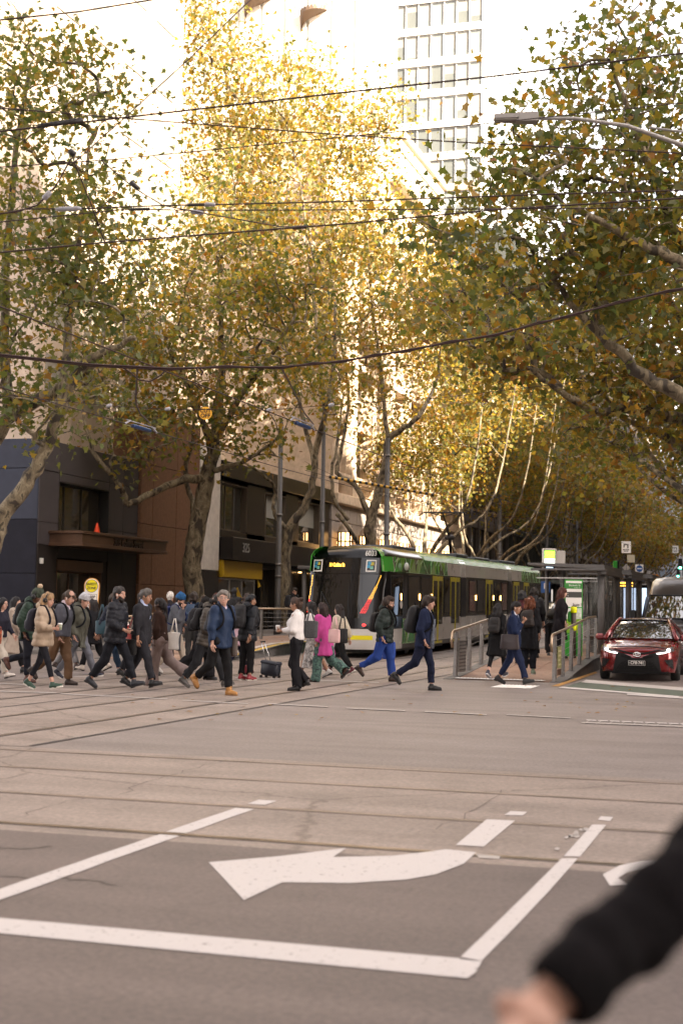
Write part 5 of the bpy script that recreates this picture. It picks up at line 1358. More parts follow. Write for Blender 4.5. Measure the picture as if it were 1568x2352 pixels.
    # triangular mosaic on the upper band
    def mosaic(y0, y1, z0, z1, nm, greys=0.0, step=.55):
        b = MB(); ln = MB(); ys_t = [y0]; ys_b = [y0]
        while ys_t[-1] < y1: ys_t.append(min(y1, ys_t[-1] + step * (.5 + RNG.random())))
        while ys_b[-1] < y1: ys_b.append(min(y1, ys_b[-1] + step * (.5 + RNG.random())))
        i = j = 0
        while i < len(ys_t) - 1 or j < len(ys_b) - 1:
            if j >= len(ys_b) - 1 or (i < len(ys_t) - 1 and ys_t[i + 1] <= ys_b[j + 1]):
                tri = [(ys_t[i], z1), (ys_b[j], z0), (ys_t[i + 1], z1)]; i += 1
            else:
                tri = [(ys_b[j], z0), (ys_b[j + 1], z0), (ys_t[i], z1)]; j += 1
            if abs((tri[1][0] - tri[0][0]) * (tri[2][1] - tri[0][1]) - (tri[2][0] - tri[0][0]) * (tri[1][1] - tri[0][1])) < 1e-4: continue
            m = TGREY if RNG.random() < greys else RNG.choice(TG)
            mid = ((tri[0][0] + tri[1][0] + tri[2][0]) / 3, (tri[0][1] + tri[1][1] + tri[2][1]) / 3)
            b.add([side_p(p[0], p[1], .012) for p in tri], [(0, 1, 2)], m)
            if RNG.random() < .6: ln.tube([side_p(tri[0][0], tri[0][1], .013), side_p(tri[1][0], tri[1][1], .013)], .006, LINEW, 4)
            if RNG.random() < .35: ln.tube([side_p(mid[0], mid[1], .013), side_p(tri[2][0], tri[2][1], .013)], .005, LINEW, 4)
        # face outward
        o = b.build(nm, t); me = o.data
        if me.polygons and me.polygons[0].normal.x < 0: pass
        ln.build('livery_line', o)
        b2 = MB(); sp(b2, y0, y1, z0, z1, .006, TG[0], True); b2.build('green_band', o)
    mosaic(.34, 7.9, 2.60, 3.04, 'livery_mosaic')
    b = MB(); sp(b, 7.9, 9.95, 2.60, 3.04, .011, TGREY, True); sp(b, 10.95, 18.9, 2.60, 3.04, .011, TGREY, True); sp(b, 19.9, 22.2, 2.6, 3.04, .011, TGREY, True); b.build('grey_band', t)
    mosaic(22.2, TL - .4, 2.6, 3.04, 'livery_mosaic')
    mosaic(1.95, 5.6, .42, 1.18, 'lower_mosaic', .35, .8)
    b = MB(); sp(b, 5.6, 9.95, .42, 1.18, .008, TGREY, True); sp(b, 10.95, 18.9, .42, 1.18, .008, TWHITE, True); sp(b, 19.9, TL - .3, .42, 1.18, .008, TGREY, True); b.build('lower_panel', t)
    b = MB(); sp(b, 1.9, TL - .3, .27, .42, .006, TSKIRT, True); b.build('skirt', t)
    # joints between the modules
    for y0 in (9.98, 18.95):
        b = MB(); sp(b, y0, y0 + .9, 2.58, 3.34, .016, TWHITE, True); sp(b, y0, y0 + .9, .3, 1.15, .014, TWHITE, True); sp(b, y0 + .05, y0 + .85, 1.15, 2.58, .014, BLACKP, True); b.build('gangway_bellows', t)
    RIM = mat('window_rubber', (.008, .008, .008), .6)
    def win(y0, y1, z0=1.28, z1=2.52, m=TWIN, nm='window'):
        b = MB(); sp(b, y0, y1, z0, z1, .012, RIM); o = b.build(nm, t)
        b = MB(); sp(b, y0 + .05, y1 - .05, z0 + .05, z1 - .05, .018, m); b.build('pane', o)
    ADV = mat('window_advert', (.16, .06, .05), .25, coat=.4, var=.3, scale=3)
    win(.75, 1.95, 1.25, 2.5)
    for a in ((2.55, 3.85), (4.15, 5.4), (7.4, 8.15), (12.8, 14.1), (16.1, 17.2), (24.3, 25.4), (25.7, 27.1)): win(*a)
    win(11.4, 12.4, 1.3, 2.5, ADV, 'advert_window'); win(17.6, 18.75, 1.3, 2.5, ADV, 'advert_window')
    for (y0, y1) in ((5.78, 7.2), (8.38, 9.82), (14.48, 15.8), (20.35, 21.65), (22.8, 24.1)):
        b = MB(); sp(b, y0, y1, .30, 2.56, .012, TYEL); d = b.build('door', t)
        ym = (y0 + y1) / 2
        for (ya, yb) in ((y0 + .09, ym - .09), (ym + .09, y1 - .09)):
            b = MB(); sp(b, ya, yb, .95, 2.40, .02, TWIN); b.build('pane', d)
        b = MB(); sp(b, ym - .075, ym - .035, .32, 2.54, .022, TYELD); sp(b, ym + .035, ym + .075, .32, 2.54, .022, TYELD); sp(b, ym - .02, ym + .02, .3, 2.56, .019, RIM); b.build('edge', d)
    b = MB()
    for yy in (1.72, 4.0, 5.62, 12.6, 15.95, 17.4, 24.2, 26): b.bbox(hw(yy) + .01, hw(yy) + .025, yy - .035, yy + .035, 1.75, 1.95, LAMPW, .01)
    b.build('side_marker', t)
    b = MB(); b.sphere((hw(2.0) + .10, 2.0, 2.78), .10, TWHITE, 12, 8, (.8, .9, 1.2)); b.tube([(hw(2.0) - .02, 2.0, 2.8), (hw(2) + .1, 2.0, 2.8)], .02, BLACKP, 6); b.build('camera_pod', t, True)
    b = MB(); b.lathe([(0, 0), (.13, 0), (.13, .004), (0, .004)], (hw(1.7) + .022, 1.72, 1.62), WS, 16, 'x'); b.build('round_sticker', t)
    b = MB()
    for yy in (2.6, 4.2, 12.5, 14.6, 22.5, 24.6):
        for xx in (-.95, .75): b.lathe([(.3, 0), (.3, .12), (0, .12)], (xx, yy, .31), TSKIRT, 14, 'x')
    b.box(-.9, .9, 1.2, 9, .14, .3, TSKIRT); b.box(-.9, .9, 11, 18.8, .14, .3, TSKIRT); b.box(-.9, .9, 20, 26.5, .14, .3, TSKIRT); b.build('bogie', t)
    b = MB(); DKR = mat('roof_box', (.07, .08, .09), .5)
    for (ya, yb, x0, x1, h) in ((3.4, 6.2, -.9, .62, .12), (11.6, 13.5, -.85, .8, .12), (15.5, 18.2, -.8, .7, .1), (20.5, 24, -.8, .7, .12)): b = MB(); b.bbox(x0, x1, ya, yb, 3.36, 3.38 + h, DKR, .03); b.build('roof_box', t)
    b = MB(); PM = mat('pantograph', (.045, .04, .04), .5, .3)
    py = 12.8; b.tube([(0, py + 1.3, 3.5), (0, py + 1.05, 4.2), (0, py + .6, 4.55)], .06, PM, 8); b.tube([(0, py + 1.05, 4.25), (0, py - .1, 5.05)], .035, PM, 8)
    for xx in (-.5, .5): b.tube([(0, py + .1, 4.95), (xx, py - .1, 5.08)], .02, PM, 6)
    b.tube([(-.95, py - .1, 4.98), (-.75, py - .1, 5.1), (.75, py - .1, 5.1), (.95, py - .1, 4.98)], .025, PM, 6); b.tube([(-.9, py + .12, 5.1), (.9, py + .12, 5.1)], .022, PM, 6)
    b.lathe([(.16, 0), (.2, .05), (.2, .12), (.1, .2)], (0, py + 1.05, 4.1), PM, 10); b.build('pantograph', t, True)
    return t
tram = make_tram(-12.66, 40.42, gz(40.4), 'green and white articulated tram numbered 6033 standing beside the left platform')
t2 = copy_tree(tram); t2.location = (-10.0, 132, gz(132)); t2['label'] = 'distant tram with amber sign at the far end of the street behind the van'
# ------------------------------------------------------------------ cars
def car_glass(): return mat('windscreen', (0.012, 0.014, 0.018), 0.02, spec=1.0, coat=1.0, ior=2.3)
TYRE = mat('tyre', (0.012, 0.012, 0.012), 0.8); RIMM = mat('alloy', (.30, .30, .31), .3, .9); CHROME = mat('chrome', (.6, .6, .6), .08, 1.0)
def make_sedan(label, paint, loc, rz, full=True):
    t = thing('parked_car' if not full else 'car', label, 'car', loc, rz)
    ys = [.0, .05, .16, .35, .8, 1.3, 2.2, 3.4, 4.3, 4.7, 4.82]
    w = [.60, .70, .80, .865, .895, .90, .90, .90, .88, .82, .70]
    tp = [.60, .70, .745, .785, .86, .955, .955, .97, 1.0, .98, .88]
    bt = [.24, .21, .19, .18, .18, .18, .18, .18, .2, .24, .3]
    def sec(i):
        W_, T_, B_ = w[i], tp[i], bt[i]; r = []
        for (fx, fz) in ((0, 1.03), (.3, 1.025), (.55, 1.01), (.78, .985), (.90, .955), (.965, .89), (.995, .80), (1.0, .62), (.99, .42), (.965, .22), (.93, .05), (.7, .0), (0, .0)):
            zz = B_ + (T_ - B_) * fz if fz <= 1 else T_ + (fz - 1) * .8
            r.append((fx * W_, ys[i], zz))
        return r
    b = MB(); vs = []
    for i in range(len(ys)):
        s = sec(i); vs += s + [(-x, y, z) for x, y, z in s[-2:0:-1]]
    n = len(vs) // len(ys)
    fs = [(j * n + i, (j + 1) * n + i, (j + 1) * n + (i + 1) % n, j * n + (i + 1) % n) for j in range(len(ys) - 1) for i in range(n)]
    fs += [tuple(range(n)), tuple(reversed(range((len(ys) - 1) * n, len(ys) * n)))]
    b.add(vs, fs, paint); body = b.build('body', t, angle=50)
    # cabin
    A0, A1, R1, R0 = (1.22, .965), (2.02, 1.375), (3.25, 1.365), (4.15, 1.03)
    wb, wr = .79, .56
    G = car_glass(); b = MB()
    def P(y, z, x): return (x, y, z)
    nX = 8
    def lerp(a, c, k): return a + (c - a) * k
    v = []
    for j in range(5):
        k = j / 4; y, z, W_ = lerp(A0[0], A1[0], k), lerp(A0[1], A1[1], k) + .035 * math.sin(math.pi * k), lerp(wb, wr, k)
        for i in range(nX + 1): u = -1 + 2 * i / nX; v.append((u * W_, y - .16 * (1 - u * u) * (1 - .5 * k) + .10, z + .02 * (1 - u * u)))
    b.add(v, [(j * 9 + i, j * 9 + i + 1, (j + 1) * 9 + i + 1, (j + 1) * 9 + i) for j in range(4) for i in range(nX)], G); b.build('windscreen', t, True)
    b = MB(); v = []; yr = [2.06, 2.35, 2.8, 3.2]; zr = [1.385, 1.415, 1.42, 1.375]
    for y, z in zip(yr, zr):
        for i in range(nX + 1): u = -1 + 2 * i / nX; v.append((u * (wr + .02), y - .05 * (1 - u * u) * (y < 2.2), z + .025 * (1 - u * u) - .012 * u ** 6))
    b.add(v, [(j * 9 + i, j * 9 + i + 1, (j + 1) * 9 + i + 1, (j + 1) * 9 + i) for j in range(3) for i in range(nX)], paint); b.build('roof', t, True)
    for s in (-1, 1):
        b = MB(); b.tube([(s * (wb + .035), 1.12, .95), (s * lerp(wb, wr, .5) * 1.035, 1.64, 1.20), (s * (wr + .03), 2.05, 1.395), (s * (wr + .03), 2.8, 1.415), (s * (wr + .03), 3.2, 1.37), (s * (wb + .02), 4.1, 1.02)], [.05, .042, .038, .035, .038, .06], paint, 8); b.build('pillar', t, True)
        b = MB(); b.add([(s * (wb + .04), 1.42, .955), (s * (wb + .05), 3.6, .97), (s * (wr + .03), 3.15, 1.36), (s * (wr + .03), 2.12, 1.375)], [(0, 1, 2, 3) if s > 0 else (3, 2, 1, 0)], G); b.build('side_window', t)
        b = MB(); b.tube([(s * .80, 1.55, .93), (s * .90, 1.52, .95)], .03, BLACKP, 6); b.bbox(s * .98 - .11, s * .98 + .11, 1.45, 1.58, .90, 1.06, paint, .05); m_ = b.build('wing_mirror', t)
        for y in (.92, 3.72):
            wl = MB(); wl.lathe([(.20, -.1), (.30, -.1), (.325, -.06), (.325, .06), (.30, .1), (.20, .1)], (s * .80, y, .325), TYRE, 22, 'x'); o = wl.build('wheel', t, True)
            wl = MB(); wl.lathe([(.0, .085), (.21, .085), (.21, -.09), (0, -.09)], (s * .80, y, .325), RIMM, 16, 'x')
            for k in range(5): wl.box(s * .80 - .1, s * .80 + .1, -.02 + y, .02 + y, .34, .51, RIMM, Matrix.Translation((0, y, .325)) @ Matrix.Rotation(2 * math.pi * k / 5, 4, 'X') @ Matrix.Translation((0, -y, -.325)))
            wl.build('rim', o)
    b = MB(); b.add([(-wb, 4.18, 1.0), (wb, 4.18, 1.0), (wr, 3.28, 1.35), (-wr, 3.28, 1.35)], [(0, 1, 2, 3)], G); b.build('rear_window', t)
    # front fascia on the curved nose
    def yf(x, z): return float(np.interp(abs(x), [0, .45, .60, .70, .80, .865, .895], [-.03, -.012, .0, .05, .16, .35, .8])) + (.0 if z > .3 else .01) + max(0, z - .60) * .35
    def patch(poly, off, m, nm, par, n=6):
        b = MB(); ex = []
        for i, (x, z) in enumerate(poly):
            x2, z2 = poly[(i + 1) % len(poly)]
            for k in range(n): tt = k / n; ex.append((x + (x2 - x) * tt, z + (z2 - z) * tt))
        # strips between lower and upper envelope over x
        x0, x1 = min(p[0] for p in poly), max(p[0] for p in poly); N = 14; v = []
        def env(x):
            Z = []
            for i in range(len(poly)):
                (a, c), (d, e) = poly[i], poly[(i + 1) % len(poly)]
                if (a - x) * (d - x) <= 0 and a != d: Z.append(c + (e - c) * (x - a) / (d - a))
            return (min(Z), max(Z))
        for i in range(N + 1):
            x = x0 + (x1 - x0) * min(max(i / N, .0005), .9995); lo, hi = env(x)
            for k in range(4): z = lo + (hi - lo) * k / 3; v.append((x, yf(x, z) - off, z))
        b.add(v, [(4 * i + k, 4 * i + 4 + k, 4 * i + 5 + k, 4 * i + 1 + k) for i in range(N) for k in range(3)], m); return b.build(nm, par, True)
    DK = mat('grille_black', (.006, .006, .0065), .5, spec=.15); DKG = mat('grille_grey', (.011, .011, .012), .5, spec=.2)
    fr = patch([(-.54, .22), (.54, .22), (.36, .50), (.47, .64), (.36, .66), (.2, .56), (0, .53), (-.2, .56), (-.36, .66), (-.47, .64), (-.36, .50)], .03, DKG, 'grille_surround', t)
    patch([(-.50, .235), (.50, .235), (.34, .46), (-.34, .46)], .042, DK, 'lower_grille', fr)
    for s in (-1, 1): patch([(s * .12, .565), (s * .33, .645), (s * .36, .56), (s * .16, .515)], .042, DK, 'mesh_inset', fr)
    if full:
        b = MB()
        for k in range(9):
            z = .25 + k * .024; W_ = .49 - (z - .235) * .72; b.tube([(-W_ + 2 * W_ * i / 8, yf(-W_ + 2 * W_ * i / 8, z) - .048, z) for i in range(9)], .0035, DKG, 4)
        b.build('grille_bar', fr)
    patch([(-.55, .715), (-.49, .735), (-.15, .66), (0, .655), (.15, .66), (.49, .735), (.55, .715), (.18, .625), (0, .62), (-.18, .625)], .035, DK, 'upper_grille', t)
    patch([(-.70, .19), (.70, .19), (.72, .235), (-.72, .235)], .04, DK, 'lip', t)
    for s in (-1, 1):
        o = patch([(s * .60, .50), (s * .795, .515), (s * .80, .30), (s * .70, .37)], .012, DK, 'fog_scoop', t)
        for k in range(5): 
            z = .36 + k * .03; b = MB(); b.tube([(s * (.70 - .02 * k) , yf(.70 - .02 * k, z) - .02, z), (s * .785, yf(.785, z) - .02, z)], .006, DKG, 4); b.build('slat', o)
        HG = mat('headlight_glass', (.06, .06, .065), .05, spec=.9, coat=1)
        o = patch([(s * .40, .655), (s * .52, .70), (s * .70, .775), (s * .80, .80), (s * .81, .70), (s * .66, .655), (s * .50, .615)], .018, HG, 'headlight', t)
        HL_ = mat('headlight_on', (1, 1, 1), .3, emit=(1.0, .95, .85), estr=2.0 if full else 2)
        b = MB(); b.sphere((s * .69, yf(.69, .72) - .03, .725), .034, HL_, 10, 6); b.tube([(s * .44, yf(.44, .635) - .03, .640), (s * .55, yf(.55, .65) - .03, .652), (s * .64, yf(.64, .67) - .03, .672), (s * .70, yf(.7, .69) - .03, .692)], .009, HL_, 6); b.build('lamp', o)
    e = MB()
    def oval(rx, rz, r, dx=0, dz=0, n=18): e.tube([(dx + rx * math.cos(2 * math.pi * k / n), yf(0, .63) - .06, .615 + dz + rz * math.sin(2 * math.pi * k / n)) for k in range(n + 1)], r, CHROME, 5)
    oval(.075, .052, .009); oval(.028, .046, .007); oval(.052, .018, .007, 0, .022); e.build('emblem', t, True)
    b = MB(); b.bbox(-.19, .19, yf(0, .43) - .075, yf(0, .43) - .06, .365, .48, BK, .004); p = b.build('number_plate', t)
    b = MB(); yp = yf(0, .43) - .078
    for (a0, a1, c0, c1) in ((-.185, .185, .37, .374), (-.185, .185, .471, .475), (-.185, -.181, .37, .475), (.181, .185, .37, .475)): b.box(a0, a1, yp, yp + .003, c0, c1, WS)
    b.build('plate_border', p)
    if full: text('CFB\u00b7741', .095, WS, p, (.01, yp - .001, .425), RX, depth=.001, bold=.001, sx=.9); text('VIC', .028, WS, p, (-.168, yp - .001, .425), (rad(90), rad(90), 0), depth=.001)
    b = MB(); b.tube([(x, yf(x, .78) + .06 - .03, .765 + .035 * (1 - (x / .6) ** 2)) for x in [-.6 + 1.2 * i / 10 for i in range(11)]], .012, DK, 5); b.build('bonnet_edge', t, True)
    return t
REDP = mat('car_red', (0.14, 0.004, 0.006), 0.2, 0.35, coat=1.0, spec=.3)
car = make_sedan('glossy dark red sedan with lit headlights and plate CFB 741 at the stop line', REDP, (-3.31, 32.95, gz(33)), rad(1.5))
car2 = make_sedan('black car far behind the rear of the tram near the screen', mat('car_black', (.012, .012, .013), .2, coat=1), (-15.6, 96, gz(96)), 0, False)
car2.scale = (1.05, 1.05, 1.2)
# ------------------------------------------------------------------ van
def make_van(label, loc):
    t = thing('van', label, 'van', loc)
    VP = mat('van_paint', (.085, .075, .072), .3, .6, coat=.8)
    ys = [0, .12, .4, .75, 1.35, 1.8, 2.6, 5.6, 5.75]; tp = [.95, 1.10, 1.2, 1.27, 2.05, 2.40, 2.52, 2.5, 2.4]; wd = [.84, .92, .96, .98, .985, .985, .985, .985, .95]; tw = [.72, .78, .80, .82, .78, .76, .78, .78, .74]
    b = MB(); vs = []
    for y, T_, W_, w2 in zip(ys, tp, wd, tw):
        s = [(0, y, T_ + .03), (w2 * .5, y, T_ + .025), (w2 * .9, y, T_ - .01), (w2, y, T_ - .06)]
        zmid = min(T_ - .1, 1.2); s += [(W_ * (.5 + .5 * w2 / W_), y, (T_ + zmid) / 2), (W_, y, zmid), (W_, y, .6), (W_ * .97, y, .3), (0, y, .28)]
        vs += s + [(-a, c, d) for a, c, d in s[-2:0:-1]]
    n = len(vs) // len(ys)
    fs = [(j * n + i, (j + 1) * n + i, (j + 1) * n + (i + 1) % n, j * n + (i + 1) % n) for j in range(len(ys) - 1) for i in range(n)] + [tuple(range(n)), tuple(reversed(range((len(ys) - 1) * n, len(ys) * n)))]
    b.add(vs, fs, VP); b.build('body', t, angle=45)
    b = MB(); v = []
    for j in range(4):
        k = j / 3; y = .80 + .52 * k; z = 1.36 + .64 * k; W_ = .86 - .10 * k
        for i in range(9): u = -1 + 2 * i / 8; v.append((u * W_, y - .07 + .06 * u * u - .05, z))
    b.add(v, [(j * 9 + i, j * 9 + i + 1, (j + 1) * 9 + i + 1, (j + 1) * 9 + i) for j in range(3) for i in range(8)], car_glass()); ws = b.build('windscreen', t, True)
    b = MB(); b.tube([v[i] for i in range(9)] + [v[17], v[26], v[35]] + [v[27 + i] for i in range(8, -1, -1)] + [v[18], v[9], v[0]], .025, BLACKP, 6); b.build('seal', ws)
    b = MB(); b.tube([(-.1, .62, 1.34), (.55, .66, 1.40)], .012, BLACKP, 5); b.build('wiper', t)
    for x in (.32,):
        b = MB(); b.tube([(x, 1.66, 2.30), (x + .02, 1.9, 2.46), (x + .02, 2.6, 2.56)], .022, VP, 6); b.tube([(x + .2, 1.66, 2.30), (x + .22, 1.9, 2.46), (x + .22, 2.6, 2.56)], .012, VP, 6); b.build('roof_rib', t, True)
    for s in (-1, 1):
        b = MB(); b.tube([(s * .95, .98, 1.3), (s * 1.12, .93, 1.34)], .03, BLACKP, 6); b.bbox(s * 1.2 - .1, s * 1.2 + .1, .86, .99, 1.28, 1.58, BLACKP, .04); b.build('wing_mirror', t)
        b = MB(); b.add([(s * .99, 1.1, 1.32), (s * .99, 2.3, 1.32), (s * .90, 2.3, 1.95), (s * .90, 1.5, 1.95)], [(0, 1, 2, 3)], car_glass()); b.build('side_window', t)
        for y in (.95, 4.5):
            b = MB(); b.lathe([(.2, -.11), (.33, -.11), (.35, -.06), (.35, .06), (.33, .11), (.2, .11)], (s * .86, y, .35), TYRE, 18, 'x'); o = b.build('wheel', t, True)
            b = MB(); b.lathe([(0, -.09), (.21, -.09), (.21, .09), (0, .09)], (s * .86, y, .35), RIMM, 14, 'x'); b.build('rim', o)
        b = MB(); b.bbox(s * .72 - .12, s * .72 + .12, -.02, .2, .82, 1.02, mat('headlight_glass', (.06, .06, .065), .05), .04); b.build('headlight', t)
    b = MB(); b.bbox(-.55, .55, -.03, .1, .62, .98, BLACKP, .03); g = b.build('grille', t)
    b = MB()
    for k in range(4): b.box(-.52, .52, -.045, -.028, .66 + k * .085, .69 + k * .085, CHROME)
    b.build('grille_bar', g)
    b = MB(); b.bbox(-.93, .93, -.06, .3, .3, .58, mat('bumper_grey', (.05, .05, .05), .5), .04); b.build('bumper', t)
    return t
van = make_van('dark grey high roofed van waiting behind the red sedan', (-2.93, 39.0, gz(39)))
# ------------------------------------------------------------------ people
class SDF:
    """a small signed-distance modeller: smooth unions of tapered limbs, polygonised with surface nets"""
    def __init__(s, lo, hi, h):
        s.lo = np.array(lo, float); s.h = h; s.n = np.maximum(4, np.ceil((np.array(hi) - s.lo) / h).astype(int) + 1)
        s.f = np.full(s.n, 1.0, np.float32)
    def _sl(s, lo, hi):
        a = np.clip(np.floor((np.array(lo) - s.lo) / s.h).astype(int), 0, s.n - 1); b = np.clip(np.ceil((np.array(hi) - s.lo) / s.h).astype(int) + 1, 1, s.n)
        if np.any(b <= a): return None
        X = [s.lo[i] + s.h * np.arange(a[i], b[i], dtype=np.float32) for i in range(3)]
        return tuple(slice(a[i], b[i]) for i in range(3)), X[0][:, None, None].astype(np.float32), X[1][None, :, None].astype(np.float32), X[2][None, None, :].astype(np.float32)
    def _put(s, sl, d, k, sub=False):
        f = s.f[sl]
        if sub: s.f[sl] = np.maximum(f, -d); return
        if k <= 0: s.f[sl] = np.minimum(f, d); return
        h = np.clip(.5 + .5 * (f - d) / k, 0, 1); s.f[sl] = f * (1 - h) + d * h - k * h * (1 - h)
    def cap(s, a, b, ra, rb, k=.02, sub=False, quilt=0, amp=0, sq=None):
        a, b = np.array(a, np.float32), np.array(b, np.float32); m = max(ra, rb) + .05 + k + amp
        q = s._sl(np.minimum(a, b) - m, np.maximum(a, b) + m)
        if q is None: return
        sl, X, Y, Z = q; ba = b - a; L2 = float(ba @ ba) + 1e-9
        t = np.clip(((X - a[0]) * ba[0] + (Y - a[1]) * ba[1] + (Z - a[2]) * ba[2]) / L2, 0, 1)
        r = ra + (rb - ra) * t
        if quilt: r = r + amp * (np.abs(np.sin(t * math.pi * max(1, round(math.sqrt(L2) / quilt)))) ** .7 - .5)
        d = np.sqrt((X - a[0] - t * ba[0]) ** 2 + (Y - a[1] - t * ba[1]) ** 2 + (Z - a[2] - t * ba[2]) ** 2) - r
        s._put(sl, d, k, sub)
    def ell(s, c, r, R=None, k=.02, sub=False):
        c = np.array(c, np.float32); m = max(r) + .04 + k; q = s._sl(c - m, c + m)
        if q is None: return
        sl, X, Y, Z = q; X = X - c[0]; Y = Y - c[1]; Z = Z - c[2]
        if R is not None: X, Y, Z = (R[0][i] * X + R[1][i] * Y + R[2][i] * Z for i in range(3))
        k0 = np.sqrt((X / r[0]) ** 2 + (Y / r[1]) ** 2 + (Z / r[2]) ** 2); k1 = np.sqrt((X / r[0] ** 2) ** 2 + (Y / r[1] ** 2) ** 2 + (Z / r[2] ** 2) ** 2) + 1e-6
        s._put(sl, k0 * (k0 - 1) / k1, k, sub)
    def loft(s, o, R, st, k=.03, quilt=0, amp=0, rnd=.02, fold=0, fseed=0, sub=False):
        """stations (z, forward offset, rx, ry) along the axis R[2] from origin o"""
        o = np.array(o, np.float32); st = np.array(st, np.float32); m = float(max(st[:, 2].max(), st[:, 3].max()) + np.abs(st[:, 1]).max() + .08 + k)
        ends = [o + R[2] * st[0, 0], o + R[2] * st[-1, 0]]; q = s._sl(np.minimum(*ends) - m, np.maximum(*ends) + m)
        if q is None: return
        sl, X, Y, Z = q; X = X - o[0]; Y = Y - o[1]; Z = Z - o[2]
        u, v, w = (R[i][0] * X + R[i][1] * Y + R[i][2] * Z for i in range(3))
        zc = np.clip(w, st[0, 0], st[-1, 0]); fo = np.interp(zc, st[:, 0], st[:, 1]); rx = np.interp(zc, st[:, 0], st[:, 2]); ry = np.interp(zc, st[:, 0], st[:, 3])
        if quilt: a = amp * (np.abs(np.sin((w - st[0, 0]) * math.pi / quilt)) ** .7 - .5); rx = rx + a; ry = ry + a
        u = u - fo
        if fold:
            th = np.arctan2(v, u); fz = np.clip((st[-1, 0] - w) / (st[-1, 0] - st[0, 0]), 0, 1)
            a = fold * fz * np.sin(7 * th + fseed + 2 * np.sin(3 * th + fseed)); rx = rx + a; ry = ry + a
        p = 2.4
        dxy = ((np.abs(u) / rx) ** p + (np.abs(v) / ry) ** p) ** (1 / p); dxy = (dxy - 1) * np.minimum(rx, ry)
        dz = np.maximum(st[0, 0] - w, w - st[-1, 0])
        d = np.sqrt(np.maximum(dxy + rnd, 0) ** 2 + np.maximum(dz + rnd, 0) ** 2) + np.minimum(np.maximum(dxy, dz) + rnd, 0) - rnd
        s._put(sl, d.astype(np.float32), k, sub)
    def ripple(s, amp, fr, seed):
        r = np.random.RandomState(seed); X = [(s.lo[i] + s.h * np.arange(s.n[i])).astype(np.float32) for i in range(3)]
        X, Y, Z = X[0][:, None, None], X[1][None, :, None], X[2][None, None, :]
        for _ in range(4):
            v = r.normal(0, 1, 3); v /= np.linalg.norm(v); v *= fr * (.6 + .8 * r.rand())
            s.f += np.float32(amp) * np.sin(v[0] * X + v[1] * Y + v[2] * Z * .8 + r.rand() * 6) * np.sin(v[1] * X * .7 - v[0] * Y * .6 + r.rand() * 6)
    def mesh(s, name, m):
        f = s.f; neg = f < 0
        n = f.shape; c = tuple(k - 1 for k in n); acc = np.zeros(c + (3,), np.float32); num = np.zeros(c, np.float32)
        for ax in range(3):
            o1, o2 = (ax + 1) % 3, (ax + 2) % 3
            for d1 in (0, 1):
                for d2 in (0, 1):
                    s0 = [None] * 3; s1 = [None] * 3
                    s0[ax] = slice(0, c[ax]); s1[ax] = slice(1, n[ax])
                    for o, d in ((o1, d1), (o2, d2)): s0[o] = slice(d, d + c[o]); s1[o] = slice(d, d + c[o])
                    a = f[tuple(s0)]; b = f[tuple(s1)]; x = (neg[tuple(s0)] != neg[tuple(s1)])
                    den = a - b; t = np.where(x, a / np.where(np.abs(den) < 1e-9, 1, den), 0)
                    acc[..., ax] += t; acc[..., o1] += x * d1; acc[..., o2] += x * d2; num += x
        idx = np.full(c, -1, np.int32); act = num > 0; N = int(act.sum()); idx[act] = np.arange(N)
        ijk = np.argwhere(act); V = s.lo + s.h * (ijk + acc[act] / num[act][:, None])
        Q = []
        for ax in range(3):
            o1, o2 = (ax + 1) % 3, (ax + 2) % 3
            s0 = [slice(None)] * 3; s1 = [slice(None)] * 3; s0[ax] = slice(0, -1); s1[ax] = slice(1, None)
            for o in (o1, o2): s0[o] = slice(1, -1); s1[o] = slice(1, -1)
            a = neg[tuple(s0)]; b = neg[tuple(s1)]; w = np.argwhere(a != b)
            if len(w) == 0: continue
            sg = a[tuple(w.T)]; g = w.copy(); g[:, o1] += 1; g[:, o2] += 1
            def at(d1, d2):
                h = g.copy(); h[:, o1] -= d1; h[:, o2] -= d2; return idx[tuple(h.T)]
            q = np.stack([at(1, 1), at(0, 1), at(0, 0), at(1, 0)], 1); q[~sg] = q[~sg][:, ::-1]; Q.append(q)
        Q = np.concatenate(Q) if Q else np.zeros((0, 4), int); Q = Q[(Q >= 0).all(1)]
        me = bpy.data.meshes.new(name); me.vertices.add(N); me.vertices.foreach_set('co', V.astype(np.float32).ravel())
        k = len(Q); me.loops.add(4 * k); me.loops.foreach_set('vertex_index', Q.astype(np.int32).ravel()); me.polygons.add(k)
        me.polygons.foreach_set('loop_start', np.arange(0, 4 * k, 4, dtype=np.int32)); me.polygons.foreach_set('use_smooth', np.ones(k, bool))
        me.materials.append(m); me.update(calc_edges=True); return me
def join_mb(me, mb):
    """append a MB's geometry to a mesh"""
    import bmesh
    bm = bmesh.new(); bm.from_mesh(me); o = len(bm.verts); base = len(me.materials)
    for mm in mb.mats: me.materials.append(mm)
    vs = [bm.verts.new(v) for v in mb.v]
    for f, k in zip(mb.f, mb.m):
        try: q = bm.faces.new([vs[i] for i in f]); q.material_index = base + k; q.smooth = True
        except ValueError: pass
    bm.to_mesh(me); bm.free()
SKINS = {'fair': (.42, .24, .175), 'tan': (.30, .16, .10), 'brown': (.13, .062, .038), 'dark': (.055, .028, .018), 'light': (.48, .29, .22)}
def skin(k): return mat('skin_' + k, SKINS[k], .5, var=.10, scale=14)
def hairm(c): return mat('hair_%d_%d_%d' % tuple(int(x * 1000) for x in c), c, .55, var=.5, scale=30, bump=.6, bscale=70, stretch=(1, 1, .25), spec=.3)
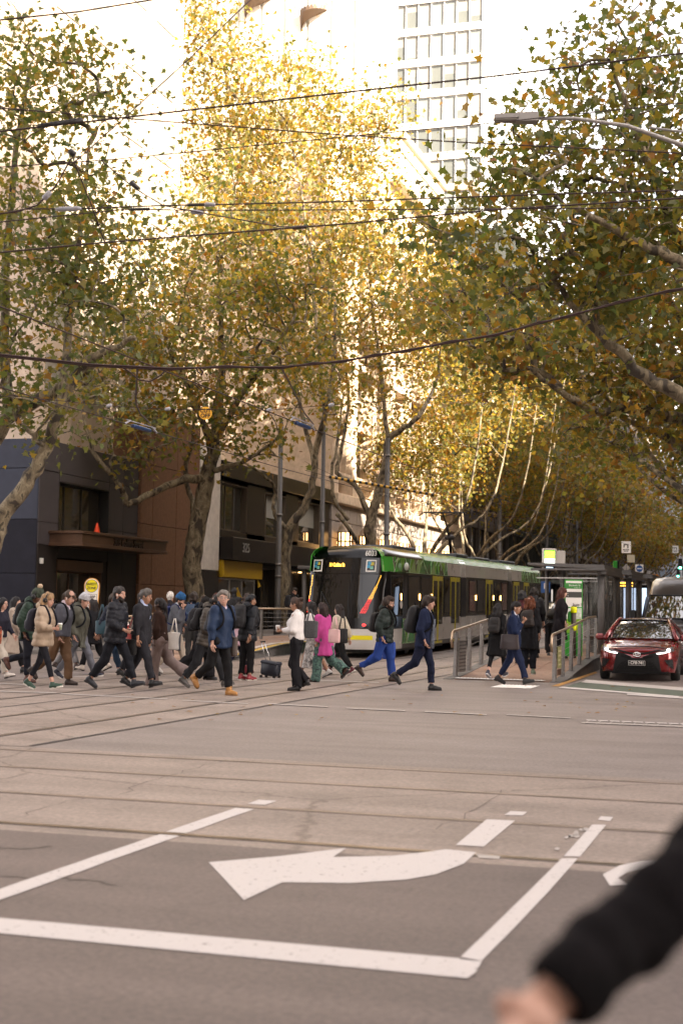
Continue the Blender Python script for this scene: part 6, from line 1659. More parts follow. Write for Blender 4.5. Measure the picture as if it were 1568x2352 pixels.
def cloth(c, rough=.85, var=.14, bump=.15, bs=90): return mat('cloth_%d_%d_%d_%d' % (tuple(int(x * 1000) for x in c) + (int(rough * 100),)), c, rough, var=var, scale=5, bump=bump, bscale=bs, spec=.12)
def shell(c): return mat('shell_%d_%d_%d' % tuple(int(x * 1000) for x in c), c, .55, var=.15, scale=4, bump=.3, bscale=25, spec=.25)
EYEW = mat('eye_white', (.6, .57, .54), .3); EYED = mat('eye_dark', (.02, .014, .01), .2); LIP = {k: mat('lip_' + k, tuple(a * b for a, b in zip(v, (.85, .5, .55))), .45) for k, v in SKINS.items()}
def rotY(a): c, s = math.cos(a), math.sin(a); return np.array([[c, 0, -s], [0, 1, 0], [s, 0, c]])       # rows: fwd, left, up leaning forward by a
def person(px, py, label, H=1.75, face=1, heading=None, legs='stride', sex='m', lean=.06, head=(.05, 0.0), armL='swing', armR='swing', skin_='fair', hair='short', hcol=(.03, .02, .015),
           top='jacket', tcol=(.05, .05, .05), tlen=None, bottom='trousers', bcol=(.03, .03, .03), wide=1.0, flare=0.0, shoes=(.02, .02, .02), sole=None, shirt=None, beard=None, hat=None, hatc=None,
           glasses=False, phones=None, hood=None, quilt=0.0, pack=None, tuck=False, dz=None, at=None, group='people walking over the crossing', mirror=False, bulk=1.0, baseh=0.0, boots=False, earbud=False, scale_leg=1.0, hidden_low=False):
    """local frame: x forward, y left, z up"""
    if at is None:
        g = gp(px, py, baseh); X, Yw = g[0], g[1]
    else: X, Yw = at
    zb = gz(Yw) + baseh if dz is None else dz
    rzh = (0.0 if face > 0 else math.pi) if heading is None else rad(heading)
    t = thing('person', label, 'person', (X, Yw, zb), rzh, group)
    H *= 1.035; k = H / 1.75; female = sex == 'f'; sk = skin(skin_); seed = int(abs(px * 7 + py * 3)) % 9999
    ru = NP.rand
    # ---- skeleton
    L1, L2 = .425 * k, .415 * k; hipw = .085 * k if not female else .088 * k
    # (hip angle, knee flex, foot pitch) of the leg on the camera side (R for face>0) and the other
    G = {'stride': ((21, 5, -12), (-16, 14, 24)), 'strideb': ((-17, 16, 27), (20, 6, -10)), 'push': ((12, 6, -1), (-20, 36, 48)), 'pushb': ((-20, 36, 48), (12, 6, -1)),
         'swing': ((2, 2, 0), (-14, 62, 55)), 'swingb': ((-14, 62, 55), (2, 2, 0)), 'stand': ((2, 3, 0), (-3, 3, 0)), 'pass': ((-2, 2, 0), (14, 52, 20)), 'passb': ((14, 52, 20), (-2, 2, 0)), 'long': ((26, 6, -14), (-20, 14, 30)), 'longb': ((-21, 15, 32), (26, 6, -13))}[legs]
    J = {}; low = 9
    for nm, sgn, (ha, kf, fp_) in (('R', -1, G[0]), ('L', 1, G[1])):
        a = rad(ha); c = a - rad(kf); hip = np.array([0, sgn * hipw, 0]); knee = hip + L1 * np.array([math.sin(a), sgn * .01, -math.cos(a)]); ank = knee + L2 * np.array([math.sin(c), -sgn * .01, -math.cos(c)])
        fa = rad(fp_); fd = np.array([math.cos(fa), 0, -math.sin(fa)]); fu = np.array([math.sin(fa), 0, math.cos(fa)])
        heel = ank - fu * .075 * k - fd * .055 * k; toe = ank - fu * .075 * k + fd * .185 * k; J[nm] = [hip, knee, ank, fd, fu]; low = min(low, heel[2], toe[2])
    pel = np.array([0, 0, -low]); 
    for nm in J:
        for i in range(3): J[nm][i] = J[nm][i] + pel
    R = rotY(lean); waist = pel + R[2] * .10 * k; nb = pel + R[2] * .535 * k; shz = .475 * k; shw = (.185 if not female else .160) * k * (1 + .3 * (bulk - 1))
    hp, hy = head; Rh = rotY(lean * .6 + hp); cy_, sy_ = math.cos(hy), math.sin(hy); Rh = np.array([Rh[0] * cy_ + Rh[1] * sy_, Rh[1] * cy_ - Rh[0] * sy_, Rh[2]])
    hc = nb + R[2] * .045 * k + Rh[2] * .105 * k + Rh[0] * .018 * k
    def hpnt(f, l, u): return hc + k * (Rh[0] * f + Rh[1] * l + Rh[2] * u)
    # ---- arms
    arms = {}
    if legs != 'stand':
        rf = G[0][0] > G[1][0]
        if armR == 'swing': armR = 'back' if rf else 'fwd'
        if armL == 'swing': armL = 'fwd' if rf else 'back'
    for nm, sgn, mode in (('R', -1, armR), ('L', 1, armL)):
        sh = pel + R[2] * shz + R[1] * sgn * shw
        ab, ua, fo, inw = {'swing': (.10, .10, .25, .0), 'fwd': (.08, .30, .45, 0.1), 'back': (.12, -.36, .18, 0), 'hang': (.10, .02, .12, .0), 'pocket': (.22, -.28, .62, .30), 'pocketf': (.16, -.12, .5, .35), 'hold': (.12, .12, 1.45, .30), 'holdlow': (.12, .05, 1.15, .35), 'phone': (.10, .25, 1.55, .55),
                           'ear': (.25, .75, 2.25, .15), 'strap': (.12, .30, 2.25, .25), 'cross': (.15, .1, 1.35, .95)}[mode]
        d1 = R[0] * math.sin(ua) - R[2] * math.cos(ua) * math.cos(ab) + R[1] * sgn * math.sin(ab); d1 /= np.linalg.norm(d1)
        el = sh + d1 * .285 * k; a2 = ua + fo; d2 = R[0] * math.sin(a2) - R[2] * math.cos(a2); d2 = d2 - R[1] * sgn * inw * (1 if fo > .4 else .3) + R[1] * sgn * ab * .4; d2 /= np.linalg.norm(d2)
        wr = el + d2 * .25 * k; arms[nm] = (sh, el, wr, d2, mode, sgn)
    # ---- body
    lg = .74 if bottom != 'skirt' else 1.0
    lo = np.array([-.75, -.42, -.03]) * max(1, k); hi = np.array([.75, .42, 1.0]) * max(1, k); hi[2] = hpnt(0, 0, .2)[2] + .05
    B = SDF(lo, hi, .0125); s_ = k
    B.loft(pel, R, [(-.06 * k, 0, .09 * k, .135 * k), (.12 * k, .0, .08 * k, .115 * k), (.36 * k, .01, .095 * k, .14 * k), (.47 * k, 0, .07 * k, .15 * k), (.53 * k, 0, .05 * k, .07 * k)], .04)
    B.cap(nb - R[2] * .03 * k, hc - Rh[2] * .06 * k, .056 * k * (1 if not female else .86), .052 * k * (1 if not female else .86), .03)
    B.ell(hpnt(-.008, 0, .03), (.098 * k, .076 * k, .090 * k), Rh, .02)                      # cranium
    B.ell(hpnt(.028, 0, -.045), (.062 * k, .056 * k, .075 * k), Rh, .03)                     # face and jaw
    B.cap(hpnt(.070, 0, -.092), hpnt(.058, 0, -.10), .020 * k, .022 * k, .02)                # chin
    B.cap(hpnt(.088, 0, .012), hpnt(.108, 0, -.030), .010 * k, .0155 * k, .012)              # nose
    for q in (-1, 1):
        B.ell(hpnt(.070, q * .032, .022), (.020 * k, .022 * k, .010 * k), Rh, .012)          # brow
        B.ell(hpnt(.045, q * .045, -.025), (.022 * k, .02 * k, .02 * k), Rh, .02)            # cheek
        B.ell(hpnt(-.004, q * .078, -.012), (.020 * k, .010 * k, .034 * k), Rh, .006)        # ear
    B.ell(hpnt(.086, 0, -.063), (.012 * k, .026 * k, .011 * k), Rh, .010)                    # mouth
    for nm in 'RL':
        hip, knee, ank, fd, fu = J[nm]; f_ = 1 if not female else .95
        B.cap(hip, knee, .078 * k * f_ * lg, .052 * k * f_ * lg, .015); B.cap(knee, knee * .6 + ank * .4, .050 * k * f_ * lg, .053 * k * f_ * lg, .015); B.cap(knee * .6 + ank * .4, ank, .052 * k * f_ * lg, .034 * k, .02); B.cap(ank - fu * .03 * k, ank - fu * .045 * k + fd * .13 * k, .035 * k, .025 * k, .02)
        sh, el, wr, d2, mode, sgn = arms[nm]
        B.cap(sh, el, .048 * k * f_, .038 * k * f_, .03); B.cap(el, wr, .037 * k * f_, .025 * k * f_, .02)
    hands = MB(); pocket = {}
    for nm in 'RL':
        sh, el, wr, d2, mode, sgn = arms[nm]; pocket[nm] = mode in ('pocket', 'pocketf')
        side = R[1] * sgn; pn = -side if mode in ('swing', 'fwd', 'back', 'hang') else (R[2] * 1.0 - d2 * float(R[2] @ d2))      # palm normal
        if mode in ('hold', 'holdlow', 'strap', 'ear'): pn = -side * .9 + R[2] * .3
        pn = pn - d2 * float(pn @ d2); pn /= np.linalg.norm(pn); wd = np.cross(d2, pn)
        if float(wd @ (R[0] if mode in ('swing', 'fwd', 'back', 'hang') else R[2])) < 0: wd = -wd
        pc = wr + d2 * .045 * k; B.ell(pc, (.046 * k, .034 * k, .016 * k), np.array([d2, wd, pn]), .015)
        curl = {'hold': 1.1, 'holdlow': .9, 'phone': .75, 'ear': .9, 'strap': 1.5}.get(mode, .55)
        for fi, (off, ln) in enumerate(((.026, .92), (.009, 1.0), (-.008, .95), (-.025, .78))):
            p = wr + d2 * .075 * k + wd * off * k; dr = d2.copy(); pts = [p - d2 * .02 * k]; a = 0
            for sgm in (.036, .026, .021):
                a += curl * .62; dd = d2 * math.cos(a) + pn * math.sin(a); pts.append(pts[-1] + dd * (sgm * ln * k + (.02 * k if len(pts) == 1 else 0)))
            hands.tube([tuple(x) for x in pts], [.0095 * k, .0092 * k, .0085 * k, .0065 * k], sk, 6)
        p = wr + d2 * .03 * k + wd * .026 * k; pts = [p, p + (wd * .028 + d2 * .022 + pn * .008) * k, p + (wd * .036 + d2 * .05 + pn * .022) * k]
        hands.tube([tuple(x) for x in pts], [.013 * k, .0115 * k, .008 * k], sk, 6)
        arms[nm] = arms[nm] + (pc, pn, wd)
    me = B.mesh('body', sk)
    for q in (-1, 1):
        hands.sphere(tuple(hpnt(.068, q * .030, .002)), .0125 * k, EYEW, 8, 6); hands.sphere(tuple(hpnt(.0765, q * .030, .001)), .0068 * k, EYED, 6, 4)
        hands.tube([tuple(hpnt(.084, q * .014, .022)), tuple(hpnt(.083, q * .034, .028)), tuple(hpnt(.066, q * .052, .021))], .0045 * k, hairm(hcol), 4)
    hands.tube([tuple(hpnt(.090, -.022, -.063)), tuple(hpnt(.098, 0, -.062)), tuple(hpnt(.090, .022, -.063))], .0055 * k, LIP[skin_], 5)
    join_mb(me, hands); link(me, 'body', t)
    # ---- bottoms
    Rp = rotY(lean * .3)
    def trousers(m, wide, flare):
        lo2 = np.array([-.75, -.34, -.02]) * max(1, k); hi2 = np.array([.75, .34, 0]) * max(1, k); hi2[2] = pel[2] + .22
        D = SDF(lo2, hi2, .0145)
        D.loft(pel, Rp, [(-.05 * k, -.005, .112 * k * wide ** .5, .165 * k), (.05 * k, 0, .115 * k, .162 * k), (.15 * k, 0, .10 * k, .14 * k)], .05)
        for nm in 'RL':
            hip, knee, ank, fd, fu = J[nm]; kn = knee + np.array([.008, 0, 0])
            D.cap(hip - np.array([0, 0, .02]), kn, .102 * k * wide ** .7, (.073 + .012 * flare) * k * wide, .035)
            end = ank - (ank - kn) / np.linalg.norm(ank - kn) * (.0 if wide > .82 else .07) * k + (ank - kn) / np.linalg.norm(ank - kn) * (.035 * k if flare > .3 else 0.012)
            D.cap(kn, end, (.071 + .010 * flare) * k * wide, (.060 + .045 * flare) * k * wide, .03)
            hem = end + (end - kn) / np.linalg.norm(end - kn) * .04
            D.cap(hem, hem + (end - kn) / np.linalg.norm(end - kn) * .3, .12 * k, .14 * k, 0, sub=True)
        if wide > .85: D.ripple(.0075, 21, seed); D.ripple(.003, 48, seed + 9)
        return link(D.mesh('trousers', m), 'trousers', t)
    bm_ = bcol if not isinstance(bcol, tuple) else cloth(bcol)
    if bottom in ('trousers', 'leggings'): trousers(bm_, wide if bottom == 'trousers' else .74, flare)
    else:
        D = SDF(np.array([-.5, -.4, .05]), np.array([.5, .4, pel[2] + .2]), .0145); zt = .12 * k; zl = -(pel[2] - .22 * k)
        D.loft(pel, np.eye(3), [(zl, .02, .26 * k, .25 * k), (zl * .5, .01, .19 * k, .20 * k), (-.02, 0, .13 * k, .175 * k), (zt, 0, .11 * k, .15 * k)], 0, fold=.02, fseed=seed % 7); link(D.mesh('skirt', bm_), 'skirt', t)
        if bottom == 'skirt+': trousers(cloth((.02, .02, .022)), .8, 0)
    # ---- shoes
    shm = shoes if not isinstance(shoes, tuple) else mat('shoe_%d_%d_%d' % tuple(int(x * 1000) for x in shoes), shoes, .4, var=.1, scale=10)
    slm = mat('sole_%d' % int((sole or (.02,))[0] * 1000), sole or (.02, .018, .017), .6)
    for nm in 'RL':
        hip, knee, ank, fd, fu = J[nm]; Rf = np.array([fd, np.array([0, 1, 0]), fu]); o = ank - fu * .075 * k; lo3 = np.minimum(np.minimum(o - fd * .1, o + fd * .24), ank) - .09; hi3 = np.maximum(np.maximum(o - fd * .1, o + fd * .24), ank) + .1
        if boots: hi3 = hi3 + np.abs(ank - knee) * .3
        D = SDF(lo3, hi3, .0095)
        def fpnt(f, u): return o + fd * f * k + fu * u * k
        D.cap(fpnt(-.035, .045), fpnt(.06, .045), .040 * k, .043 * k, .02); D.cap(fpnt(.06, .042), fpnt(.150, .033), .045 * k, .034 * k, .02); D.cap(fpnt(-.02, .07), fpnt(-.005, .105 if not boots else .12), .040 * k, .040 * k, .025)
        if boots: D.cap(fpnt(0, .1), ank + (knee - ank) * .22, .048 * k, .050 * k, .02)
        D.loft(o - fu * .05, Rf, [(.0, 0, 3, 3), (.055, 0, 3, 3)], 0, sub=True, rnd=0)
        sho = link(D.mesh('shoe', shm), 'shoe', t)
        sb = MB(); out = [(-.075, 0), (-.06, .032), (0, .036), (.06, .034), (.11, .045), (.15, .04), (.182, .018), (.186, 0)]; out = out + [(f, -l) for f, l in out[-2:0:-1]]; hgt = .026 if sole else .018
        P0 = [tuple(fpnt(f, 0) + np.array([0, l * k, 0])) for f, l in out]; sb.prism(P0, tuple(fu * hgt * k), slm)
        if not sole: sb.prism([tuple(fpnt(f, -.012) + np.array([0, l * k, 0])) for f, l in ((-.07, .03), (-.01, .032), (-.01, -.032), (-.07, -.032))], tuple(fu * .013 * k), slm)
        sb.build('sole', sho)
    # ---- top
    tm = tcol if not isinstance(tcol, tuple) else (shell(tcol) if quilt or top in ('jacket', 'parka') else cloth(tcol))
    tl = tlen if tlen is not None else {'jacket': -.10, 'puffer': -.13, 'suit': -.16, 'coat': -.42, 'sweater': -.03, 'parka': -.24}[top]
    puff = {'puffer': .036, 'jacket': .027, 'coat': .034, 'suit': .024, 'sweater': .018, 'parka': .036}[top] * bulk
    zlo = min(pel[2] + tl * k - .08, 0.9 * pel[2]); D = SDF(np.array([-.62, -.46, zlo]), np.array([.62, .46, nb[2] + .16]), .0140)
    st = []
    if tl < -.2: st += [(tl * k, .01, (.165 + puff) * k, (.20 + puff) * k)]
    st += [((max(tl, -.14)) * k, .0, (.125 + puff) * k, (.168 + puff) * k), (.02 * k, .0, (.118 + puff) * k, (.162 + puff) * k), (.14 * k, .005, (.108 + puff) * k, (.142 + puff) * k if female else (.155 + puff) * k), (.33 * k, .012, (.120 + puff) * k, (.158 + puff) * k if female else (.178 + puff) * k), (.45 * k, .0, (.10 + puff * .7) * k, (.150 + puff * .6) * k), (.515 * k, -.005, (.068 + puff * .5) * k, (.085 + puff * .5) * k)]
    if female and top not in ('puffer', 'parka'): st[-3] = (.33 * k, .03, (.128 + puff) * k, (.155 + puff) * k)
    qa = .013 if quilt else 0
    D.loft(pel, R, st, .05, quilt=quilt, amp=qa, rnd=.03, fold=.012 if tl < -.2 else .004, fseed=seed % 5)
    for nm in 'RL':
        sh, el, wr, d2, mode, sgn = arms[nm][:6]; r0, r1, r2 = (.066 + puff * .75) * k, (.052 + puff * .7) * k, (.042 + puff * .35) * k
        D.cap(sh - R[1] * sgn * .02, el, r0, r1, .045, quilt=quilt * .8, amp=qa * .9); D.cap(el, wr - d2 * .015 * k, r1, r2, .022, quilt=quilt * .8, amp=qa * .9)
        D.cap(wr + d2 * .006 * k, wr + d2 * .25 * k, r2 + .012, r2 + .012, 0, sub=True)
    # collar
    if top in ('puffer', 'jacket', 'parka') or hood: D.cap(nb - R[2] * .02 * k, nb + R[2] * .045 * k - R[0] * .012, .088 * k, .082 * k, .03)
    elif top in ('coat', 'suit'): D.cap(nb - R[2] * .03 * k - R[0] * .02 * k, nb + R[2] * .022 * k - R[0] * .03 * k, .080 * k, .066 * k, .03)
    else: D.cap(nb - R[2] * .04 * k, nb + R[2] * .0 * k, .075 * k, .064 * k, .03)
    if hood:
        D.ell(nb - R[0] * .085 * k + R[2] * .03 * k, (.075 * k, .125 * k, .085 * k), R, .03)
    if shirt: D.cap(nb + R[0] * .11 * k + R[2] * .03 * k, pel + R[2] * (.27 if top == 'suit' else .43) * k + R[0] * .155 * k, (.055 if top == 'suit' else .06) * k, .012 * k, 0, sub=True)
    D.cap(hc - Rh[2] * .085 * k + R[0] * .02, hc, .064 * k, .09 * k, 0, sub=True)
    D.ripple(.0045 if quilt else .0075, 30 if quilt else 19, seed + 1); D.ripple(.0028, 52, seed + 4)
    tops = link(D.mesh({'puffer': 'puffer_jacket', 'suit': 'suit_jacket', 'coat': 'coat', 'sweater': 'sweater', 'parka': 'parka', 'jacket': 'jacket'}[top], tm), {'puffer': 'puffer_jacket', 'suit': 'suit_jacket', 'coat': 'coat', 'sweater': 'sweater', 'parka': 'parka', 'jacket': 'jacket'}[top], t)
    if shirt:
        D = SDF(pel + np.array([-.3, -.25, .15]), nb + np.array([.35, .25, .16]), .0125)
        D.loft(pel, R, [(.18 * k, .012, (.108 + puff * .5) * k, .10 * k), (.33 * k, .02, (.114 + puff * .5) * k, .11 * k), (.45 * k, .005, .098 * k, .11 * k), (.52 * k, 0, .072 * k, .078 * k)], .03)
        D.cap(nb - R[2] * .015 * k, nb + R[2] * .04 * k - R[0] * .004, .073 * k, .068 * k, .02); D.cap(hc - Rh[2] * .09 * k + R[0] * .03, hc, .062 * k, .09 * k, 0, sub=True)
        link(D.mesh('shirt', cloth(shirt, .8, .08)), 'shirt', t)
    # ---- hair, hats
    hm = hairm(hcol); D = SDF(hc - .48 * np.ones(3), hc + .24 * np.ones(3), .0115)
    if hair not in ('none',):
        D.ell(hpnt(-.012, 0, .040), (.108 * k, .088 * k, .096 * k), Rh, 0)
        D.cap(hpnt(-.055, 0, .0), hpnt(-.06, 0, -.055), .066 * k, .045 * k, .03)
        if hair in ('short', 'curlyshort', 'grey', 'mop'): D.ell(hpnt(.018, 0, .082), (.055 * k, .060 * k, .028 * k), Rh, .03)
        D.ell(hpnt(.098, 0, -.042), (.088 * k, .074 * k, .098 * k), Rh, 0, sub=True)        # opens the face
        D.ell(hpnt(.03, 0, -.135), (.09 * k, .1 * k, .07 * k), Rh, 0, sub=True)
        for q in (-1, 1): D.ell(hpnt(.012, q * .092, -.02), (.026 * k, .022 * k, .04 * k), Rh, 0, sub=True)
        if hair in ('long', 'longcurl', 'bob', 'pony', 'bun', 'mop'):
            ln = {'long': .42, 'longcurl': .30, 'bob': .16, 'pony': .0, 'bun': 0, 'mop': .06}[hair]
            if ln:
                w = 1.25 if hair == 'longcurl' else 1
                D.cap(hpnt(-.055, .035, .0), hpnt(-.075, .045, -ln), .075 * k * w, .055 * k * w, .03); D.cap(hpnt(-.055, -.035, .0), hpnt(-.075, -.045, -ln), .075 * k * w, .055 * k * w, .03)
                for q in (-1, 1): D.cap(hpnt(.005, q * .07, .0), hpnt(-.01, q * .08, -ln * .6), .030 * k * w, .028 * k * w, .02)
            if hair == 'pony': D.cap(hpnt(-.10, 0, .05), hpnt(-.135, 0, -.02), .035 * k, .035 * k, .02); D.cap(hpnt(-.135, 0, -.02), hpnt(-.12, 0, -.34), .045 * k, .03 * k, .03)
            if hair == 'bun': D.ell(hpnt(-.115, 0, .075), (.045 * k, .045 * k, .042 * k), Rh, .02)
            if hair == 'mop': D.ell(hpnt(.05, 0, .075), (.055 * k, .075 * k, .04 * k), Rh, .02)
        if hat: D.loft(hpnt(0, 0, .035), Rh, [(0, 0, 1, 1), (.4, 0, 1, 1)], 0, rnd=0, sub=True)
        D.ripple(.006 if hair not in ('longcurl', 'curlyshort') else .013, 55 if hair != 'longcurl' else 75, seed + 2)
        if hair == 'bald': D.ell(hpnt(.03, 0, .10), (.10 * k, .07 * k, .06 * k), Rh, 0, sub=True)
        link(D.mesh('hair', hm), 'hair', t)
    if beard:
        D = SDF(hc - .2 * np.ones(3), hc + .2 * np.ones(3), .0105); D.ell(hpnt(.032, 0, -.062), (.070 * k, .062 * k, .074 * k), Rh, 0); D.cap(hpnt(.072, 0, -.10), hpnt(.06, 0, -.125), .026 * k, .022 * k, .03)
        D.ell(hpnt(.075, 0, .012), (.08 * k, .09 * k, .062 * k), Rh, 0, sub=True); D.ell(hpnt(-.08, 0, -.06), (.085 * k, .1 * k, .1 * k), Rh, 0, sub=True); D.ell(hpnt(.108, 0, -.058), (.03 * k, .022 * k, .010 * k), Rh, 0, sub=True); D.ripple(.004, 80, seed + 5); link(D.mesh('beard', hairm(beard)), 'beard', t)
    if hat == 'beanie':
        D = SDF(hc - .2 * np.ones(3), hc + .26 * np.ones(3), .0105); D.ell(hpnt(-.010, 0, .055), (.118 * k, .096 * k, .108 * k), Rh, 0); D.cap(hpnt(-.03, 0, .12), hpnt(-.05, 0, .155), .05 * k, .02 * k, .04)
        cutR = np.array([Rh[0], Rh[1], Rh[2]]); D.loft(hpnt(0, 0, -.30), cutR, [(0, 0, 1, 1), (.318 * k, 0, 1, 1)], 0, rnd=0, sub=True); 
        for q in (0,): D.ripple(.003, 90, seed)
        o = link(D.mesh('beanie', cloth(hatc, .95, .2, .5, 60)), 'beanie', t)
        b = MB(); nn = 20; b.tube([tuple(hpnt(-.012 + .108 * math.cos(6.2832 * i / nn), .088 * math.sin(6.2832 * i / nn), .040)) for i in range(nn + 1)], .013 * k, cloth(hatc, .95, .2, .5, 60), 6); b.build('cuff', o, True)
    if hat == 'pompom':
        D = SDF(hc - .2 * np.ones(3), hc + .3 * np.ones(3), .0105); D.ell(hpnt(-.010, 0, .055), (.118 * k, .098 * k, .108 * k), Rh, 0); D.loft(hpnt(0, 0, -.30), Rh, [(0, 0, 1, 1), (.30 * k, 0, 1, 1)], 0, rnd=0, sub=True); D.ripple(.005, 90, seed); o = link(D.mesh('beanie', cloth(hatc, .95, .3, .5, 60)), 'beanie', t)
        D = SDF(hc - .02 * np.ones(3) - .15, hc + .32 * np.ones(3), .0105); D.ell(hpnt(-.03, 0, .19), (.048 * k, .048 * k, .045 * k), Rh, 0); D.ripple(.004, 120, seed); link(D.mesh('pompom', cloth((.42, .32, .22), 1)), 'pompom', o)
    if phones:
        b = MB(); hm2 = mat('headphone', (.012, .012, .013), .35); rr = 1.04 if not hat else 1.16
        b.tube([tuple(hpnt(-.005, .092 * rr * math.cos(a), -.01 + (.128 + (.02 if hat else 0)) * math.sin(a) * 1.0 + .01)) for a in [math.pi * i / 14 for i in range(15)]], .010 * k, hm2, 6)
        for q in (-1, 1):
            M = Matrix([[*(Rh[0]), 0], [*(Rh[1] * q), 0], [*(Rh[2]), 0], [0, 0, 0, 1]]).transposed(); c = hpnt(-.005, q * .088 * rr, -.012)
            vs = MB(); vs.lathe([(.0, -.016), (.040, -.016), (.046, -.004), (.042, .016), (.02, .02), (0, .02)], (0, 0, 0), hm2, 14, 'y'); b.add([tuple(M @ Vector(v) + Vector(c)) for v in vs.v], vs.f, hm2)
        b.build('headphones', t, True)
    if earbud:
        b = MB(); 
        for q in (-1, 1): b.sphere(tuple(hpnt(.008, q * .084, -.014)), .010 * k, WS, 6, 4); b.tube([tuple(hpnt(.010, q * .085, -.014)), tuple(hpnt(.014, q * .084, -.040))], .004 * k, WS, 5)
        b.build('earbud', t, True)
    if glasses:
        b = MB(); gm = mat('glasses_frame', (.05, .045, .04), .3); lens = glasses == 'dark'
        for q in (-1, 1):
            ring = [tuple(hpnt(.098, q * .032 + .022 * math.cos(a), .002 + .015 * math.sin(a))) for a in [6.2832 * i / 12 for i in range(13)]]
            b.tube(ring, .0018 * k, gm, 5); b.tube([tuple(hpnt(.095, q * .058, .006)), tuple(hpnt(.0, q * .083, .004))], .0032 * k, gm, 5)
            if lens: b.quad(ring[:-1], gm)
        b.tube([tuple(hpnt(.100, -.008, .006)), tuple(hpnt(.100, .008, .006))], .003 * k, gm, 5); b.build('glasses', t)
    # ---- things carried (top-level objects of their own)
    Mw = Matrix.Translation((X, Yw, zb)) @ Matrix.Rotation(rzh, 4, 'Z')
    info = dict(t=t, M=Mw, R=R, pel=pel, nb=nb, k=k, arms=arms, hc=hc, Rh=Rh, puff=puff, shw=shw, seed=seed, J=J, label=label)
    return info
def carried(info, name, label, cat, group=None):
    t = thing(name, label, cat, group=group); t.matrix_world = info['M']; return t
def backpack(info, label, col, h=.46, w=.30, d=.17, drop=0, strap=True, slim=False):
    t = carried(info, 'backpack', label, 'backpack', 'backpacks worn on the crossing'); R, pel, k = info['R'], info['pel'], info['k']; m = shell(col); dk = cloth(tuple(c * .6 for c in col))
    back = pel - R[0] * (.115 + info['puff'] * .9) * k; z0 = .10 * k - drop; D = SDF(pel - .62, pel + np.array([.4, .4, .75]), .0135)
    D.loft(back - R[0] * d * .5, R, [(z0, -.01, d * .52, w * .48), (z0 + h * .3, -.012, d * .60, w * .52), (z0 + h * .8, 0, d * .5, w * .49), (z0 + h, .02, d * .3, w * .40)], 0, rnd=.05)
    D.loft(back - R[0] * d * 1.02, R, [(z0 + .03, 0, d * .22, w * .38), (z0 + h * .42, 0, d * .25, w * .40), (z0 + h * .5, .01, d * .15, w * .34)], .012, rnd=.03); D.ripple(.004, 24, info['seed'])
    link(D.mesh('sack', m), 'sack', t)
    b = MB()
    if strap:
        for q in (-1, 1):
            l = info['shw'] * .62 * q; f = .125 + info['puff']
            P = [back + R[2] * (z0 + h * .9) + R[1] * l * .8, info['nb'] - R[0] * .05 + R[1] * l + R[2] * (.0 + info['puff']), info['nb'] + R[0] * .06 * k + R[1] * l - R[2] * (.015 - info['puff'] * .8), pel + R[2] * .36 * k + R[0] * f * k * 1.04 + R[1] * l * 1.05, pel + R[2] * .22 * k + R[0] * (f - .02) * k + R[1] * l * 1.35, pel + R[2] * .15 * k + R[1] * l * 1.62 + R[0] * .01, back + R[2] * (z0 + .08) + R[1] * l * 1.1]
            P = bez([tuple(p) + (.02,) for p in P], 3); b.tube([tuple(p[:3]) for p in P], .019, dk, 6)
    b.tube([tuple(back - R[0] * d * .4 + R[1] * .04 + R[2] * (z0 + h)), tuple(back - R[0] * d * .45 + R[2] * (z0 + h + .05)), tuple(back - R[0] * d * .4 - R[1] * .04 + R[2] * (z0 + h))], .010, dk, 6)
    b.build('strap', t, True); b = MB()
    for q in (.35, .62): b.tube([tuple(back - R[0] * (d * (1.24 if q < .5 else 1.06)) + R[1] * w * s + R[2] * (z0 + h * q)) for s in (-.33, 0, .33)], .006, BLACKP, 5)
    b.build('zip', t)
    return t
def cup(info, side, label, col=(.25, .27, .2)):
    a = info['arms'][side]; pc, pn, d2 = a[6], a[7], a[3]; t = carried(info, 'coffee_cup', label, 'cup'); c = pc + d2 * .045 + pn * .045 * info['k']
    b = MB(); b.lathe([(.0, -.055), (.030, -.055), (.040, .045), (0, .045)], tuple(c + np.array([0, 0, .02])), mat('cup_%d' % int(col[0] * 100), col, .6), 14); b.build('cup', t, True)
    b = MB(); b.lathe([(.043, .045), (.043, .056), (.038, .06), (.036, .07), (0, .07)], tuple(c + np.array([0, 0, .02])), WS, 14); b.build('lid', t, True)
def phone(info, side, label, tilt=.5, col=None):
    a = info['arms'][side]; pc, pn, d2, wd = a[6], a[7], a[3], a[8]; t = carried(info, 'phone', label, 'phone'); c = pc + d2 * .05 + pn * .03; M = Matrix([[*wd, c[0]], [*d2, c[1]], [*pn, c[2]], [0, 0, 0, 1]]); M = Matrix([[wd[i], d2[i], pn[i], c[i]] for i in range(3)] + [[0, 0, 0, 1]])
    b = MB(); b.bbox(-.036, .036, -.075, .075, -.004, .004, col or BLACKP, .003, M); b.build('case', t); b = MB(); b.box(-.033, .033, -.07, .07, .0045, .0052, mat('phone_screen', (.03, .03, .035), .05, coat=1), M); b.build('screen', t)
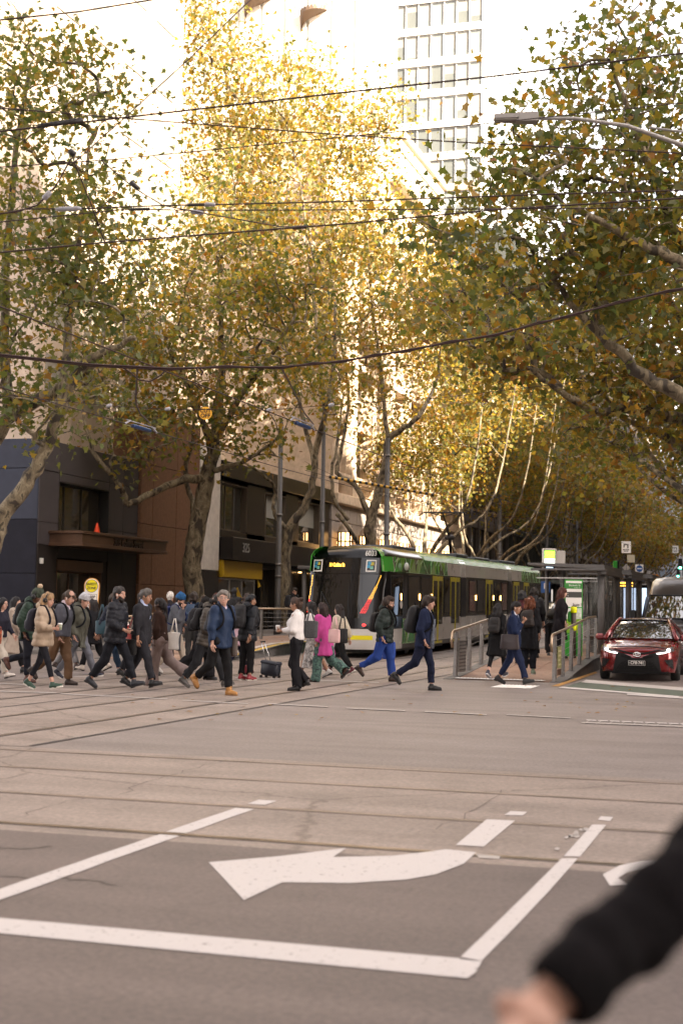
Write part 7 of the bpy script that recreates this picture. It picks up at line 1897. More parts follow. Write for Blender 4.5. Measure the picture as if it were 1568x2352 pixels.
def handbag(info, label, col, side=-1, pos=(0, .21, .0), w=.30, h=.26, d=.10, strap=.45, name='handbag', taper=1.12, straptop=None, sub=None, patt=None):
    """bag hanging beside the body; pos (forward, out, up from the hip)"""
    t = carried(info, name, label, 'bag'); pel, k = info['pel'], info['k']; c = pel + np.array([pos[0], side * pos[1], pos[2]]); m = patt or mat('bag_%d_%d_%d' % tuple(int(x * 1000) for x in col), col, .45, var=.08, scale=6, bump=.1)
    D = SDF(c - np.array([w, d * 2.5, h]), c + np.array([w, d * 2.5, h]), .010); D.loft(c, np.eye(3), [(-h / 2, 0, w / 2, d / 2), (0, 0, w / 2 * (1 + (taper - 1) * .5), d / 2), (h / 2, 0, w / 2 * taper, d * .34)], 0, rnd=.018); D.ripple(.0025, 22, info['seed']); link(D.mesh('bag_body', m), 'bag_body', t)
    b = MB(); top = straptop if straptop is not None else c + np.array([0, -side * .03, h / 2 + strap])
    for q in (-1, 1):
        for s in (-1, 1):
            b.tube([tuple(c + np.array([q * w * .30, s * d * .28, h / 2 - .02])), tuple(c * .45 + np.array(top) * .55 + np.array([q * w * .20, s * d * .2, .02])), tuple(np.array(top) + np.array([q * .012, s * .01, .0]))], .008, m, 5)
    b.build('strap', t, True); return t
BLK = (.012, .012, .014); NAVY = (.012, .016, .035); CHAR = (.028, .028, .032); GREY = (.09, .095, .11); DKGR = (.016, .026, .022)
FLOR = mat('floral_print', (.010, .014, .03), .85, col2=(.10, .20, .16), var=.3, scale=22, detail=3)
BWP = mat('leaf_print', (.03, .03, .03), .85, col2=(.60, .57, .54), var=.3, scale=13, detail=4)
COLR = mat('bright_print', (.02, .02, .03), .7, col2=(.75, .16, .05), var=.4, scale=15, detail=2)
# -- left third of the photo ------------------------------------------------
p = person(-4, 1560, 'woman in glasses and dark top half cut off by the left edge of the photo', 1.62, sex='f', hair='bob', hcol=BLK, top='sweater', tcol=(.02, .02, .03), bcol=(.45, .40, .34), wide=1.15, shoes=(.55, .5, .45), glasses=True, skin_='light', legs='stride', armR='hang')
handbag(p, 'bright multicoloured patterned bag at the left edge of the photo', (.5, .1, .05), -1, (.02, .27, .02), .34, .36, .12, .5, patt=COLR, name='tote_bag')
p = person(26, 1547, 'dark haired woman in a long beige coat behind the man in green puffer', 1.66, heading=20, sex='f', hair='bob', hcol=(.012, .011, .013), top='coat', tcol=(.36, .30, .25), tlen=-.45, bcol=BLK, shoes=BLK, skin_='light', legs='strideb')
p = person(66, 1568, 'man in dark green puffer with pompom beanie, looking down', 1.80, head=(.40, 0), lean=.10, hat='pompom', hatc=(.05, .06, .045), hair='short', hcol=BLK, skin_='brown', top='puffer', tcol=(.022, .042, .030), quilt=.085, hood=True, bcol=(.016, .017, .024), shoes=(.09, .035, .025), armR='pocket', armL='pocket', legs='swing', phones=True, bulk=1.1, wide=.95)
backpack(p, 'black backpack on the man in the pompom beanie', BLK)
p = person(96, 1586, 'blonde woman in beige puffer jacket with headphones holding a coffee cup', 1.71, sex='f', hair='long', hcol=(.26, .165, .085), skin_='fair', top='puffer', tcol=(.33, .255, .185), tlen=-.20, quilt=.125, bottom='leggings', bcol=(.014, .014, .018), shoes=(.02, .055, .035), sole=(.6, .58, .52), armR='hold', armL='pocket', legs='stride', head=(.20, 0), phones=True, hood=True, bulk=1.05)
cup(p, 'R', 'green takeaway coffee cup in the hand of the blonde woman')
backpack(p, 'dark backpack behind the woman in the beige puffer', (.02, .02, .03), .42, .28, .16)
p = person(137, 1574, 'balding man in grey sweater and brown trousers with a backpack', 1.80, hair='bald', hcol=(.05, .036, .027), skin_='fair', top='sweater', tcol=(.075, .078, .095), bcol=(.125, .075, .045), wide=1.12, shoes=(.03, .018, .014), armR='pocketf', armL='pocketf', legs='pushb', head=(.38, 0), lean=.13, shirt=(.55, .46, .52), earbud=True)
backpack(p, 'black backpack on the man in the grey sweater', (.016, .016, .018), .46, .30, .16)
p = person(155, 1540, 'bearded man in dark sunglasses behind the man in grey sweater', 1.78, hair='short', hcol=BLK, beard=BLK, skin_='brown', glasses='dark', top='jacket', tcol=BLK, bcol=(.2, .2, .21), shoes=(.05, .03, .025), legs='stride')
p = person(178, 1562, 'man in light grey beanie and olive parka with grey jeans', 1.74, hat='beanie', hatc=(.36, .36, .38), hair='short', hcol=(.06, .045, .03), skin_='fair', top='parka', tcol=(.062, .062, .048), tlen=-.25, bcol=(.11, .115, .135), wide=1.0, shoes=(.015, .018, .035), sole=(.55, .53, .5), armR='pocket', armL='pocket', legs='longb', head=(.22, 0), lean=.10, hood=True)
backpack(p, 'dark backpack on the man in the olive parka', (.016, .018, .024), .46, .30, .15)
p = person(214, 1542, 'long dark haired woman in black coat and cream boots behind the sign', 1.64, sex='f', hair='long', hcol=(.014, .010, .009), skin_='tan', top='coat', tcol=BLK, tlen=-.25, bcol=BLK, shoes=(.5, .44, .38), shirt=(.55, .5, .5), legs='strideb', armR='phone', boots=True, face=-1)
p = person(262, 1583, 'tall bearded man in black puffer jacket looking at his phone hand', 1.86, hair='short', hcol=(.030, .026, .025), beard=(.022, .018, .016), skin_='fair', top='puffer', tcol=(.012, .013, .018), quilt=.10, bcol=(.013, .014, .018), shoes=(.014, .016, .022), armR='holdlow', armL='hang', legs='longb', head=(.03, -.15), earbud=True, wide=1.02, bulk=1.08)
phone(p, 'R', 'phone in the hand of the bearded man in black puffer')
p = person(252, 1552, 'person in navy padded jacket half hidden behind the tall bearded man', 1.76, hair='short', hcol=(.04, .028, .02), skin_='fair', top='puffer', tcol=(.014, .018, .032), quilt=.10, bcol=(.02, .035, .06), shoes=(.05, .03, .03), legs='stride')
handbag(p, 'teal satchel worn by the person in navy padded jacket', (.02, .06, .085), -1, (-.10, .26, .10), .26, .30, .12, .35, name='satchel')
p = person(318, 1558, 'short haired man in dark suit and white shirt between two taller men', 1.80, hair='short', hcol=(.05, .04, .035), skin_='fair', top='suit', tcol=(.016, .016, .02), shirt=(.6, .57, .56), bcol=(.016, .016, .02), legs='strideb')
handbag(p, 'red leather bag between the bearded man and the suited man', (.22, .025, .02), -1, (-.05, .24, -.12), .28, .30, .12, .3)
p = person(322, 1581, 'man in charcoal suit and light blue open shirt walking right', 1.82, hair='short', hcol=(.075, .068, .062), skin_='tan', top='suit', tcol=(.024, .024, .028), tlen=-.20, shirt=(.36, .42, .60), bcol=(.021, .021, .025), shoes=(.012, .012, .013), armR='hang', armL='hang', legs='stride', head=(.18, 0), lean=.05)
handbag(p, 'black laptop bag hanging beside the man in charcoal suit', (.012, .012, .013), -1, (-.20, .18, -.22), .38, .30, .08, .25, name='laptop_bag')
p = person(368, 1575, 'woman in brown sweater and mauve trousers with a long black ponytail, walking left', 1.66, face=-1, sex='f', hair='pony', hcol=(.012, .010, .011), skin_='dark', top='sweater', tcol=(.032, .018, .014), bcol=(.195, .150, .140), wide=1.25, flare=.8, shoes=(.012, .012, .013), armL='hang', armR='fwd', legs='pushb', head=(.05, 0))
handbag(p, 'white cotton tote bag on the woman in brown sweater', (.55, .52, .48), 1, (-.32, .13, -.02), .22, .34, .06, .26, name='tote_bag')
p = person(0, 0, 'white haired man in dark suit seen from behind on the left platform', 1.76, at=tuple(atZ(388, 1450, 37)[:2]), heading=95, hair='short', hcol=(.55, .52, .48), skin_='fair', top='suit', tcol=(.022, .02, .022), bcol=(.02, .02, .022), legs='stand', baseh=.10, glasses=True)
p = person(398, 1548, 'man in royal blue beanie and grey coat holding a phone to his ear', 1.80, hat='beanie', hatc=(.025, .085, .20), hair='short', hcol=BLK, skin_='fair', beard=(.03, .022, .018), top='coat', tcol=(.085, .09, .105), tlen=-.38, bcol=(.38, .33, .27), shoes=(.5, .48, .45), armR='ear', armL='cross', legs='strideb', head=(.20, 0), lean=.14, shirt=(.45, .5, .55))
phone(p, 'R', 'phone pressed to the ear of the man in blue beanie')
backpack(p, 'blue strapped backpack on the man in the grey coat', (.022, .034, .13), .44, .28, .15)
# -- people seen from behind on the left platform
def behind(px, z, label, **kw):
    q = atZ(px, 1450, z); kw.setdefault('heading', 100)
    return person(0, 0, label, at=(q[0], q[1]), baseh=pzl(q[1]) - gz(q[1]), legs=kw.pop('legs', 'stand'), group='people standing on the left platform', **kw)
p = behind(442, 36.5, 'person with dark mop of hair and headphones in navy sweater, seen from behind', H=1.86, hair='mop', hcol=(.022, .014, .010), top='sweater', tcol=(.012, .016, .028), phones=True, skin_='fair')
backpack(p, 'navy backpack with pale blue straps on the person with headphones', (.03, .05, .09))
p = behind(466, 38.5, 'man with brown hair tied in a low bun and navy jacket, back to us', H=1.76, hair='bun', hcol=(.045, .028, .018), top='puffer', tcol=(.015, .02, .034), quilt=.1, skin_='fair', earbud=True)
p = behind(494, 40.5, 'woman with long dark red hair in a teal top, back to us', H=1.74, sex='f', hair='long', hcol=(.075, .018, .010), top='sweater', tcol=(.012, .055, .045), skin_='light')
p = behind(535, 44.0, 'dark haired person in black looking at the bank window', H=1.72, hair='short', hcol=BLK, top='jacket', tcol=BLK, skin_='brown')
p = behind(563, 40.0, 'woman with dark ponytail and beige coat seen from behind', H=1.76, sex='f', hair='pony', hcol=(.03, .018, .014), top='coat', tcol=(.36, .26, .17), skin_='light', heading=75)
handbag(p, 'black shoulder bag on the woman in the beige coat', (.012, .012, .012), 1, (0, .24, .05), .28, .24, .1, .35)
p = person(0, 0, 'bearded man in black reading his phone by the left platform rail', 1.76, at=(-17.3, 49.1), heading=-25, baseh=pzl(49.1) - gz(49.1), hair='short', hcol=(.02, .015, .012), beard=(.02, .015, .012), skin_='fair', top='jacket', tcol=BLK, bcol=BLK, legs='stand', armR='phone', armL='phone', head=(.45, 0), group='people standing on the left platform')
backpack(p, 'black backpack on the man reading his phone by the rail', BLK); phone(p, 'R', 'phone held by the man standing at the left platform rail')
# -- centre
p = person(463, 1562, 'woman in black head wrap and long dark coat with wide black trousers', 1.68, sex='f', hat='beanie', hatc=(.014, .013, .013), hair='bob', hcol=BLK, skin_='brown', top='coat', tcol=(.018, .017, .019), tlen=-.30, bcol=BLK, wide=1.2, flare=1.0, shoes=BLK, legs='pushb', head=(.12, 0), earbud=True)
backpack(p, 'square black backpack on the woman in black head wrap', (.018, .018, .022), .50, .30, .17)
p = person(472, 1582, 'man in grey brown puffer jacket and charcoal trousers, head bowed', 1.77, hair='curlyshort', hcol=(.012, .010, .010), skin_='tan', top='puffer', tcol=(.058, .050, .042), quilt=.075, hood=True, bcol=(.022, .023, .026), shoes=(.06, .055, .052), sole=(.12, .11, .10), armR='holdlow', armL='holdlow', legs='longb', head=(.55, 0), lean=.16, glasses=True, wide=1.1)
backpack(p, 'black backpack on the man in grey brown puffer', (.015, .015, .017), .44, .28, .15)
p = person(504, 1597, 'grey haired man in glasses, navy jacket and tan work boots facing the camera', 1.80, hair='short', hcol=(.14, .125, .11), skin_='light', top='jacket', tcol=(.012, .026, .062), tlen=-.13, shirt=(.45, .40, .50), bcol=(.014, .014, .015), shoes=(.36, .17, .045), sole=(.20, .10, .035), boots=True, armR='hang', armL='hang', legs='pushb', head=(.05, -.75), glasses=True, wide=1.05, heading=-22, bulk=1.12)
backpack(p, 'dark backpack strap and sack on the man with tan boots', (.02, .02, .024), .42, .27, .14)
handbag(p, 'brown bag carried low by the man with tan boots', (.08, .06, .05), 1, (.05, .24, -.12), .24, .34, .12, .1)
p = person(545, 1551, 'dark haired girl in pale pink jacket and dark red boots', 1.64, sex='f', hair='long', hcol=(.02, .013, .013), skin_='light', top='jacket', tcol=(.55, .36, .42), tlen=-.22, bottom='leggings', bcol=(.018, .02, .04), shoes=(.13, .012, .022), boots=True, legs='strideb', heading=40)
p = person(566, 1563, 'man in black hooded puffer with big backpack and red sneakers pulling a case', 1.78, hair='short', hcol=BLK, skin_='tan', top='puffer', tcol=(.014, .016, .020), quilt=.12, hood=True, bcol=(.012, .012, .013), shoes=(.20, .012, .02), sole=(.6, .58, .57), legs='stand', heading=62, head=(.15, -.4), armR='back', armL='hold', bulk=1.15)
backpack(p, 'large black backpack with buckles on the man in black hooded puffer', (.014, .014, .016), .52, .34, .20)
# trolley case
g = gp(620, 1557); t = thing('trolley_case', 'small navy wheeled case with long chrome handle on the asphalt', 'suitcase', (g[0], g[1], 0), rad(-14))
cm = mat('case_navy', (.014, .018, .030), .45, bump=.2, bscale=60); b = MB(); M = Matrix.Translation((0, 0, .05)) @ Matrix.Rotation(rad(6), 4, 'Y')
b.bbox(-.21, .21, -.12, .12, .0, .30, cm, .04, M); b.build('shell', t, True); b = MB(); b.bbox(-.22, .22, -.135, .125, .24, .325, cm, .03, M); b.build('flap', t)
b = MB(); 
for q in (-.06, .06): b.tube([(-.05 + q, 0, .36), (-.22 + q * .7, .02, .78)], .009, CHROME, 6)
b.tube([(-.28, .02, .78), (-.16, .02, .79)], .016, BLACKP, 6); b.build('pull_handle', t, True)
for xx in (-.17, .17):
    for yy in (-.1, .1): b = MB(); b.lathe([(0, -.015), (.032, -.015), (.032, .015), (0, .015)], (xx, yy, .032), BLACKP, 10, 'y'); b.build('wheel', t)
p = person(680, 1587, 'woman in white knit top and black trousers walking left with coffee and phone', 1.70, face=-1, sex='f', hair='bun', hcol=(.045, .026, .018), skin_='tan', top='sweater', tcol=(.62, .60, .59), tlen=.02, bcol=(.012, .012, .014), wide=1.02, flare=.7, shoes=(.014, .013, .014), armL='hold', armR='hold', legs='passb', head=(.08, 0), lean=.02)
cup(p, 'L', 'white paper coffee cup held by the woman in white knit top', (.6, .56, .52)); phone(p, 'R', 'pale phone in the hand of the woman in white knit top', col=WS)
handbag(p, 'grey woven shoulder bag behind the woman in white knit top', (.06, .062, .066), -1, (-.22, .12, .22), .26, .32, .12, .22, patt=mat('woven_grey', (.05, .052, .055), .7, var=.5, scale=60))
p = person(717, 1557, 'woman with black curly hair in white shirt and black and white skirt', 1.66, face=-1, sex='f', hair='bob', hcol=(.012, .010, .010), skin_='tan', top='sweater', tcol=(.6, .58, .57), bottom='skirt', bcol=BWP, shoes=(.5, .48, .46), legs='strideb')
p = person(742, 1567, 'woman in bright pink coat and floral trousers walking away to the left', 1.63, face=-1, heading=165, sex='f', hair='bob', hcol=(.022, .011, .010), skin_='tan', top='coat', tcol=(.40, .058, .22), tlen=-.33, bulk=1.2, bcol=FLOR, wide=1.3, flare=.5, shoes=(.04, .02, .016), armL='hang', armR='hold', legs='pushb', head=(.05, .2), glasses=True)
handbag(p, 'pale pink tote bag hanging from the pink coat', (.62, .40, .39), 1, (-.36, .17, .10), .27, .28, .11, .25, name='tote_bag')
p = person(780, 1551, 'woman with long dark hair in cream knit jacket and black trousers', 1.62, face=-1, sex='f', hair='long', hcol=(.018, .012, .011), skin_='light', top='puffer', tcol=(.52, .46, .36), quilt=.06, tlen=-.10, bcol=(.014, .014, .015), wide=1.08, shoes=(.10, .012, .02), sole=(.6, .58, .55), legs='long', heading=170)
handbag(p, 'black cloth bag on the woman in cream knit jacket', (.014, .014, .015), 1, (-.16, .22, .05), .26, .34, .08, .4, name='tote_bag')
# -- right of the tram front
p = person(882, 1566, 'bearded man in dark green puffer and blue jeans striding right', 1.80, hair='mop', hcol=(.030, .018, .012), beard=(.045, .024, .014), skin_='light', top='puffer', tcol=(.014, .022, .020), quilt=.095, hood=True, tlen=-.12, bcol=(.022, .050, .21), wide=1.22, shoes=(.045, .026, .020), armR='pocket', armL='pocket', legs='pushb', head=(.18, -.05), lean=.06, glasses=True, bulk=1.15)
backpack(p, 'black backpack slung low on the man in blue jeans', (.014, .013, .013), .44, .29, .17, .04)
handbag(p, 'royal blue shopping bag held by the man in blue jeans', (.02, .07, .36), 1, (.02, .24, -.30), .28, .38, .12, .12, name='shopping_bag')
p = person(972, 1586, 'dark haired man in navy suit with a big backpack striding right', 1.80, hair='mop', hcol=(.022, .013, .009), skin_='fair', top='suit', tcol=(.013, .018, .042), tlen=-.16, bcol=(.012, .015, .032), shoes=(.012, .012, .013), armR='pocketf', armL='pocketf', legs='pushb', head=(.12, 0), lean=.08, shirt=(.5, .48, .46))
backpack(p, 'big black hiking backpack on the man in navy suit', (.014, .014, .016), .54, .34, .22)
b = MB(); _t = carried(p, 'scarf', 'dark blue checked scarf hanging down in front of the navy suit', 'scarf')
_R, _pl = p['R'], p['pel']; b.tube([tuple(_pl + _R[2] * z + _R[0] * .17 + _R[1] * -.05) for z in (.42, .2, .0, -.14)], [.03, .04, .045, .05], mat('check_scarf', (.03, .04, .06), .9, col2=(.16, .18, .22), var=.3, scale=22), 8); b.build('cloth', _t, True); 
p = person(1140, 1558, 'woman with long black hair and long black coat walking away up the ramp', 1.62, heading=80, sex='f', hair='long', hcol=(.012, .010, .010), skin_='light', top='coat', tcol=(.012, .012, .013), tlen=-.40, bottom='leggings', bcol=BLK, shoes=(.03, .03, .05), sole=(.5, .5, .52), legs='stride', baseh=.06, group='people on the tram stop ramp')
backpack(p, 'slim black backpack on the woman with long black hair', (.02, .018, .018), .38, .24, .12)
p = person(1178, 1574, 'man in navy suit with earbuds carrying a laptop bag across his body', 1.72, hair='short', hcol=(.014, .012, .012), skin_='tan', top='suit', tcol=(.014, .022, .055), tlen=-.18, shirt=(.50, .53, .62), bcol=(.014, .020, .048), shoes=(.012, .012, .014), armR='strap', armL='hang', legs='stride', head=(.12, -.1), earbud=True, lean=.03)
handbag(p, 'dark brown laptop bag against the hip of the navy suited man', (.026, .018, .020), -1, (-.04, .235, -.02), .40, .32, .12, .45, name='laptop_bag', taper=.96)
p = person(1214, 1549, 'woman with curly auburn hair in a black coat walking up the ramp', 1.70, heading=88, sex='f', hair='longcurl', hcol=(.12, .036, .014), skin_='light', top='coat', tcol=(.012, .012, .014), tlen=-.36, bcol=(.016, .018, .024), wide=1.1, shoes=(.22, .30, .22), sole=(.45, .45, .42), legs='stand', baseh=.14, group='people on the tram stop ramp')
backpack(p, 'dark brown backpack on the curly haired woman', (.030, .024, .022), .40, .28, .14, -.02)
p = person(1196, 1522, 'person with black hair and headphones ahead of the navy suited man', 1.76, heading=85, hair='mop', hcol=BLK, skin_='fair', top='jacket', tcol=(.06, .012, .016), bcol=BLK, phones=True, legs='stand', baseh=.25, group='people on the tram stop ramp')
p = person(1224, 1512, 'farther person with dark hair and headphones on the platform', 1.80, heading=90, hair='short', hcol=(.018, .014, .012), skin_='fair', top='jacket', tcol=BLK, bcol=BLK, phones=True, legs='stand', baseh=.3, group='people on the tram stop ramp')
p = person(1284, 1512, 'woman with long auburn hair in a black coat standing beside the totem', 1.78, heading=15, sex='f', hair='long', hcol=(.055, .016, .010), skin_='light', top='coat', tcol=(.014, .012, .014), tlen=-.45, bcol=BLK, shoes=BLK, legs='stand', baseh=.33, head=(.1, .2), group='people on the tram stop ramp')
p = person(1266, 1509, 'person in black jacket bending over a bag beside the ramp rail', 1.55, heading=95, lean=1.05, hair='short', hcol=(.02, .014, .012), skin_='fair', top='jacket', tcol=BLK, bcol=BLK, legs='stand', baseh=.3, head=(.3, 0), group='people on the tram stop ramp')
backpack(p, 'dark backpack on the bending person by the rail', (.022, .019, .016), .42, .28, .15)
p = person(0, 0, 'person in dark clothes sitting out of the way inside the second shelter', 1.72, at=(-5.6, 46.2), heading=-90, hair='short', hcol=BLK, top='jacket', tcol=(.014, .018, .035), bcol=BLK, legs='stand', baseh=.34, group='people on the tram stop ramp')
p['t']['label'] = 'person in dark navy jacket standing between the first and second shelters'
# -- the arm in the foreground, out of focus
def foreground_person():
    t = thing('person', 'out of focus person in black fur sleeve close to the camera at lower right', 'person', (0, 0, 0))
    sk = skin('fair'); Z = 1.22
    E_ = atZ(1650, 1965, 1.72); Wp = atZ(1268, 2292, 1.52); SHO = atZ(1960, 1640, 1.9)
    da = Wp - E_; da /= np.linalg.norm(da); d = atZ(1150, 2400, 1.47) - Wp; d /= np.linalg.norm(d)
    lo = np.minimum.reduce([E_, Wp, SHO]) - .25; hi = np.maximum.reduce([E_, Wp, SHO]) + .25
    # sleeve
    D = SDF(lo, hi, .009); D.cap(SHO, E_, .056, .052, .03); D.cap(E_, Wp - da * .008, .050, .042, .03, quilt=.05, amp=.005); D.cap(Wp + da * .045, Wp + da * .2, .06, .06, 0, sub=True); D.ripple(.004, 60, 4)
    fm = mat('black_fur', (.006, .005, .0055), .95, bump=.3, bscale=40, spec=.1, var=.5, scale=20); link(D.mesh('sleeve', fm), 'sleeve', t)
    # hand: palm, five fingers bent round a small ring grip
    right = RT; up = UP; pn = -FW * .55 - up * .6; pn = pn - d * (pn @ d); pn /= np.linalg.norm(pn); wd = np.cross(d, pn)
    if wd @ right > 0: wd = -wd
    D = SDF(Wp - .16, Wp + .22 * np.ones(3), .0045)
    D.cap(E_, Wp + d * .02, .030, .024, .02); D.ell(Wp + d * .045, (.042, .032, .016), np.array([d, wd, pn]), .018)
    for off, ln in ((.025, .88), (.008, .95), (-.009, .9), (-.024, .75)):
        p0 = Wp + d * .092 + wd * off; pts = [p0]; a = .25
        D.cap(Wp + d * .04 + wd * off * .8, p0, .012, .0115, .008)
        for sg, rr in ((.042, .0105), (.028, .0098), (.022, .0085)):
            a += .62; dd = d * math.cos(a) + pn * math.sin(a); q = pts[-1] + dd * sg * ln; D.cap(pts[-1], q, rr + .001, rr, .004); pts.append(q)
    q0 = Wp + d * .03 + wd * .034; q1 = q0 + (wd * .030 + d * .026 + pn * .012); q2 = q1 + (wd * .006 + d * .032 + pn * .014); D.cap(q0, q1, .016, .0135, .012); D.cap(q1, q2, .013, .010, .006)
    # arm, shoulder, torso and head out of frame keep it one figure
    link(D.mesh('hand', sk), 'hand', t)
    B = SDF(SHO - np.array([.5, .5, 1.3]), SHO + np.array([.6, .5, .55]), .03)
    cx = SHO + RT * .18; B.cap(SHO, cx, .075, .12, .05); B.cap(cx, cx - np.array([0, 0, .5]), .17, .15, .05); B.cap(cx, cx + np.array([0, 0, .16]), .06, .055, .04); B.ell(cx + np.array([0, 0, .27]), (.095, .08, .115), np.eye(3), .03)
    for q in (-.09, .09): B.cap(cx + RT * q - np.array([0, 0, .5]), np.array([*(cx + RT * q * 1.2)[:2], .05]), .10, .05, .04)
    link(B.mesh('body', fm), 'body', t)
foreground_person()
# ------------------------------------------------------------------ overhead wires
WIREM = mat('overhead_wire', (.035, .016, .014), .5, .3); INS = mat('insulator', (.30, .30, .33), .35); INSD = mat('dark_insulator', (.025, .022, .022), .4); BLUEI = mat('section_insulator', (.010, .035, .11), .4)
def wire(label, pts, r=.012, sag=.0, n=6, m=WIREM, grp='overhead tram wires', parts=()):
    P = [Vector(atZ(x, y, Z)) for x, y, Z in pts]; Q = []
    for a, c in zip(P, P[1:]):
        for i in range(n): t = i / n; q = a.lerp(c, t); q.z -= sag * 4 * t * (1 - t); Q.append(q)
    Q.append(P[-1]); o = Q[0]
    w = thing('overhead_wire', label, 'wire', tuple(o), group=grp); b = MB(); b.tube([tuple(q - o) for q in Q], r * .62, m, 6); b.build('cable', w, True)
    for kind, a, c, rr in parts:
        pa, pb = Vector(atZ(*a)) - o, Vector(atZ(*c)) - o; b = MB(); rr *= .62
        if kind == 'rib':
            k = 9; b.tube([tuple(pa.lerp(pb, i / (2 * k))) for i in range(2 * k + 1)], [rr if i % 2 else rr * .6 for i in range(2 * k + 1)], INSD, 8)
        elif kind == 'bar': b.tube([tuple(pa), tuple(pb)], rr, INSD, 8)
        elif kind == 'blue': b.tube([tuple(pa), tuple(pa.lerp(pb, .1)), tuple(pa.lerp(pb, .9)), tuple(pb)], [rr * .4, rr, rr, rr * .4], BLUEI, 8); b.tube([tuple(pa + Vector((0, 0, rr * 1.5))), tuple(pb + Vector((0, 0, rr * 1.3)))], rr * .3, INS, 6)
        else: b.tube([tuple(pa), tuple(pa.lerp(pb, .15)), tuple(pa.lerp(pb, .85)), tuple(pb)], [rr * .5, rr, rr, rr * .5], INS, 8)
        b.build({'rib': 'ribbed_insulator', 'bar': 'strain_bar', 'blue': 'section_insulator'}.get(kind, 'insulator'), w, True)
    return w
Z = 13.5
wire('wire crossing the top left corner of the picture', [(-120, 62, Z), (0, 46, Z), (180, 27, Z), (420, -12, Z)], .014)
wire('long wire rising to the right with a black strain bar at its left end', [(-80, 308, Z), (0, 302, Z), (285, 270, Z), (784, 213, Z), (1134, 175, Z), (1568, 122, Z), (1660, 110, Z)], .015, parts=[('bar', (88, 291, Z), (192, 276, Z), .028), ('rib', (92, 287, Z), (188, 273, Z), .03)])
wire('wire dropping gently from left to the right edge under the lamp', [(-60, 243, Z), (0, 248, Z), (290, 272, Z), (784, 310, Z), (1064, 327, Z), (1568, 352, Z), (1650, 357, Z)], .011)
wire('thin wire below the strain bar crossing the yellow treetops', [(-60, 388, 14.5), (0, 384, 14.5), (250, 367, 14.5), (784, 315, 14.5), (1134, 282, 14.5), (1568, 236, 14.5), (1650, 228, 14.5)], .009)
wire('diagonal wire running from the clamp up to the top edge', [(165, 378, 13.2), (285, 272, 13.5), (440, 130, 14), (585, -10, 14.5)], .010)
wire('drop wire hanging from the black clamp at left', [(165, 350, 14), (172, 375, 14), (210, 470, 14.3), (241, 557, 14.6)], .012, parts=[('bar', (160, 346, 14), (172, 356, 14), .05)])
wire('slack arm wire with pale insulator below the black clamp', [(165, 362, 14), (130, 425, 14), (108, 450, 14), (85, 472, 14), (40, 486, 14), (-40, 496, 14)], .014, parts=[('ins', (117, 440, 14), (100, 458, 14), .045)])
wire('diagonal stay with a dark turnbuckle in the left crowns', [(235, 370, 14), (300, 425, 14), (330, 445, 14), (375, 472, 14), (470, 490, 14), (640, 520, 14.5), (700, 523, 15)], .011, parts=[('bar', (300, 418, 14), (318, 434, 14), .04), ('rib', (672, 523, 15), (704, 521, 15), .045)])
wire('level wire with two white insulators across the left crowns', [(-40, 500, 14), (60, 480, 14), (190, 479, 14), (375, 472, 14), (495, 470, 14), (784, 463, 14), (1234, 447, 14), (1568, 437, 14), (1650, 434, 14)], .012, parts=[('ins', (128, 481, 14), (188, 479, 14), .04), ('rib', (430, 471, 14), (470, 470, 14), .035), ('ins', (468, 470, 14), (495, 470, 14), .035)])
wire('second level wire just below with a white insulator', [(-40, 514, 14.5), (0, 510, 14.5), (295, 480, 14.5), (430, 483, 14.5), (784, 482, 14.5), (1568, 477, 14.5), (1650, 476, 14.5)], .010, parts=[('rib', (300, 481, 14.5), (345, 480, 14.5), .035), ('ins', (438, 486, 14.5), (468, 490, 14.5), .04)])
wire('wire from left edge rising past the middle to the right edge', [(-40, 584, 13.8), (0, 580, 13.8), (240, 557, 13.8), (690, 522, 13.8), (784, 515, 13.8), (1134, 482, 13.8), (1568, 455, 13.8), (1650, 450, 13.8)], .014)
# tram contact wires running up the street
def contact(x, zc, label, y0, y1=150, parts=()):
    w = thing('overhead_wire', label, 'wire', (x, y0, zc), group='tram contact wires along the street'); b = MB(); b.tube([(0, y - y0, gz(y)) for y in [y0 + (y1 - y0) * i / 12 for i in range(13)]], .011, WIREM, 6); b.build('cable', w, True)
    for yy in parts:
        b = MB(); b.bbox(-.045, .045, yy - y0 - .42, yy - y0 + .42, -.035, .035, BLUEI, .015); b.build('section_insulator', w)
        b = MB()
        for q in (-.75, .75): b.tube([(0, yy - y0 + q, .0), (0, yy - y0 + q * .7, .09)], .02, INS, 6)
        b.tube([(0, yy - y0 - .7, .09), (0, yy - y0 + .7, .09)], .012, INS, 6); b.build('clamp', w)
q = atX(695, 970, -9.4); contact(-9.4, atX(784, 1012, -9.4)[2], 'contact wire over the right hand track with a blue insulator', 12, parts=(q[1],))
q2 = atX(325, 977, -12.75); contact(-12.75, atX(360, 994, -12.75)[2], 'contact wire over the left hand track with a blue insulator', 12, parts=(q2[1],))
Zs = 29.5
wire('span wire holding the CUT OFF sign and its hanging insulators', [(-60, 905, Zs), (0, 906, Zs), (250, 932, Zs), (385, 940, Zs), (620, 942, Zs), (760, 930, Zs), (1000, 915, Zs), (1300, 880, Zs), (1640, 840, Zs)], .010, parts=[('ins', (245, 934, Zs), (258, 930, Zs), .06), ('ins', (379, 941, Zs), (392, 938, Zs), .06), ('ins', (612, 944, Zs), (624, 939, Zs), .06), ('ins', (754, 932, Zs), (767, 928, Zs), .06)])
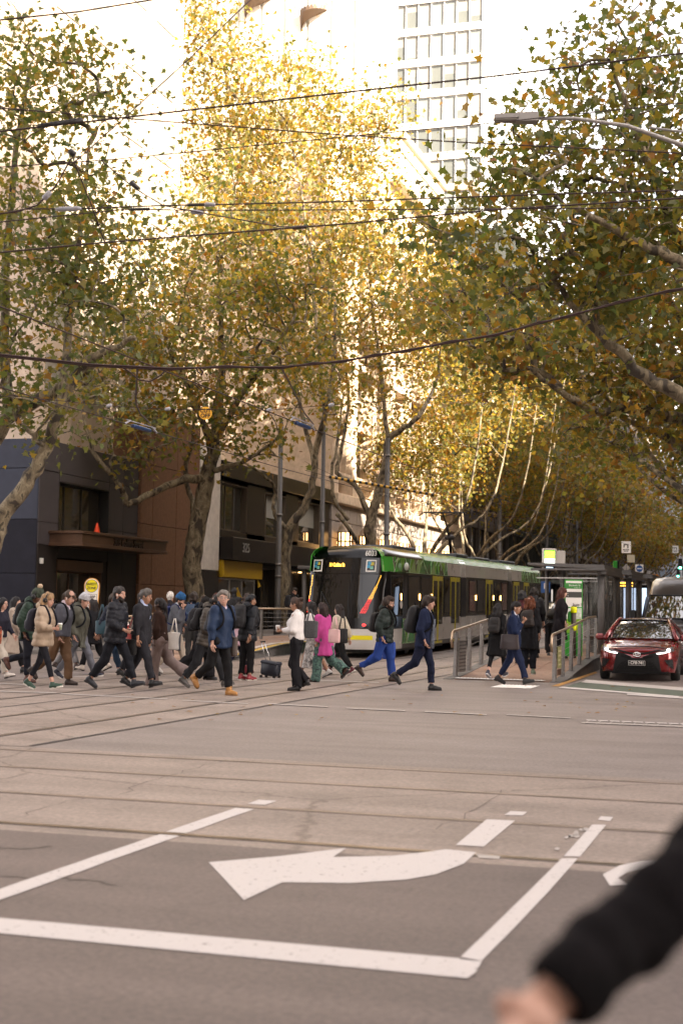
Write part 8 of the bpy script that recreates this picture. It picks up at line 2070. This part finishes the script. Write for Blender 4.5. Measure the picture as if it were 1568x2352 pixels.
t = thing('cutoff_sign', 'round yellow CUT OFF sign hanging among the wires', 'sign', tuple(atZ(472, 949, Zs)), rad(17)); b = MB(); b.lathe([(0, 0), (.135, 0), (.135, .02), (0, .02)], (0, 0, 0), mat('cut_yellow', (.75, .38, .02), .5), 24, 'y'); d_ = b.build('disc', t); text('CUT', .115, BK, d_, (0, -.004, .05), RX, bold=.002); text('OFF', .115, BK, d_, (0, -.004, -.055), RX, bold=.002)
b = MB(); b.tube([(0, .01, .13), (0, .01, .19)], .008, WIREM, 5); b.build('hanger', t)
# the thick twisted feeder cable with loops
Zc = 21
for i, (dy, dr) in enumerate(((0, .022), (4, .018))):
    wire('thick black feeder cable sagging across the middle of the picture' if i == 0 else 'second strand twisted along the thick feeder cable', [(-60, 806 + dy, Zc), (0, 814 + dy, Zc), (210, 837 + dy, Zc), (390, 846 + dy, Zc), (520, 844 - dy, Zc), (645, 843 + dy, Zc), (720, 837 - dy, Zc), (784, 829 + dy, Zc), (860, 818 - dy, Zc), (934, 804 + dy, Zc), (1034, 787 - dy, Zc), (1134, 769 + dy, Zc), (1234, 744 - dy, Zc), (1300, 726 + dy, Zc), (1420, 696 - dy, Zc), (1534, 667 + dy, Zc), (1660, 650, Zc)], dr if i else .024)
wire('short cable loop drooping from the feeder cable', [(275, 840, Zc), (300, 856, Zc), (320, 873, Zc), (345, 876, Zc), (370, 862, Zc), (380, 850, Zc)], .018)
wire('small coil hanging from the feeder cable', [(450, 845, Zc), (456, 855, Zc), (463, 862, Zc), (466, 853, Zc), (458, 846, Zc)], .016)
wire('feed cable dropping from the feeder to the left blue insulator', [(316, 842, Zc), (314, 880, 22.5), (312, 925, 25), (322, 950, 27), (345, 972, 28.5)], .024)
wire('feed cable dropping from the feeder to the right blue insulator', [(645, 843, Zc), (660, 870, 22.5), (680, 910, 25), (700, 950, 28), (720, 975, 30)], .022)
# striped guard on a wire beyond the tram
w = wire('wire carrying the black and yellow striped guard above the tram', [(700, 1080, 46), (755, 1095, 46), (1003, 1138, 46), (1100, 1152, 46)], .012)
A_, B_ = Vector(atZ(755, 1095, 46)), Vector(atZ(1003, 1138, 46)); b = MB(); YG = mat('guard_yellow', (.55, .30, .03), .5)
for i in range(36): b.tube([tuple(A_.lerp(B_, i / 36)), tuple(A_.lerp(B_, (i + 1) / 36))], .045, YG if i % 2 else BLACKP, 8)
o = b.build('striped_guard'); tag(o, 'black and yellow striped guard sleeve on the wire above the tram roof', 'guard')
for i, pts in enumerate(([(700, 1060, 60), (900, 1135, 60), (1200, 1190, 62)], [(840, 1145, 52), (1000, 1175, 56), (1180, 1190, 62)], [(1100, 1130, 80), (1300, 1155, 80), (1568, 1120, 80)], [(1000, 1150, 95), (1300, 1205, 95), (1568, 1180, 95)], [(1050, 1020, 55), (1300, 1000, 55), (1568, 960, 55)])):
    wire(['span wire slanting over the tram roof from left', 'lower span wire over the tram roof', 'far span wire with fittings over the right roadway', 'farther span wire near the hook turn sign', 'high span wire through the right hand crowns'][i], pts, .012, sag=.15)

# lettering becomes plain mesh
_dg = bpy.context.evaluated_depsgraph_get()
for o in [o for o in S.objects if o.type == 'FONT']:
    me = bpy.data.meshes.new_from_object(o.evaluated_get(_dg)); n = o.name; p, mb_ = o.parent, o.matrix_basis.copy()
    bpy.data.objects.remove(o); q = link(me, n, p); q.matrix_basis = mb_
print('script seconds', round(time.time() - T0, 1), len(S.objects))
